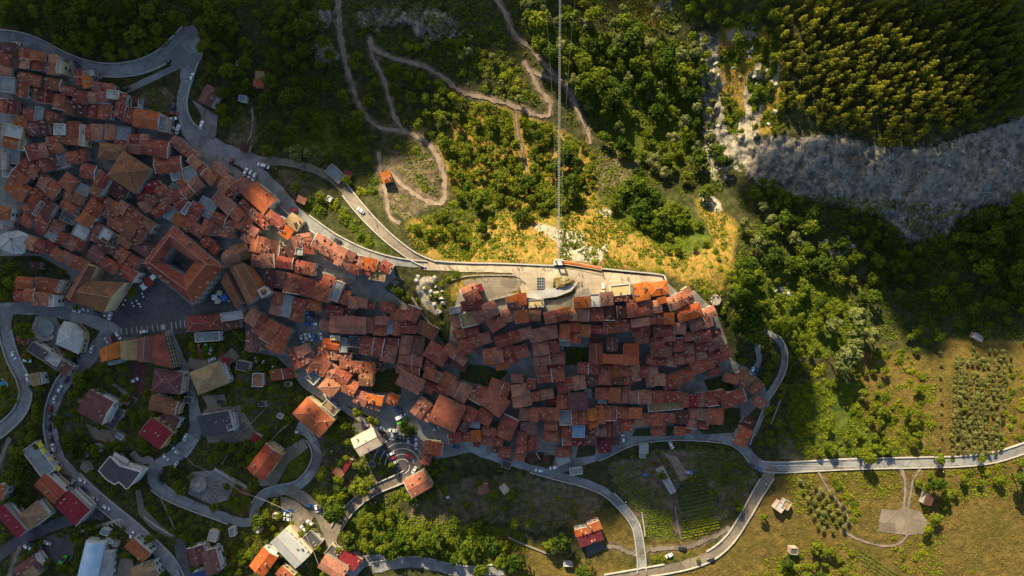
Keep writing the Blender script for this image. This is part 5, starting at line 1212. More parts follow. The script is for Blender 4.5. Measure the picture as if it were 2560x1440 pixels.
def crown_broad(seed, lobes=15, per=44, spread=.62, hgt_=.55):
    rng = np.random.default_rng(seed)
    cs = []; rs = []
    for _ in range(lobes):
        a = rng.random() * 6.283; d = spread * math.sqrt(rng.random()) * (.6 + .8 * rng.random()); z = hgt_ * (1.05 - d * d * 1.4) + rng.normal() * .1
        cs.append((d * math.cos(a) * (1 + .25 * rng.normal()), d * math.sin(a), z + .75)); rs.append(.24 + .16 * rng.random())
    return leaf_cloud(cs, rs, per, .115, rng)
def crown_pine(seed):
    rng = np.random.default_rng(seed); cs = []; rs = []
    for L in range(6):
        z = .8 + L * .5; r = .78 * (1 - L / 6.2); n = max(1, 7 - L)
        for i in range(n):
            a = 6.283 * (i + rng.random() * .8) / n; cs.append((r * math.cos(a), r * math.sin(a), z + rng.normal() * .08)); rs.append(.22 + .14 * rng.random())
    cs += [(0, 0, 3.6)]; rs += [.16]
    return leaf_cloud(cs, rs, 16, .165, rng, 1.0, .1)
def trunk_mesh(name, h, r, limbs, seed, spread):
    m = MB(); rr = random.Random(seed)
    m.tube((0, 0, -.35), (0, 0, h), r, r * .6, 6)
    for i in range(limbs):
        a = 6.283 * i / max(1, limbs) + rr.uniform(-.4, .4)
        m.tube((0, 0, h * rr.uniform(.6, 1)), (math.cos(a) * spread, math.sin(a) * spread, h + spread * rr.uniform(.6, 1.1)), r * .5, r * .18, 5)
    return m.mesh(name, 'bark')
BROAD = [npmesh('crown', *crown_broad(100 + i, 13 + i % 4 * 3, 44, .55 + .05 * (i % 3), .5 + .1 * (i % 2)), 'leaf_broad') for i in range(7)]
SILV = [npmesh('crown', *crown_broad(200 + i, 12, 40, .52, .55), 'leaf_silver') for i in range(4)]
BUSH = [npmesh('foliage', *(lambda VF: (VF[0] * np.array([1, 1, .75]) - np.array([0, 0, .55]), VF[1]))(crown_broad(300 + i, 9, 30, .6, .35)), 'leaf_bush') for i in range(6)]
PINE = [npmesh('crown', *crown_pine(400 + i), 'leaf_pine') for i in range(5)]
OLIV = [npmesh('crown', *crown_broad(500 + i, 8, 36, .42, .5), 'leaf_silver') for i in range(4)]
T_BROAD = [trunk_mesh('trunk', .8, .07, 5, i, .45) for i in range(3)]
T_PINE = trunk_mesh('trunk', 3.2, .09, 0, 9, .1)
T_OLIV = trunk_mesh('trunk', .6, .09, 4, 5, .3)
T_BUSH = trunk_mesh('stem', .15, .05, 5, 6, .35)
# distance to roads and houses, so nothing grows through them
bl = blur(built, 0) if False else built
occ = built.copy()
for o in COL.objects:
    if o.type == 'EMPTY' and o.get('category') and o.name.split('.')[0] in ('house', 'flat_roofed_building', 'shed'):
        pass
for ln in HOUSES.replace('\n', ';').split(';'):
    t = ln.split()
    if not t: continue
    u, v, w, h, a = map(float, t[:5]); r = math.hypot(w, h) / 2 + 3
    i0, i1 = np.searchsorted(GV, (v - r, v + r)); j0, j1 = np.searchsorted(GU, (u - r, u + r))
    du = UU[i0:i1, j0:j1] - u; dv = VV[i0:i1, j0:j1] - v; c, s = math.cos(math.radians(a)), math.sin(math.radians(a))
    x = du * c + dv * s; y = -du * s + dv * c
    occ[i0:i1, j0:j1] = np.maximum(occ[i0:i1, j0:j1], ((abs(x) < w / 2 + 2) & (abs(y) < h / 2 + 2)))
def occupied(u, v):
    i = int(round((v - GV[0]) / G)); j = int(round((u - GU[0]) / G))
    return 0 <= i < nr and 0 <= j < nc and occ[i, j] > .5
PLANTS = []
def plant(kind, u, v, rpx, force=False):
    if not force and occupied(u, v): return
    PLANTS.append((kind, u, v, rpx))
class Scatter:
    def __init__(s): s.pts = []
    def fill(s, poly, spacing, rmin, rmax, kinds, prob=1.0, seed=0, noise=0.0):
        rr = random.Random(seed); us = [p[0] for p in poly]; vs = [p[1] for p in poly]
        area = (max(us) - min(us)) * (max(vs) - min(vs)); n = int(area / (spacing * spacing) * 2.4)
        cu = np.array([rr.uniform(min(us), max(us)) for _ in range(n)]); cv = np.array([rr.uniform(min(vs), max(vs)) for _ in range(n)])
        ok = inpoly(cu, cv, poly); nz = fbm(cu / 70, cv / 70, 500 + seed)
        for u, v, k, z in zip(cu, cv, ok, nz):
            if not k or (noise and z < noise) or not (-12 < u < 2572 and -12 < v < 1452): continue
            if rr.random() > prob or occupied(u, v): continue
            if any((u - a) ** 2 + (v - b) ** 2 < (spacing * .78) ** 2 for a, b in s.pts): continue
            s.pts.append((u, v)); plant(rr.choice(kinds), u, v, rr.uniform(rmin, rmax))
SCT = Scatter()
# trees one can point at
for u, v, r in [(1490, 200, 46), (1530, 238, 40), (1458, 160, 32), (1350, 62, 32), (1420, 62, 34), (1480, 42, 28), (1345, 112, 28), (1375, 140, 30), (1432, 128, 30), (1480, 120, 28), (1535, 130, 30), (1580, 100, 32), (1600, 160, 30), (1660, 150, 34), (1700, 180, 32), (1620, 205, 30), (1560, 60, 24), (1520, 240, 34), (1470, 210, 34), (1558, 225, 30), (1415, 392, 30), (1390, 424, 26), (1430, 462, 34), (1322, 460, 30), (1250, 452, 30), (1200, 502, 28), (1560, 482, 32), (1600, 472, 36), (1640, 500, 34), (1600, 530, 36), (1662, 540, 30), (1540, 512, 24), (1700, 562, 26), (1640, 566, 26), (1745, 402, 26), (1812, 402, 24), (1760, 482, 22), (1868, 662, 28), (1862, 692, 26), (1850, 740, 30), (1872, 782, 34), (1890, 832, 34), (1840, 815, 26), (650, 1300, 24), (804, 1182, 20), (846, 1198, 15), (848, 1224, 18), (858, 1238, 17), (906, 1220, 26), (922, 1202, 20), (834, 1284, 30), (850, 1272, 22), (872, 1340, 24), (880, 1366, 18), (914, 1366, 22), (916, 1330, 14), (848, 1374, 13), (962, 1366, 24), (1000, 1350, 28), (980, 1386, 24), (1070, 1345, 32), (1060, 1376, 22), (1096, 1332, 18), (1113, 1227, 15), (1197, 1208, 13), (1237, 1236, 17), (1276, 1240, 17), (1135, 1310, 27), (1195, 1305, 24), (1170, 1362, 28), (1212, 1350, 20), (1232, 1366, 26), (1252, 1402, 28), (1292, 1402, 28), (1204, 1422, 26), (1286, 1306, 17), (1324, 1306, 15), (1402, 1356, 28), (1375, 1362, 20), (1462, 1428, 26), (893, 1031, 15), (928, 1048, 14), (942, 1054, 13), (863, 1065, 13), (1014, 1058, 18), (1026, 1072, 20), (1008, 1072, 14), (905, 1157, 10), (440, 1188, 18), (446, 1212, 17), (458, 1228, 16), (434, 1170, 12), (567, 1215, 11), (538, 1265, 15), (208, 948, 26), (226, 938, 20), (196, 976, 14), (152, 1048, 20), (182, 1108, 24), (196, 1132, 22), (335, 732, 15), (192, 768, 10), (72, 826, 24), (66, 1172, 28), (42, 1192, 26), (52, 1150, 22), (60, 1245, 24), (1655, 1188, 15), (1845, 1268, 13), (2168, 1142, 22), (2346, 1148, 17), (2450, 1144, 13), (2336, 1205, 26), (2550, 1190, 28), (2462, 836, 12), (745, 1090, 10), (330, 975, 14), (2410, 1020, 12), (1908, 1290, 13), (1780, 1230, 16), (1840, 1255, 12), (1110, 1170, 10), (1745, 1400, 8), (1850, 1220, 10), (310, 1320, 8), (376, 1345, 16), (150, 1420, 12), (150, 1336, 11), (232, 1180, 10), (375, 1372, 10)]: plant('broad', u, v, r, True); SCT.pts.append((u, v))
for u, v, r in [(2142, 792, 40), (2162, 832, 36), (2112, 880, 42), (2082, 812, 28), (2092, 912, 34), (2130, 850, 34), (1860, 560, 24), (1930, 552, 24), (1982, 592, 24), (1892, 602, 26), (1902, 520, 18), (755, 388, 34), (790, 392, 28), (730, 380, 24), (480, 1190, 13), (1738, 272, 24), (1622, 110, 22), (1540, 60, 22), (1700, 135, 24), (1460, 62, 22)]: plant('silver', u, v, r, True); SCT.pts.append((u, v))
for u, v, r in [(430, 95 + 200, 7), (488, 306, 8), (506, 284, 6), (512, 278, 6), (2335, 1060, 14), (2462, 905, 14), (2320, 855, 16), (1098, 446, 8), (1055, 472, 9), (990, 365, 14), (1035, 372, 16), (800, 520, 26), (770, 505, 22), (836, 510, 20), (860, 540, 24), (880, 562, 24), (900, 585, 24), (920, 600, 18), (930, 478, 16), (902, 482, 18), (938, 452, 16), (2060, 922, 18), (2046, 940, 14), (1140, 690, 18), (1120, 694, 14), (1092, 735, 14), (1098, 768, 10), (1105, 808, 8), (2385, 1150, 12), (2130, 1248, 14), (2140, 1262, 14), (2150, 1280, 16), (2142, 1298, 14), (2120, 1240, 12), (2104, 1224, 14), (2092, 1208, 12)]: plant('bush', u, v, r, True); SCT.pts.append((u, v))
B, Bs, BB, SV = ['broad'], ['broad', 'broad', 'bush'], ['bush'], ['broad', 'broad', 'silver']
SCT.fill([(1300, 10), (1440, -10), (1640, 40), (1730, 90), (1770, 220), (1800, 400), (1720, 450), (1580, 440), (1500, 340), (1460, 250), (1350, 120)], 36, 15, 26, SV, seed=1)
SCT.fill([(1090, 360), (1200, 300), (1340, 300), (1480, 370), (1490, 500), (1380, 540), (1240, 560), (1150, 600), (1000, 580), (1110, 520)], 24, 9, 19, ['bush', 'broad', 'broad'], .95, seed=2)
SCT.fill([(1060, 270), (1180, 240), (1320, 290), (1320, 340), (1150, 350), (1060, 350)], 26, 9, 17, ['bush', 'bush', 'broad'], .8, seed=3)
SCT.fill([(960, 60), (1100, 100), (1220, 60), (1300, 150), (1340, 275), (1240, 245), (1130, 190), (1010, 140)], 24, 8, 17, ['bush', 'bush', 'silver'], .9, seed=4)
SCT.fill([(880, 110), (940, 170), (1000, 160), (1100, 200), (1170, 240), (1060, 330), (990, 300), (930, 280), (890, 200)], 25, 9, 19, Bs, .95, seed=5)
SCT.fill([(-10, -10), (500, -10), (490, 40), (440, 90), (340, 148), (210, 140), (100, 86), (-10, 72)], 27, 11, 24, B, seed=6)
SCT.fill([(500, -10), (850, -10), (852, 150), (880, 230), (930, 320), (950, 440), (900, 500), (830, 420), (720, 395), (640, 390), (640, 260), (560, 330), (535, 240), (500, 130)], 31, 11, 24, B, .9, seed=7, noise=.38)
SCT.fill([(1700, -10), (1960, -10), (1950, 60), (1900, 60), (1800, 80), (1740, 70)], 28, 10, 20, Bs, seed=8)
SCT.fill([(1870, 480), (1960, 495), (2140, 530), (2222, 560), (2240, 612), (2350, 600), (2420, 545), (2480, 510), (2570, 525), (2570, 780), (2420, 790), (2260, 760), (2150, 760), (2050, 680), (1900, 640)], 34, 15, 28, B, seed=9)
SCT.fill([(2160, 760), (2420, 790), (2570, 780), (2570, 850), (2440, 850), (2300, 860), (2220, 840)], 30, 9, 18, Bs, .8, seed=10, noise=.42)
SCT.fill([(1830, 640), (2050, 680), (2110, 760), (2040, 880), (1980, 960), (1960, 860), (1900, 820), (1830, 800), (1800, 760)], 25, 10, 19, ['bush', 'broad', 'broad'], .95, seed=11)
SCT.fill([(2000, 900), (2080, 930), (2150, 900), (2260, 850), (2320, 880), (2310, 1000), (2330, 1130), (2240, 1140), (2000, 1140), (1960, 1060)], 19, 8, 16, ['bush', 'bush', 'broad'], .92, seed=12, noise=.40)
SCT.fill([(2068, 1186), (2096, 1200), (2130, 1240), (2156, 1290), (2140, 1318), (2118, 1300), (2100, 1250)], 13, 7, 11, BB, seed=60)
SCT.fill([(2225, 1345), (2300, 1335), (2330, 1400), (2280, 1440), (2230, 1420)], 19, 8, 14, BB, .8, seed=61)
SCT.fill([(1975, 1180), (2060, 1186), (2050, 1200), (1985, 1200)], 16, 6, 9, BB, .7, seed=62)
SCT.fill([(1690, 1210), (1860, 1140), (1890, 1190), (1840, 1290), (1800, 1320), (1790, 1250)], 22, 6, 12, Bs, .7, seed=63)
SCT.fill([(1250, 1150), (1300, 1180), (1400, 1210), (1330, 1210), (1250, 1190)], 20, 6, 11, BB, .7, seed=64)
SCT.fill([(1050, 1140), (1120, 1130), (1110, 1200), (1070, 1220)], 22, 7, 12, BB, .6, seed=65)
SCT.fill([(860, 1300), (980, 1330), (1060, 1310), (1160, 1330), (1300, 1370), (1330, 1440), (1180, 1420), (1060, 1395), (900, 1395)], 27, 9, 20, Bs, .95, seed=13)
SCT.fill([(1880, 1450), (1950, 1390), (2060, 1350), (2130, 1370), (2160, 1450)], 26, 10, 20, Bs, seed=14)
SCT.fill([(2290, 1190), (2380, 1180), (2360, 1270), (2330, 1340), (2320, 1430), (2240, 1440), (2300, 1350)], 27, 9, 18, Bs, .8, seed=15)
SCT.fill([(2380, 1190), (2570, 1150), (2570, 1230), (2460, 1230), (2380, 1240)], 28, 9, 16, ['bush', 'broad'], .8, seed=16)
SCT.fill([(-10, 640), (60, 650), (80, 690), (36, 700), (30, 765), (-10, 770)], 27, 13, 24, B, seed=17)
SCT.fill([(110, 660), (168, 680), (180, 720), (160, 700), (110, 690)], 20, 8, 13, B, seed=18)
SCT.fill([(470, 840), (620, 830), (640, 880), (690, 900), (740, 990), (760, 1060), (700, 1080), (620, 1140), (560, 1150), (590, 1020), (580, 930), (480, 890)], 26, 8, 17, Bs, .75, seed=19)
SCT.fill([(250, 910), (400, 920), (370, 1000), (420, 1100), (340, 1150), (210, 1120), (160, 1080), (210, 980)], 27, 9, 18, B, .7, seed=20)
SCT.fill([(60, 960), (110, 960), (110, 1040), (115, 1110), (60, 1150), (40, 1100), (70, 1040)], 24, 9, 18, B, .9, seed=21)
SCT.fill([(380, 1240), (440, 1270), (560, 1320), (520, 1360), (440, 1340), (380, 1310)], 24, 7, 14, Bs, .8, seed=22)
SCT.fill([(590, 1330), (660, 1320), (640, 1400), (600, 1440), (560, 1430)], 22, 8, 16, Bs, .9, seed=23)
SCT.fill([(770, 1230), (870, 1230), (880, 1260), (840, 1300), (800, 1290)], 22, 10, 18, B, seed=24)
SCT.fill([(810, 1080), (960, 1120), (990, 1180), (900, 1230), (810, 1220), (800, 1140)], 30, 7, 14, Bs, .6, seed=25)
SCT.fill([(1110, 1160), (1220, 1180), (1290, 1200), (1500, 1230), (1540, 1290), (1400, 1300), (1300, 1320), (1180, 1300), (1060, 1260)], 36, 7, 15, Bs, .5, seed=26)
SCT.fill([(1520, 1150), (1720, 1110), (1860, 1130), (1890, 1180), (1840, 1240), (1600, 1260)], 34, 6, 12, BB, .45, seed=27)
SCT.fill([(1810, 880), (1880, 900), (1900, 960), (1860, 1000), (1780, 970), (1760, 950)], 25, 9, 16, B, .9, seed=28)
SCT.fill([(1915, 850), (1945, 860), (1940, 920), (1910, 960), (1895, 930)], 20, 9, 15, Bs, seed=29)
SCT.fill([(1940, 960), (2000, 940), (1990, 1060), (2000, 1140), (1900, 1120), (1900, 1050)], 24, 8, 16, Bs, .9, seed=30)
SCT.fill([(1380, 540), (1560, 520), (1700, 600), (1820, 560), (1830, 660), (1780, 740), (1690, 690), (1480, 660), (1250, 650), (1080, 640), (1000, 600), (1100, 590), (1250, 560)], 23, 5, 13, BB, .6, seed=31, noise=.44)
SCT.fill([(1740, 90), (1960, 70), (1960, 340), (1840, 350), (1800, 480), (1760, 330)], 31, 8, 15, Bs, .6, seed=32)
SCT.fill([(1960, 340), (2320, 370), (2560, 310), (2560, 500), (2400, 540), (2200, 540), (1900, 470)], 34, 3, 8, BB, .42, seed=33, noise=.42)
SCT.fill([(1545, 485), (1700, 510), (1800, 600), (1720, 645), (1580, 590)], 20, 9, 16, Bs, .95, seed=51)
SCT.fill([(1800, 60), (1960, 80), (1956, 320), (1840, 330), (1790, 200)], 24, 5, 11, BB, .6, seed=52)
SCT.fill([(2100, 500), (2170, 500), (2210, 560), (2150, 580)], 26, 12, 20, B, seed=53)
SCT.fill([(2360, 560), (2480, 500), (2560, 490), (2570, 560), (2400, 600)], 28, 14, 24, B, seed=54)
SCT.fill([(1900, 440), (1960, 470), (1950, 520), (1880, 500)], 26, 10, 18, B, seed=55)
SCT.fill([(1620, 1365), (1740, 1360), (1820, 1328), (1826, 1345), (1760, 1384), (1650, 1408), (1622, 1410)], 17, 7, 11, BB, seed=34)
SCT.fill([(2380, 1230), (2560, 1230), (2560, 1440), (2360, 1440)], 62, 5, 10, BB, .6, seed=35)
SCT.fill([(2460, 960), (2570, 900), (2570, 1120), (2500, 1130), (2515, 1020)], 22, 9, 15, BB, seed=36)
SCT.fill([(700, 1130), (770, 1120), (770, 1160), (730, 1210), (696, 1210), (690, 1180)], 34, 4, 7, BB, .6, seed=37)
SCT.fill([(360, 225), (440, 200), (430, 240), (380, 290)], 30, 6, 10, B, .5, seed=38)
SCT.fill([(700, 430), (800, 440), (860, 480), (790, 520), (740, 480)], 30, 8, 16, Bs, .6, seed=39)
SCT.fill([(950, 690), (1020, 740), (1020, 780), (960, 740)], 24, 8, 14, Bs, .9, seed=40)
SCT.fill([(1060, 690), (1140, 690), (1130, 820), (1080, 810), (1030, 750)], 27, 6, 11, BB, .6, seed=41)
SCT.fill(SUBURB, 19, 5, 15, ['broad', 'bush', 'broad'], .7, seed=70, noise=.40)
SCT.fill([(1100, 360), (1330, 300), (1480, 370), (1490, 510), (1300, 560), (1010, 600), (1110, 500)], 16, 5, 10, BB, .6, seed=71)
SCT.fill([(1830, 640), (2050, 680), (2180, 800), (2140, 900), (2000, 900), (1900, 830), (1810, 800)], 17, 7, 12, ['bush'], .9, seed=72)
SCT.fill([(1340, 120), (1500, 340), (1580, 440), (1720, 450), (1780, 380), (1750, 200), (1600, 60)], 20, 7, 12, ['bush'], .6, seed=73)
# pine plantation, olives in rows
PS = Scatter()
PS.fill([(1950, -10), (2570, -10), (2570, 280), (2440, 318), (2330, 330), (2280, 360), (2200, 352), (2130, 325), (2050, 305), (1955, 250)], 18.5, 6.5, 12.5, ['pine'], .93, seed=50)
olive_rows = []
for r in range(23):
    for c in range(11):
        u = 2392 + c * 13.6 + R.uniform(-1.6, 1.6) - r * .6; v = 868 + r * 12.2 + c * 1.2 + R.uniform(-1, 1)
        if u > 2530 - r * 1.1 or R.random() < .09 or (r < 2 and c < 3) or v > 1138: continue
        PLANTS.append(('olive', u, v, R.uniform(7.8, 9.4)))
for r in range(7):
    for c in range(6):
        u = 2000 + c * 19 + r * 8 + R.uniform(-3, 3); v = 1202 + r * 22 + c * 7 + R.uniform(-3, 3)
        if inpoly([u], [v], [(1985, 1190), (2050, 1190), (2130, 1290), (2100, 1330), (2010, 1330)])[0]: PLANTS.append(('olive', u, v, R.uniform(9, 11.5)))
for i in range(9): PLANTS.append(('olive', 2352 + R.uniform(-4, 4), 880 + i * 30, R.uniform(6, 8)))
# dark cap on how many of a kind stand as separate things: the largest ones, the rest one mass each
CAP = {'broad': 290, 'bush': 290, 'pine': 295, 'olive': 295, 'silver': 200}
INFO = {'broad': ('broadleaf_tree', 'tree', BROAD, T_BROAD), 'silver': ('silver_leaved_tree', 'tree', SILV, T_BROAD), 'bush': ('bush', 'bush', BUSH, [T_BUSH]), 'pine': ('conifer', 'conifer', PINE, [T_PINE]), 'olive': ('olive_tree', 'olive tree', OLIV, [T_OLIV])}
MASSN = {'broad': ('woodland', 'smaller trees of the woods around the village'), 'bush': ('scrub', 'low scrub scattered over the slopes'), 'pine': ('conifer_wood', 'deeper trees of the pine plantation'), 'silver': ('woodland', 'x'), 'olive': ('grove', 'x')}
COUNT = {}
for kind in CAP:
    lst = [p for p in PLANTS if p[0] == kind]
    if kind == 'pine': lst.sort(key=lambda p: math.hypot(p[1] - 2150, p[2] - 230))
    elif kind == 'bush': lst.sort(key=lambda p: -p[3])
    else: lst.sort(key=lambda p: -p[3])
    nm, cat, crowns, trunks = INFO[kind]
    mass = [[], []]; nb = 0
    COUNT[kind] = len(lst)
    for idx, (_, u, v, rpx) in enumerate(lst):
        z = zground(u, v)
        hs = {'broad': 1.25, 'silver': 1.2, 'bush': 1.0, 'pine': 1.0, 'olive': 1.0}[kind]
        rm = rpx * S
        top = rm * 1.2 * hs if kind != 'pine' else rm * 3.4
        x, y, _ = w3(u, v, z + top * .7)
        ci = R.randrange(len(crowns)); rz = R.uniform(0, 6.28); sx = rm * R.uniform(.92, 1.1); sz = rm * hs * R.uniform(.85, 1.15)
        if idx >= CAP[kind]:
            me = crowns[ci]; co = np.empty(len(me.vertices) * 3); me.vertices.foreach_get('co', co); co = co.reshape(-1, 3)
            if kind == 'bush': co = co.reshape(-1, 4, 3)[::2].reshape(-1, 3)
            c, s = math.cos(rz), math.sin(rz)
            q = np.stack([(co[:, 0] * c - co[:, 1] * s) * sx + x, (co[:, 0] * s + co[:, 1] * c) * sx + y, co[:, 2] * sz + z], 1)
            mass[0].append(q); mass[1].append(np.arange(len(q)).reshape(-1, 4) + nb); nb += len(q); continue
        root = link(nm, None, None, (x, y, z - .1), rz, (sx, sx, sz))
        link('trunk' if kind != 'bush' else 'stem', trunks[idx % len(trunks)], root)
        link('crown' if kind != 'bush' else 'foliage', crowns[ci], root)
        if kind == 'pine':
            lab = 'yellow-green conifer on the lower slope of the pine plantation above the scree' if v > 150 else 'pointed dark green conifer high on the pine plantation slope'
            if u > 2350 and v < 200: lab = 'near-black conifer in the shadowed upper corner of the pine plantation'
            fixed(root, lab, cat, 'conifers of the pine plantation')
        elif kind == 'olive' and u > 2370:
            fixed(root, 'small grey-green olive tree in the close-set rows of the eastern olive grove', cat, 'olive trees of the eastern grove')
        elif kind == 'olive':
            want(root, 'small round olive tree', cat, u, v, 'olive trees of the small orchard')
        else:
            sz_ = 'big' if rpx > 26 else 'medium-sized' if rpx > 17 else 'small' if rpx > 10 else 'tiny'
            d = {'broad': f'{sz_} round-headed green tree', 'silver': f'{sz_} silvery grey-green tree', 'bush': f'{sz_} leafy green bush'}[kind]
            want(root, d, cat, u, v, {'broad': 'broadleaf trees', 'silver': 'silvery trees', 'bush': 'bushes on the slopes'}[kind])
    if mass[0]:
        o = link(MASSN[kind][0], npmesh(MASSN[kind][0], np.concatenate(mass[0]), np.concatenate(mass[1]), crowns[0].materials[0].name))
        fixed(o, MASSN[kind][1], MASSN[kind][0].replace('_', ' ')); kindof(o, 'stuff')
print('PLANTS', COUNT)

# undergrowth: countless small leaf sprays and dry tufts over the wild ground
def undergrowth(name, label, polys, n, mat, smin, smax, seed, thr=0.0, up=1.0):
    rng = np.random.default_rng(seed); Vs = []
    P = []
    areas = [abs(sum(p[i][0] * p[(i + 1) % len(p)][1] - p[(i + 1) % len(p)][0] * p[i][1] for i in range(len(p)))) for p in polys]
    tot = sum(areas)
    for p, a in zip(polys, areas):
        m = int(n * a / tot * 1.8); us = [q[0] for q in p]; vs = [q[1] for q in p]
        u = rng.uniform(min(us), max(us), m); v = rng.uniform(min(vs), max(vs), m)
        k = inpoly(u, v, p) & (fbm(u / 30, v / 30, 700 + seed) > thr) & (u > -60) & (u < 2620) & (v > -60) & (v < 1500)
        i = np.clip(np.round((v - GV[0]) / G).astype(int), 0, nr - 1); j = np.clip(np.round((u - GU[0]) / G).astype(int), 0, nc - 1)
        k &= occ[i, j] < .5
        z = Zg[i, j]; kq = S * (HC - z) / HC
        P.append(np.stack([(u - W0 / 2) * kq, (H0 / 2 - v) * kq, z], 1)[k])
    P = np.concatenate(P); m = len(P)
    Nn = rng.normal(size=(m, 3)); Nn[:, 2] = np.abs(Nn[:, 2]) + up; Nn /= np.linalg.norm(Nn, axis=1)[:, None]
    t = np.cross(Nn, rng.normal(size=(m, 3))); t /= np.linalg.norm(t, axis=1)[:, None]; b = np.cross(Nn, t)
    s = rng.uniform(smin, smax, m)[:, None]
    P[:, 2] += s[:, 0] * .5
    V = np.stack([P - t * s, P - b * s * .6, P + t * s, P + b * s * .6 + Nn * s * .4], 1).reshape(-1, 3)
    o = link(name, npmesh(name, V, np.arange(len(V)).reshape(-1, 4), mat)); fixed(o, label, name.replace('_', ' ')); kindof(o, 'stuff')
GARD = [[(1410, 868), (1474, 868), (1474, 910), (1412, 912)], [(1150, 908), (1215, 915), (1270, 930), (1232, 968), (1150, 948)], [(932, 930), (1000, 918), (1002, 985), (930, 978)], [(1760, 950), (1830, 935), (1835, 985), (1770, 975)], [(1740, 1070), (1800, 1020), (1850, 1020), (1850, 1080)]]
occ_k = occ; occ = np.zeros_like(occ)
GW = 1
WILD = [[(-20, -20), (860, -20), (860, 200), (960, 440), (880, 500), (640, 390), (520, 250), (480, 120), (300, 150), (-20, 70)], [(860, -20), (1740, -20), (1820, 480), (1480, 520), (1100, 560), (960, 300)], [(1850, 480), (2600, 520), (2600, 850), (2200, 850), (2000, 900), (1830, 800)]]
undergrowth('undergrowth', 'rank dark greenery filling small gardens inside the old town', GARD, 2600, 'leaf_broad', .4, .9, 9, .3)
occ = occ_k
undergrowth('undergrowth', 'dense low scrub between the trees of the dark slopes', WILD, 42000, 'leaf_broad', .35, .9, 1, .44)
undergrowth('undergrowth', 'bright green brambles and herbs on the sunlit banks', Z_GREEN, 30000, 'leaf_bush', .3, .75, 2, .46)
undergrowth('dry_grass', 'straw coloured grass tufts on the sunlit slopes and fields', Z_DRY[1:] + Z_FIELD, 36000, 'straw', .22, .5, 3, .42, .3)
undergrowth('undergrowth', 'patchy weeds and herbs in the gardens below the town', Z_SOIL + [SUBURB], 40000, 'leaf_crop', .25, .65, 4, .43)
undergrowth('undergrowth', 'scattered tufts and creepers on the dry castle slope', Z_DRY[1:] + Z_LIME[3:4], 40000, 'leaf_bush', .3, .75, 6, .5)

# crops in rows
def crops(name, label, poly, ang, gap, step, size, mat, seed):
    rng = np.random.default_rng(seed); c, s = math.cos(math.radians(ang)), math.sin(math.radians(ang))
    A = np.array(poly, float); cu, cv = A.mean(0); rad = np.linalg.norm(A - [cu, cv], axis=1).max()
    P = []
    for a in np.arange(-rad, rad, gap):
        t = np.arange(-rad, rad, step) + rng.uniform(0, step)
        P.append(np.stack([cu + t * c - a * s, cv + t * s + a * c], 1))
    P = np.concatenate(P); P = P[inpoly(P[:, 0], P[:, 1], poly)]
    P = np.repeat(P, 3, 0) + rng.normal(size=(len(P) * 3, 2)) * .7
    i = np.clip(np.round((P[:, 1] - GV[0]) / G).astype(int), 0, nr - 1); j = np.clip(np.round((P[:, 0] - GU[0]) / G).astype(int), 0, nc - 1)
    z = Zg[i, j]; kq = S * (HC - z) / HC; m = len(P)
    Q = np.stack([(P[:, 0] - W0 / 2) * kq, (H0 / 2 - P[:, 1]) * kq, z + size * rng.uniform(.4, 1.3, m)], 1)
    Nn = rng.normal(size=(m, 3)); Nn[:, 2] = np.abs(Nn[:, 2]) + .8; Nn /= np.linalg.norm(Nn, axis=1)[:, None]
    t = np.cross(Nn, rng.normal(size=(m, 3))); t /= np.linalg.norm(t, axis=1)[:, None]; b = np.cross(Nn, t); ss = size * rng.uniform(.6, 1.1, m)[:, None]
    V = np.stack([Q - t * ss, Q - b * ss * .7, Q + t * ss, Q + b * ss * .7], 1).reshape(-1, 3)
    o = link(name, npmesh(name, V, np.arange(len(V)).reshape(-1, 4), mat)); fixed(o, label, 'crops'); kindof(o, 'stuff')
crops('crop_rows', 'dark vegetable rows on the upper terrace under the lane', [(1735, 1105), (1790, 1100), (1860, 1140), (1880, 1190), (1840, 1220), (1740, 1190)], 10, 10, 3, .6, 'leaf_crop', 1)
crops('crop_rows', 'rows of tall maize beside the pale track', [(1616, 1278), (1650, 1272), (1664, 1335), (1612, 1335)], -10, 6, 3, .55, 'leaf_crop', 2)
crops('crop_rows', 'leafy strip of beans right of the maize', [(1652, 1272), (1676, 1276), (1690, 1345), (1664, 1350)], 80, 5, 3, .5, 'leaf_bush', 3)
crops('crop_rows', 'ploughed plot with thin green rows below the greenhouse', [(1700, 1210), (1760, 1190), (1790, 1250), (1780, 1320), (1706, 1340), (1696, 1250)], -12, 10, 3, .6, 'leaf_crop', 4)
crops('crop_rows', 'bushy bean rows at the foot of the vegetable garden', [(1706, 1300), (1790, 1285), (1800, 1320), (1740, 1345), (1706, 1345)], -12, 7, 3, .5, 'leaf_bush', 5)
crops('crop_rows', 'narrow rows on the left vegetable plot by the lane', [(1530, 1180), (1570, 1190), (1640, 1250), (1626, 1290), (1590, 1280), (1545, 1220)], 35, 8, 3, .5, 'leaf_crop', 6)
crops('crop_rows', 'small square plot of rows among dark gardens', [(1226, 1250), (1276, 1262), (1264, 1300), (1226, 1290)], 15, 9, 3, .38, 'leaf_crop', 7)
crops('crop_rows', 'dark rows behind the tan hip-roofed villa', [(566, 965), (610, 970), (615, 1015), (566, 1010)], 0, 8, 3, .4, 'leaf_crop', 8)
crops('crop_rows', 'diagonal green rows at the bottom edge below the field', [(2125, 1380), (2150, 1375), (2250, 1440), (2190, 1450)], 33, 9, 2.5, .5, 'leaf_crop', 9)
crops('crop_rows', 'kitchen garden rows left of the fan-shaped car park', [(860, 1130), (950, 1150), (960, 1190), (880, 1200)], 15, 9, 3, .36, 'leaf_crop', 10)

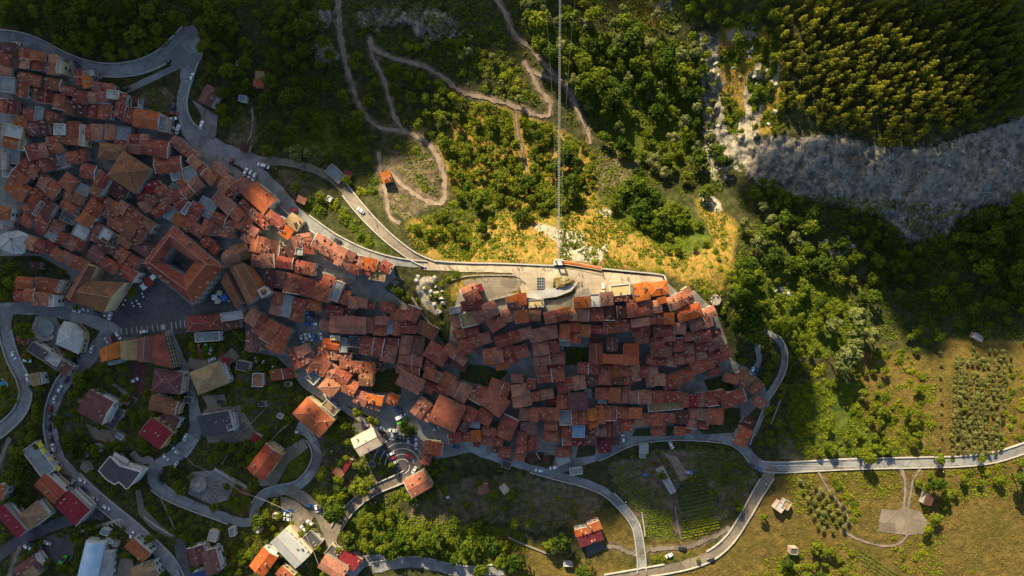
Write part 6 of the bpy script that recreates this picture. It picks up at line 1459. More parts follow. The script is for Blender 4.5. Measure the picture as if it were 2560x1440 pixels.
# boulders
def boulder_mesh(seed):
    bm = bmesh.new(); bmesh.ops.create_icosphere(bm, subdivisions=3, radius=1)
    rng = random.Random(seed); pl = [(Vector((rng.uniform(-1, 1), rng.uniform(-1, 1), rng.uniform(-.3, 1))).normalized(), rng.uniform(.55, .9)) for _ in range(11)]
    for v in bm.verts:
        for n, d in pl:
            t = v.co.dot(n)
            if t > d: v.co -= n * (t - d)
        v.co += Vector((rng.uniform(-1, 1), rng.uniform(-1, 1), rng.uniform(-1, 1))) * .035
    me = bpy.data.meshes.new('boulder'); bm.to_mesh(me); bm.free(); return me
n = NT('boulder_stone'); a_ = n.noise(1.2, 5, .7); MATS['boulder'] = n.end(n.ramp(a_, [(.3, (.20, .19, .17)), (.55, (.42, .40, .35)), (.75, (.58, .55, .48))]), .95, .1)
BOUL = [boulder_mesh(i) for i in range(5)]
for b in BOUL: b.materials.append(MATS['boulder'])
rb = random.Random(5)
for poly, n_, r0, r1 in (([(1740, 90), (1790, 90), (1834, 400), (1800, 470), (1768, 430)], 34, 3, 8), ([(1036, 690), (1105, 690), (1110, 790), (1050, 770)], 18, 4, 9), ([(1400, 575), (1530, 620), (1500, 660), (1405, 645)], 16, 3, 7), ([(1800, 80), (1950, 90), (1945, 330), (1830, 330)], 20, 3, 8), ([(1990, 590), (2140, 590), (2170, 650), (2040, 640)], 10, 4, 9), ([(1930, 715), (1985, 706), (1985, 740), (1940, 742)], 5, 5, 9), ([(1860, 380), (2540, 380), (2540, 490), (2250, 560), (1950, 470)], 46, 2, 6)):
    for _ in range(n_):
        while True:
            u = rb.uniform(min(p[0] for p in poly), max(p[0] for p in poly)); v = rb.uniform(min(p[1] for p in poly), max(p[1] for p in poly))
            if inpoly([u], [v], poly)[0]: break
        r = rb.uniform(r0, r1); x, y, z = w3(u, v, zground(u, v))
        o = link('boulder', rb.choice(BOUL), None, (x, y, z), rb.uniform(0, 6), (r * S, r * S * rb.uniform(.7, 1), r * S * rb.uniform(.6, .9)))
        want(o, ('large' if r > 6 else 'small') + ' pale grey boulder', 'boulder', u, v, 'boulders')
# ------------------------------------------------------------------ cars
def car_parts(kind):
    """kind: car, van, pickup - returns body, glass, wheel, lamp meshes (length along x)"""
    L, Wd = (4.2, 1.76) if kind == 'car' else (5.4, 2.0) if kind == 'van' else (5.0, 1.85)
    a, b = L / 2, Wd / 2
    secs = []
    if kind == 'car': prof = [(-a, .45, .82, .80), (-a + .25, .3, .95, .92), (-a + .55, .28, 1.02, .97), (-.5, .28, .98, 1), (.7, .28, .98, 1), (a - .45, .28, .82, .97), (a - .1, .32, .70, .86), (a, .45, .62, .74)]
    elif kind == 'van': prof = [(-a, .4, 1.95, .93), (-a + .15, .3, 2.05, .97), (.9, .3, 2.08, 1), (1.4, .3, 2.0, 1), (1.95, .3, 1.2, .98), (a - .1, .32, .95, .9), (a, .45, .75, .8)]
    else: prof = [(-a, .5, .95, .95), (-a + .2, .35, 1.0, 1), (0, .35, 1.0, 1), (1.2, .35, 1.02, 1), (a - .2, .35, .9, .92), (a, .5, .75, .8)]
    m = MB(); n = 8
    def ring(x, z0, z1, k):
        y = b * k; zm = (z0 + z1) / 2
        return [(x, -y * .9, z0), (x, -y, zm - .05), (x, -y * .97, z1 - .12), (x, -y * .82, z1), (x, y * .82, z1), (x, y * .97, z1 - .12), (x, y, zm - .05), (x, y * .9, z0)]
    V = []; F = []
    for p in prof: V += ring(*p)
    for i in range(len(prof) - 1):
        for j in range(n): F.append((i * n + j, i * n + (j + 1) % n, (i + 1) * n + (j + 1) % n, (i + 1) * n + j))
    F += [tuple(range(n - 1, -1, -1)), tuple(len(prof) * n - n + j for j in range(n))]
    m.add(V, F)
    g = MB()
    def trap(mb, x0, x1, x2, x3, z0, z1, w0, w1, mi=0):
        mb.add([(x0, -w0, z0), (x3, -w0, z0), (x3, w0, z0), (x0, w0, z0), (x1, -w1, z1), (x2, -w1, z1), (x2, w1, z1), (x1, w1, z1)], [(3, 2, 1, 0), (4, 5, 6, 7), (0, 1, 5, 4), (1, 2, 6, 5), (2, 3, 7, 6), (3, 0, 4, 7)], mi)
    if kind == 'car':
        trap(g, -1.75, -1.35, .25, 1.05, .93, 1.40, .78, .62)
        trap(m, -1.38, -1.28, .16, .26, 1.395, 1.46, .64, .60)
    elif kind == 'van':
        g.add([(1.42, -.86, 1.92), (1.98, -.9, 1.22), (1.98, .9, 1.22), (1.42, .86, 1.92)], [(0, 1, 2, 3)])
        g.add([(1.44, -.86, 1.96), (2.0, -.9, 1.26), (2.0, .9, 1.26), (1.44, .86, 1.96)], [(0, 1, 2, 3)])
        g.box(.5, 1.3, -1.03, 1.03, 1.3, 1.8)
    else:
        trap(g, -.2, .0, 1.0, 1.5, 1.0, 1.55, .84, .72); trap(m, -.05, 0, .95, 1.02, 1.54, 1.6, .74, .72)
        m.box(-a + .2, -.3, -b, -b + .1, 1.0, 1.25); m.box(-a + .2, -.3, b - .1, b, 1.0, 1.25); m.box(-a + .1, -a + .2, -b, b, 1.0, 1.25)
    w = MB(); w.tube((0, -.1, 0), (0, .1, 0), .33, n=10, m=0); w.tube((0, -.11, 0), (0, .11, 0), .19, n=8, m=1)
    lamp = MB(); lamp.box(-.05, .05, -.17, .17, -.08, .08)
    return m, g, w, lamp, L, Wd
CARM = {}
def car_meshes(kind, paint):
    if (kind, paint) not in CARM:
        m, g, w, l, L, Wd = car_parts(kind)
        body = m.mesh('body', 'car_' + paint); body.polygons.foreach_set('use_smooth', [False] * len(body.polygons))
        CARM[kind, paint] = (body, g.mesh('windows', 'car_glass'), CARM.get('wheel') or w.mesh('wheel', ['tyre', 'steel']), CARM.get('lamp') or l.mesh('headlight', 'plaster_pale'), L, Wd)
        CARM['wheel'] = CARM[kind, paint][2]; CARM['lamp'] = CARM[kind, paint][3]
    return CARM[kind, paint]
CW = {'white': 'white', 'silver': 'silver', 'black': 'black', 'red': 'dark red', 'blue': 'blue', 'sky': 'bright blue', 'darkblue': 'navy'}
def rest(u, v): return max(zground(u, v), hz(u, v) + .25) if occ_road(u, v) else zground(u, v)
def occ_road(u, v):
    i = int(round((v - GV[0]) / G)); j = int(round((u - GU[0]) / G)); return built[i, j] > .5
def car(u, v, ang, paint, kind='car', desc=None, scale=1.08):
    body, glass, wheel, lamp, L, Wd = car_meshes(kind, paint)
    z = rest(u, v); x, y, _ = w3(u, v, z)
    flip = R.random() < .5
    rz = -math.radians(ang) + (math.pi if flip else 0)
    root = link({'car': 'parked_car', 'van': 'van', 'pickup': 'pickup_truck'}[kind], None, None, (x, y, z), rz, scale)
    dx, dy = math.cos(rz), math.sin(rz)
    sl = (hz(u + dx * 8, v - dy * 8) - hz(u - dx * 8, v + dy * 8)) / (16 * S)
    root.rotation_euler = (0, -math.atan(sl), rz)
    link('body', body, root); link('windows', glass, root)
    for sx in (-1, 1):
        for sy in (-1, 1): link('wheel', wheel, root, (sx * L * .31, sy * (Wd / 2 - .1), .33))
    for sy in (-1, 1): link('headlight', lamp, root, (L / 2 - .08, sy * Wd * .3, .62))
    want(root, desc or f"{CW[paint]} {dict(car='parked car', van='van', pickup='pickup truck')[kind]}", {'car': 'car', 'van': 'van', 'pickup': 'pickup'}[kind], u, v, 'cars parked along the streets')
CARS = """42 111 5 w;192 162 50 k;317 221 -20 k;481 194 105 w;435 270 -75 d;436 284 5 r;433 298 -12 w;429 310 0 k;428 322 -12 w;506 313 -75 w;580 405 -68 r;615 430 -68 w;626 436 -68 w;636 443 -68 w;655 413 15 w;665 416 25 w
193 777 15 w;215 774 20 s;241 782 20 k;252 785 20 k;263 788 20 s;277 790 -65 w;174 751 30 r;297 839 60 w;286 842 60 k;280 850 55 r;270 852 50 s;361 829 -8 w;231 873 -65 w;37 888 70 w;66 889 10 r;70 901 10 w;182 894 45 k;192 889 45 k;186 904 40 k;188 918 -55 r
168 950 -55 k;152 971 -60 w;138 998 -70 w;129 1023 -75 r;127 1046 -85 d;126 1070 85 k;130 1096 80 k;135 1118 75 w;180 1036 0 b;71 944 75 w;80 970 60 k;339 950 -30 w;207 1200 35 w;211 1222 35 d;239 1244 40 s;268 1268 30 w;331 1336 -65 w;183 1207 -55 s;168 1190 15 k;70 1367 30 w;79 1357 20 k;120 1356 15 w;112 1370 20 k;108 1379 15 r
528 876 -70 w;515 869 -80 s;501 871 80 r;477 884 15 k;531 898 -20 w;465 1092 -60 w;440 1126 45 w;416 1142 50 w;441 1161 -55 w;552 1005 5 k;405 1180 -60 k;403 1203 65 k;722 1275 5 b;719 1285 8 w;718 1297 8 w;644 1326 35 w;650 1317 35 s;549 1366 70 w;576 1403 85 r
776 1263 10 b;792 1271 80 w;802 1274 80 k;776 1306 35 w;767 1314 35 k;760 1320 35 w;756 1413 45 k;766 1406 45 s;921 1062 28 w;945 1069 10 w;983 1076 5 w;993 1022 60 b;1004 1028 60 d;947 1084 35 k;962 1087 50 k;982 1090 85 w;991 1092 85 k;1001 1094 85 k;1011 1096 85 k;1021 1099 85 s;1031 1101 80 k;1041 1104 85 w;1040 1114 85 s;970 1122 35 k;977 1134 -25 w;981 1144 -20 r;986 1155 -20 s;989 1164 -20 k;995 1172 -20 k;1022 1139 30 r;1036 1174 -60 w;744 1086 80 w;1090 1071 -30 s;1139 1117 25 b
773 809 -8 b;794 810 5 w;756 847 70 w;766 842 75 w;777 842 70 w;787 843 75 y;804 841 75 w;771 784 80 y;781 784 80 k;793 794 0 k;914 884 15 w;897 892 0 k;846 603 25 k;903 527 40 w;735 525 25 r;1507 719 88 w;1557 1094 85 w;1879 927 -70 w;1890 926 -70 b;1677 1112 60 w;1876 1163 20 k;1895 1171 35 b;1347 1175 10 w;1383 1168 -10 w;1705 1370 5 k;1672 1388 -25 w;1776 1398 -15 k;1721 1180 15 s"""
CC = {'w': 'white', 's': 'silver', 'k': 'black', 'r': 'red', 'b': 'blue', 'y': 'sky', 'd': 'darkblue'}
for t in CARS.replace('\n', ';').split(';'):
    u, v, a, c = t.split(); car(float(u), float(v), float(a), CC[c])
car(446, 324, -68, 'white', 'pickup'); car(1003, 1040, -30, 'white', 'van')

# ------------------------------------------------------------------ people (one continuous body each)
def person_mesh(stride):
    m = bpy.data.meshes.new('person'); J = [(0, 0, .95), (0, 0, 1.2), (0, 0, 1.42), (0, 0, 1.53), (0, .02, 1.68), (0, .01, 1.78)]
    Rr = [.15, .15, .13, .055, .10, .07]; E = [(0, 1), (1, 2), (2, 3), (3, 4), (4, 5)]
    for s in (-1, 1):
        b = len(J); f = s * stride
        J += [(s * .10, 0, .88), (s * .11, f * .12 + .03, .48), (s * .11, f * .2, .08), (s * .11, f * .2 + .14, .04)]; Rr += [.095, .068, .045, .04]; E += [(0, b), (b, b + 1), (b + 1, b + 2), (b + 2, b + 3)]
        b = len(J)
        J += [(s * .20, 0, 1.40), (s * .26, -f * .08, 1.12), (s * .27, -f * .16 + .05, .86), (s * .27, -f * .18 + .07, .78)]; Rr += [.06, .045, .035, .04]; E += [(2, b), (b, b + 1), (b + 1, b + 2), (b + 2, b + 3)]
    m.from_pydata(J, E, [])
    o = bpy.data.objects.new('person', m); COL.objects.link(o)
    md = o.modifiers.new('skin', 'SKIN')
    for i, r in enumerate(Rr): m.skin_vertices[0].data[i].radius = (r, r)
    m.skin_vertices[0].data[0].use_root = True
    sb = o.modifiers.new('sub', 'SUBSURF'); sb.levels = 1
    dg = bpy.context.evaluated_depsgraph_get(); me = bpy.data.meshes.new_from_object(o.evaluated_get(dg))
    bpy.data.objects.remove(o); return me
PM = {}
BASEP = [person_mesh(.2), person_mesh(1.0)]
HAIR = MB(); HAIR.add([(.105 * math.cos(t), .105 * math.sin(t) + .0, 1.70) for t in [i * math.pi / 5 for i in range(10)]] + [(.085 * math.cos(t), .085 * math.sin(t), 1.79) for t in [i * math.pi / 5 for i in range(10)]] + [(0, 0, 1.83)], [(i, (i + 1) % 10, 10 + (i + 1) % 10, 10 + i) for i in range(10)] + [(10 + i, 10 + (i + 1) % 10, 20) for i in range(10)])
HAIRM = HAIR.mesh('hair', 'hair')
SH = ['shirt_white', 'shirt_dark', 'shirt_red', 'shirt_blue']
def person(u, v, place, ang=None, shirt=None, i=0):
    shirt = shirt or R.choice(SH); k = (shirt, i % 2)
    if k not in PM:
        me = BASEP[i % 2].copy(); me.materials.clear()
        for mt in ('skin', shirt, 'trousers'): me.materials.append(MATS[mt])
        for p in me.polygons: z = p.center.z; p.material_index = 2 if z < .92 and abs(p.center.x) < .21 else 1 if z < 1.47 and z > .95 else 0
        PM[k] = me
    z = rest(u, v); x, y, _ = w3(u, v, z)
    o = link('person', PM[k], None, (x, y, z), R.uniform(0, 6.28) if ang is None else ang, 1.0)
    link('hair', HAIRM, o)
    want(o, f"{'standing' if i % 2 == 0 else 'walking'} person in {shirt[6:]} top", 'person', u, v, 'people out walking')
pts = [(1095, 665), (1112, 668), (1120, 663), (1123, 666), (1127, 667), (1142, 668), (1166, 668), (1293, 668), (1297, 669), (1303, 669), (1306, 668), (1355, 668), (1360, 670), (1369, 671), (1374, 670), (1379, 672), (1446, 682), (1453, 683), (1507, 686), (1552, 690), (1567, 692), (1571, 694)]
for i, (u, v) in enumerate(pts): person(u, v, 'on the castle walk' , i=i)
for i, (u, v) in enumerate([(922, 530), (926, 533), (941, 558), (943, 563), (827, 590), (831, 594)]): person(u, v, 'on the ridge road', i=i)
for i, (u, v) in enumerate([(300, 735), (306, 742), (312, 757), (334, 760), (338, 760), (350, 757), (354, 764), (322, 771), (341, 777), (290, 800), (295, 806), (371, 748), (330, 782), (303, 748), (348, 745), (536, 756), (528, 765), (412, 782)]): person(u, v, 'in the cobbled square', i=i)
for i, (u, v) in enumerate([(1411, 653), (1424, 656), (1446, 664), (1450, 661)]): person(u, v, 'on the orange viewing deck', i=i)

# ------------------------------------------------------------------ suspension footbridge
zt = zground(1396, 650) + 3; zd0 = zt + .5; zd1 = zt + 6
def span(v, sag): t = (652 - v) / 760.0; return zd0 + (zd1 - zd0) * t - sag * 4 * t * (1 - t)
root = link('suspension_footbridge', None, None, (0, 0, 0)); fixed(root, 'long thin suspension footbridge running straight up from the castle terrace over the wooded gully', 'footbridge')
def bp(u, v, z): return w3(u, v, z)
VS = np.arange(650, -100, -6.0)
dv = []; df = []; VD = np.arange(650, -100, -3.0)
for k, v in enumerate(VD):
    z = span(v, 9); x, y, _ = bp(1396 + (650 - v) * .006, v, z)
    dv += [(x - .42, y, z), (x - .32, y, z), (x + .32, y, z), (x + .42, y, z)]
for k in range(len(VD) - 1):
    a = k * 4
    df += [(a, a + 1, a + 5, a + 4), (a + 2, a + 3, a + 7, a + 6)] + ([(a + 1, a + 2, a + 6, a + 5)] if k % 2 == 0 else [])
deck = MB(); deck.add(dv, df)
link('deck', deck.mesh('deck', 'bridge_steel'), root)
for sgn in (-1, 1):
    m = MB(); hg = MB(); pr = None; prd = None
    for k, v in enumerate(VS[::2]):
        z = span(v, 9); x, y, _ = bp(1396 + (650 - v) * .006, v, z); q = (x + sgn * .5, y, z + 1.15); qd = (x + sgn * .46, y, z)
        if pr: m.tube(pr, q, .05, n=4)
        hg.tube(qd, q, .03, n=3); pr = q
    link('handrail', m.mesh('handrail', 'bridge_steel'), root); link('hanger', hg.mesh('hanger', 'bridge_steel'), root)
    m = MB(); pr = None
    for v in VS[::4]:
        z = span(v, 14) + 1; x, y, _ = bp(1396 + (650 - v) * .006, v, z); t = (652 - v) / 760; q = (x + sgn * (1.2 + 9 * t * t), y, z)
        if pr: m.tube(pr, q, .045, n=4)
        pr = q
    link('wind_cable', m.mesh('wind_cable', 'bridge_steel'), root)
m = MB(); x, y, z = bp(1396, 650, zt)
m.box(x - 1.9, x - 1.3, y - .5, y + .5, zt - 4, zt + 5); m.box(x + 1.3, x + 1.9, y - .5, y + .5, zt - 4, zt + 5); m.box(x - 1.3, x + 1.3, y - .35, y + .35, zt + 4.2, zt + 4.8); m.box(x - 2.4, x + 2.4, y - 2.6, y - .5, zt - 4, zt + .4)
link('tower', m.mesh('tower', 'plaster_pale'), root)
# orange viewing deck beside the bridge head
p4 = [(1404, 650), (1504, 668), (1503, 676), (1440, 665), (1404, 660)]
zz = zground(1440, 662) + 1.2; root = link('viewing_deck', None, None, (0, 0, 0)); fixed(root, 'narrow orange-boarded viewing deck right of the footbridge head', 'deck')
m = MB(); m.prism(ccw(from_px(p4, zz)), zz - .3, zz); link('boards', m.mesh('boards', 'O'), root)
m = MB(); pp = from_px(p4, zz)
for i in range(5): m.tube((*pp[i], zz + 1), (*pp[(i + 1) % 5], zz + 1), .12, n=4); m.tube((*pp[i], zz - .2), (*pp[i], zz + 1), .1, n=4)
link('railing', m.mesh('railing', 'plaster_pale'), root)
for i, (u, v) in enumerate(pts[-0:][:0]): pass

# ------------------------------------------------------------------ things in the streets
def parasol(u, v, r, mat, label, sides=4, ang=.5):
    z = rest(u, v); x, y, _ = w3(u, v, z); root = link('parasol', None, None, (x, y, z), ang); fixed(root, label, 'parasol')
    m = MB(); c = circle(r, sides, math.pi / 4); n = len(c); m.add([(a, b, 2.4) for a, b in c] + [(0, 0, 3.0)] + [(a, b, 2.25) for a, b in c], [(i, (i + 1) % n, n) for i in range(n)] + [(n + 1 + i, n + 1 + (i + 1) % n, (i + 1) % n, i) for i in range(n)] + [tuple(range(2 * n, n, -1))])
    link('canopy', m.mesh('canopy', mat), root)
    m = MB(); m.tube((0, 0, 0), (0, 0, 2.5), .05); m.tube((0, 0, 0), (0, 0, .1), .35, n=10); link('pole', m.mesh('pole', 'iron_dark'), root)
    return root
parasol(365, 716, 2.4, 'canvas_white', 'square white parasol below the round dark red one by the palace', 4, .75)
parasol(388, 693, 1.9, 'canvas_white', 'small white awning-like parasol against the palace corner', 4, .75)
parasol(377, 705, 2.9, 'canvas_red', 'round dark red parasol between two white ones beside the palace', 10)
parasol(541, 743, 2.2, 'canvas_white', 'square off-white parasol left of the blue one by the church', 4, .1)
parasol(564, 744, 2.3, 'canvas_blue', 'square bright blue parasol beside the church', 4, .5)
parasol(553, 732, 1.6, 'canvas_cream', 'round cream parasol above the blue one by the church', 10)
parasol(549, 752, 1.7, 'canvas_cream', 'second cream parasol partly under the small tree by the church', 10)
def table(u, v, place):
    z = rest(u, v); x, y, _ = w3(u, v, z); root = link('cafe_table', None, None, (x, y, z)); want(root, 'small white cafe table', 'table', u, v, 'cafe tables on the square')
    m = MB(); m.tube((0, 0, .70), (0, 0, .75), .55, n=12); link('table_top', m.mesh('table_top', 'canvas_white'), root)
    m = MB(); m.tube((0, 0, 0), (0, 0, .7), .05); m.tube((0, 0, 0), (0, 0, .05), .3, n=8); link('leg', m.mesh('leg', 'iron_dark'), root)
for u, v in [(332, 757), (343, 752), (347, 759), (351, 760), (353, 766), (336, 765), (357, 734), (360, 742), (310, 762), (315, 750), (540, 757), (573, 752)]: table(u, v, '')
for u, v in [(640, 894), (657, 906), (660, 902), (642, 902), (683, 916), (678, 899)]: table(u, v, '')
def lamp_post(u, v, h=6.5):
    z = rest(u, v); x, y, _ = w3(u, v, z); root = link('street_lamp', None, None, (x, y, z)); want(root, 'thin dark street lamp post', 'street lamp', u, v, 'street lamps')
    m = MB(); m.tube((0, 0, 0), (0, 0, h), .1, .06); m.tube((0, 0, h), (0, -1.3, h + .2), .05); link('pole', m.mesh('pole', 'iron_dark'), root)
    m = MB(); m.box(-.14, .14, -1.7, -1.1, h + .1, h + .25); link('lamp_head', m.mesh('lamp_head', 'plaster_pale'), root)
for u, v in [(1281, 674), (1554, 698), (1600, 694), (1000, 1195), (1091, 1085), (820, 572), (700, 420), (1905, 1196), (2100, 1170), (2340, 1165), (480, 205), (258, 812), (470, 1240), (640, 1240), (1560, 1200 + 40)]: lamp_post(u, v)
def pole(u, v, h=9):
    z = zground(u, v); x, y, _ = w3(u, v, z); root = link('utility_pole', None, None, (x, y, z)); want(root, 'tall wooden utility pole', 'utility pole', u, v, 'utility poles')
    m = MB(); m.tube((0, 0, -.3), (0, 0, h), .16, .11); link('post', m.mesh('post', 'timber'), root)
    m = MB(); m.box(-1.1, 1.1, -.07, .07, h - .6, h - .45); link('crossarm', m.mesh('crossarm', 'timber'), root)
    return (x, y, z + h - .4)
wp = [pole(*p) for p in ((436, 1098), (500, 1152), (618, 1219), (748, 1274), (808, 1400))]
m = MB()
for p, q in zip(wp[:-1], wp[1:]):
    for k in range(10):
        a = Vector(p).lerp(Vector(q), k / 10); b = Vector(p).lerp(Vector(q), (k + 1) / 10); f = lambda t: -2.0 * 4 * t * (1 - t)
        m.tube(a + Vector((0, 0, f(k / 10))), b + Vector((0, 0, f((k + 1) / 10))), .06, n=4)
o = link('power_line', m.mesh('power_line', 'plaster_pale')); fixed(o, 'pale overhead cable crossing the suburban streets from pole to pole', 'cable')
pole(1330, 1188); pole(505, 1304); pole(1610, 1420); pole(700, 1236)
# round stage, fountain garden, pool, watchtower ruin, lattice hatch
def disc(name, label, cat, u, v, rpx, mat, h, n=32, name2='slab'):
    z = rest(u, v); x, y, _ = w3(u, v, z + h); root = link(name, None, None, (x, y, z)); fixed(root, label, cat)
    m = MB(); m.prism(circle(rpx * S, n), -1, h); link(name2, m.mesh(name2, mat), root); return root, rpx * S
root, r = disc('round_stage', 'round pale grey open-air stage by the five-sided hall', 'stage', 115, 820, 21, 'g', .9)
m = MB()
for k in range(4):
    rr = r * (1.12 + k * .13)
    for i in range(18): a0, a1 = 2.6 + i * .16, 2.6 + (i + 1) * .16; m.tube((rr * math.cos(a0), rr * math.sin(a0), .3 + k * .4), (rr * math.cos(a1), rr * math.sin(a1), .3 + k * .4), .28, n=4)
link('seating_step', m.mesh('seating_step', 'kerb_stone'), root)
root, r = disc('fountain', 'round stone platform with a small tiered fountain in the fan-paved garden', 'fountain', 496, 1211, 20, 'wall_stone', 1.0, name2='platform')
m = MB(); m.tube((0, 0, 1), (0, 0, 1.5), 1.5, n=20); m.tube((0, 0, 1.5), (0, 0, 2.3), .3, n=10); m.tube((0, 0, 2.3), (0, 0, 2.5), .8, .9, n=14); m.tube((0, 0, 2.5), (0, 0, 3.2), .15, n=8); link('tiered_basin', m.mesh('tiered_basin', 'kerb_stone'), root)
segs = [(496 + 22 * math.cos(a), 1211 + 22 * math.sin(a), 496 + rr * math.cos(a), 1211 + rr * math.sin(a)) for a, rr in [(-.6 + i * .22, 62 - abs(i - 6) * 2) for i in range(13)] if inpoly([496 + rr * math.cos(a)], [1211 + rr * math.sin(a)], [(480, 1180), (545, 1175), (590, 1205), (570, 1250), (530, 1262), (470, 1235)])[0] or True]
m = MB()
for (a, b, c, d) in segs: m.tube(gp(a, b, .3), gp(c, d, .3), .16, n=4)
kindof(link('paving_joint', m.mesh('paving_joint', 'plaza_stone')), 'structure')
root, r = disc('swimming_pool', 'round blue swimming pool cut off by the left edge', 'pool', 3, 963, 17, 'kerb_stone', .5, name2='rim')
m = MB(); m.prism(circle(r * .88, 32), .2, .53); link('water', m.mesh('water', 'pool_water'), root)
root, r = disc('round_ruin', 'round roofless stone watchtower base at the east end of the town', 'ruin', 1789, 750, 13, 'old_stone', 1.0, 20, name2='rubble_floor')
m = MB(); n = 20; A = [circle(r, n), circle(r * .72, n)]; hh = [R.uniform(.9, 2.2) for _ in range(n)]
m.add([(*p, -.5) for p in A[0]] + [(*p, h) for p, h in zip(A[0], hh)] + [(*p, h) for p, h in zip(A[1], hh)] + [(*p, .5) for p in A[1]], [f for i in range(n) for f in ((i, (i + 1) % n, n + (i + 1) % n, n + i), (n + i, n + (i + 1) % n, 2 * n + (i + 1) % n, 2 * n + i), (2 * n + i, 2 * n + (i + 1) % n, 3 * n + (i + 1) % n, 3 * n + i))])
link('wall', m.mesh('wall', 'old_stone'), root)
z = rest(1351, 707); x, y, _ = w3(1351, 707, z); root = link('skylight_grid', None, None, (x, y, z)); fixed(root, 'dark green metal lattice hatch set in the castle terrace', 'hatch')
m = MB(); m.box(-1.9, 1.9, -2.9, 2.9, -.2, .5); link('panel', m.mesh('panel', 'window_dark'), root)
m = MB()
for i in range(4): m.box(-1.9 + i * 1.2, -1.75 + i * 1.2, -2.9, 2.9, .5, .62)
for i in range(5): m.box(-1.9, 1.9, -2.9 + i * 1.4, -2.75 + i * 1.4, .503, .61)
link('frame', m.mesh('frame', 'kerb_stone'), root)
# rocky knoll with a curved white retaining wall on the castle square
z = hz(1410, 705); bm = MB()
kn = from_px([(1383, 694), (1400, 688), (1425, 692), (1436, 700), (1432, 712), (1408, 720), (1388, 722)], z)
root = link('rock_knoll', None, None, (0, 0, 0)); fixed(root, 'small rocky knoll with dry grass rising from the castle square', 'rock')
m = MB(); n = len(kn); c = (sum(a for a, _ in kn) / n, sum(b for _, b in kn) / n)
rings = []
for f, h in ((1.0, -.5), (.92, 1.0), (.75, 1.8), (.4, 2.3)):
    rings.append([(c[0] + (a - c[0]) * f * R.uniform(.9, 1.08), c[1] + (b - c[1]) * f * R.uniform(.9, 1.08), z + h * R.uniform(.8, 1.2)) for a, b in kn])
V = [p for r_ in rings for p in r_] + [(c[0], c[1], z + 2.5)]
m.add(V, [f for k in range(3) for i in range(n) for f in [(k * n + i, k * n + (i + 1) % n, (k + 1) * n + (i + 1) % n, (k + 1) * n + i)]] + [(3 * n + i, 3 * n + (i + 1) % n, 4 * n) for i in range(n)])
o = link('rock', m.mesh('rock', 'ground'), root)
for nm in ('dry', 'lime'):
    at = o.data.attributes.new(nm, 'FLOAT', 'POINT'); at.data.foreach_set('value', [.55 if nm == 'dry' else .45] * len(V))
bm_ = bmesh.new(); bm_.from_mesh(o.data); bmesh.ops.recalc_face_normals(bm_, faces=bm_.faces); bm_.to_mesh(o.data); bm_.free()
ap = [(1316, 744), (1318, 733), (1360, 722), (1400, 719), (1432, 705), (1442, 711), (1428, 728), (1392, 742), (1345, 748)]
z = hz(1385, 730) + .9; root = link('retaining_wall', None, None, (0, 0, 0)); fixed(root, 'broad curved blue-grey retaining wall below the rocky knoll on the castle square', 'wall')
m = MB(); m.prism(ccw(from_px(ap, z)), z - 4, z); link('wall_top', m.mesh('wall_top', 'wall_grey'), root)  # flat grey puts the knoll's shade into the wall colour
# yellow awnings, green machine, white flat vans of stuff, terraces
for (u, v, a), nm in zip([(100, 1112, 60), (107, 1127, 60), (123, 1148, 35), (143, 1171, 35)], ('uppermost', 'second', 'third', 'lowest')):
    z = zground(u, v) + 5.5; x, y, _ = w3(u, v, z); root = link('awning', None, None, (x, y, z), -math.radians(a)); fixed(root, f'{nm} of the four yellow awnings along the grey flat roof', 'awning')
    m = MB(); m.add([(-1.6, -1.1, .3), (1.6, -1.1, .3), (1.6, 1.1, -.3), (-1.6, 1.1, -.3), (-1.6, -1.1, .15), (1.6, -1.1, .15), (1.6, 1.1, -.45), (-1.6, 1.1, -.45)], [(3, 2, 1, 0)[::-1], (4, 5, 6, 7)[::-1], (0, 1, 5, 4)[::-1], (1, 2, 6, 5)[::-1], (2, 3, 7, 6)[::-1], (3, 0, 4, 7)[::-1]]); link('fabric', m.mesh('fabric', 'awning_yellow'), root)
    m = MB(); m.tube((-1.5, -1.1, .2), (-1.5, 1, -.4), .05, n=4); m.tube((1.5, -1.1, .2), (1.5, 1, -.4), .05, n=4); link('arm', m.mesh('arm', 'iron_dark'), root)
z = rest(162, 1397); x, y, _ = w3(162, 1397, z); root = link('harvester', None, None, (x, y, z), .9, 1.1); fixed(root, 'bright green farm machine parked beside the blue barrel-roofed shed', 'machine')
m = MB(); m.box(-2.2, 1.6, -1.1, 1.1, .9, 2.4); m.box(1.6, 3.0, -.9, .9, .9, 2.0); m.box(-2.9, -2.2, -.5, .5, 1.2, 1.9); link('body', m.mesh('body', 'machine_green'), root)
m = MB(); m.box(.2, 1.7, -.9, .9, 2.4, 3.3); link('cab', m.mesh('cab', 'car_glass'), root)
for sx, sy in ((-1.4, 1.15), (-1.4, -1.15), (2.0, 1.1), (2.0, -1.1)):
    m = MB(); m.tube((0, -.2, 0), (0, .2, 0), .8, n=12); link('wheel', m.mesh('wheel', 'tyre'), root, (sx, sy, .8))
def bike(u, v, col, label):
    z = rest(u, v); x, y, _ = w3(u, v, z); root = link('motorcycle', None, None, (x, y, z), 1.2); fixed(root, label, 'motorcycle')
    m = MB(); m.box(-.55, .35, -.15, .15, .55, .85); m.tube((.35, 0, .8), (.75, 0, .35), .06); m.tube((.3, -.4, 1.05), (.3, .4, 1.05), .03); m.box(-.9, -.3, -.18, .18, .75, .92); link('body', m.mesh('body', col), root)
    for s in (-.7, .75): link('wheel', CARM['wheel'], root, (s, 0, .33))
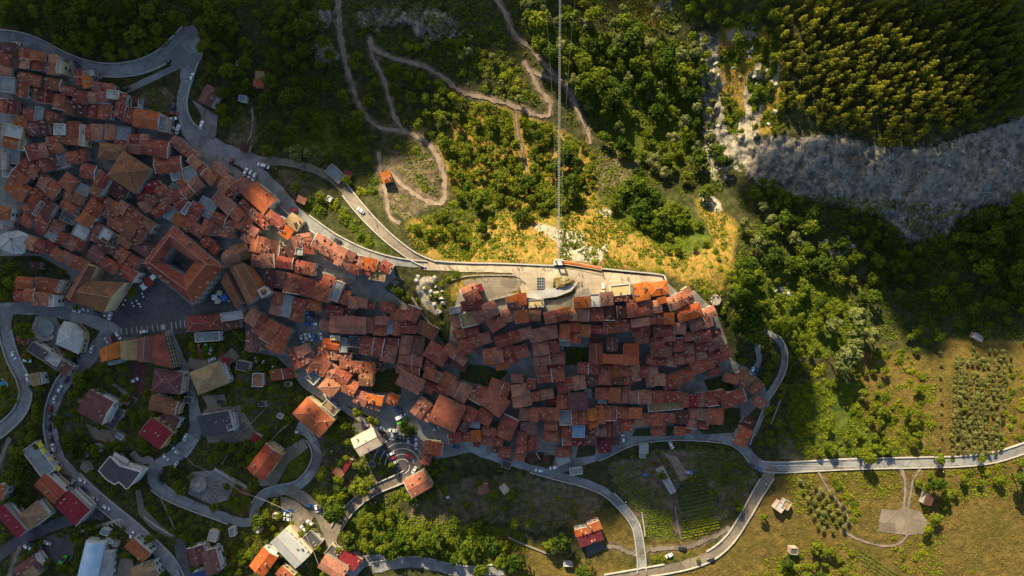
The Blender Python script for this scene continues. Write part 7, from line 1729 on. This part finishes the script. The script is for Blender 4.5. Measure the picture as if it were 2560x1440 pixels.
bike(1445, 708, 'car_black', 'black motorcycle parked left of the red one on the castle square'); bike(1453, 707, 'car_red', 'red motorcycle parked beside the black one on the castle square')
def skip(u, v, mat, ang, label, name='waste_bin', cat='bin', s=1.0):
    z = rest(u, v); x, y, _ = w3(u, v, z); root = link(name, None, None, (x, y, z), ang, s); fixed(root, label, cat)
    m = MB(); m.prism([(-.9, -.5), (.9, -.5), (.9, .5), (-.9, .5)], 0.1, 1.1); link('body', m.mesh('body', mat), root)
    m = MB(); m.prism([(-.95, -.55), (.95, -.55), (.95, .55), (-.95, .55)], 1.1, 1.22); link('lid', m.mesh('lid', mat), root)
skip(999, 1055, 'machine_green', .6, 'green recycling bin beside the big tree and white van', s=1.3)
skip(1613, 1686 - 500, 'canvas_blue', .2, 'blue bin by the grey hut under the lane')
skip(928, 658, 'canvas_white', -.4, 'long white trailer box parked by the ridge lane houses', 'trailer', 'trailer', 1.9)
skip(829, 1129, 'canvas_white', 1.1, 'small white water tank in the dark garden', 'water_tank', 'tank')
skip(1725, 1178, 'canvas_blue', .3, 'blue tank among vegetable plots', 'water_tank', 'tank', 1.2)
skip(1120, 1262 - 20, 'canvas_white', .2, 'white tank at the foot of the dark hillside garden', 'water_tank', 'tank')
# solar panels lying on roofs
def solar(u, v, ang, hgt_, label, w=3, d=2):
    z = zground(u, v) + hgt_; x, y, _ = w3(u, v, z); root = link('solar_panel', None, None, (x, y, z), -math.radians(ang)); fixed(root, label, 'solar panel')
    m = MB(); m.prism([(-w / 2, -d / 2), (w / 2, -d / 2), (w / 2, d / 2), (-w / 2, d / 2)], [.1, .1, .9, .9], [.2, .2, 1.0, 1.0]); link('panel', m.mesh('panel', 'solar'), root)
    m = MB()
    for sx in (-w / 2 + .1, w / 2 - .1): m.tube((sx, d / 2 - .1, -1.2), (sx, d / 2 - .1, .9), .05, n=4); m.tube((sx, -d / 2 + .1, -1.2), (sx, -d / 2 + .1, .1), .05, n=4)
    link('strut', m.mesh('strut', 'steel'), root)
solar(497, 1437, -15, 7.6, 'blue solar panel array on the mauve twin-roofed house', 9, 4)
solar(1011, 946, 25, 11.2, 'left solar panel on the big salmon roof', 1.6, 1.2); solar(1027, 955, 25, 11.2, 'right solar panel on the big salmon roof', 1.6, 1.2)
def stairs(label, a, b, wpx, n):
    root = link('outdoor_stairs', None, None, (0, 0, 0)); fixed(root, label, 'stairs')
    A, B = np.array(a, float), np.array(b, float); d = (B - A) / np.linalg.norm(B - A); nn = np.array([-d[1], d[0]]) * wpx / 2
    for i in range(n):
        p = A + (B - A) * i / n; q = A + (B - A) * (i + .72) / n; z = hz(*((p + q) / 2)) + .35
        m = MB(); m.prism(ccw(from_px([tuple(p - nn), tuple(q - nn), tuple(q + nn), tuple(p + nn)], z)), z - .8, z)
        link('step', m.mesh('step', 'kerb_stone'), root)
stairs('pale stone stairs descending beside the top row of houses', (180, 152), (178, 204), 16, 14)
stairs('long stepped path running diagonally above the brown villa', (262, 944), (336, 1000), 9, 22)
stairs('ladder-like paved steps below the crimson bar building', (200, 1330), (302, 1298), 7, 18)
stairs('stepped path rising behind the fan-paved fountain garden', (536, 1172), (622, 1222), 8, 20)
finish_labels()
print('OBJECTS', len(bpy.data.objects))
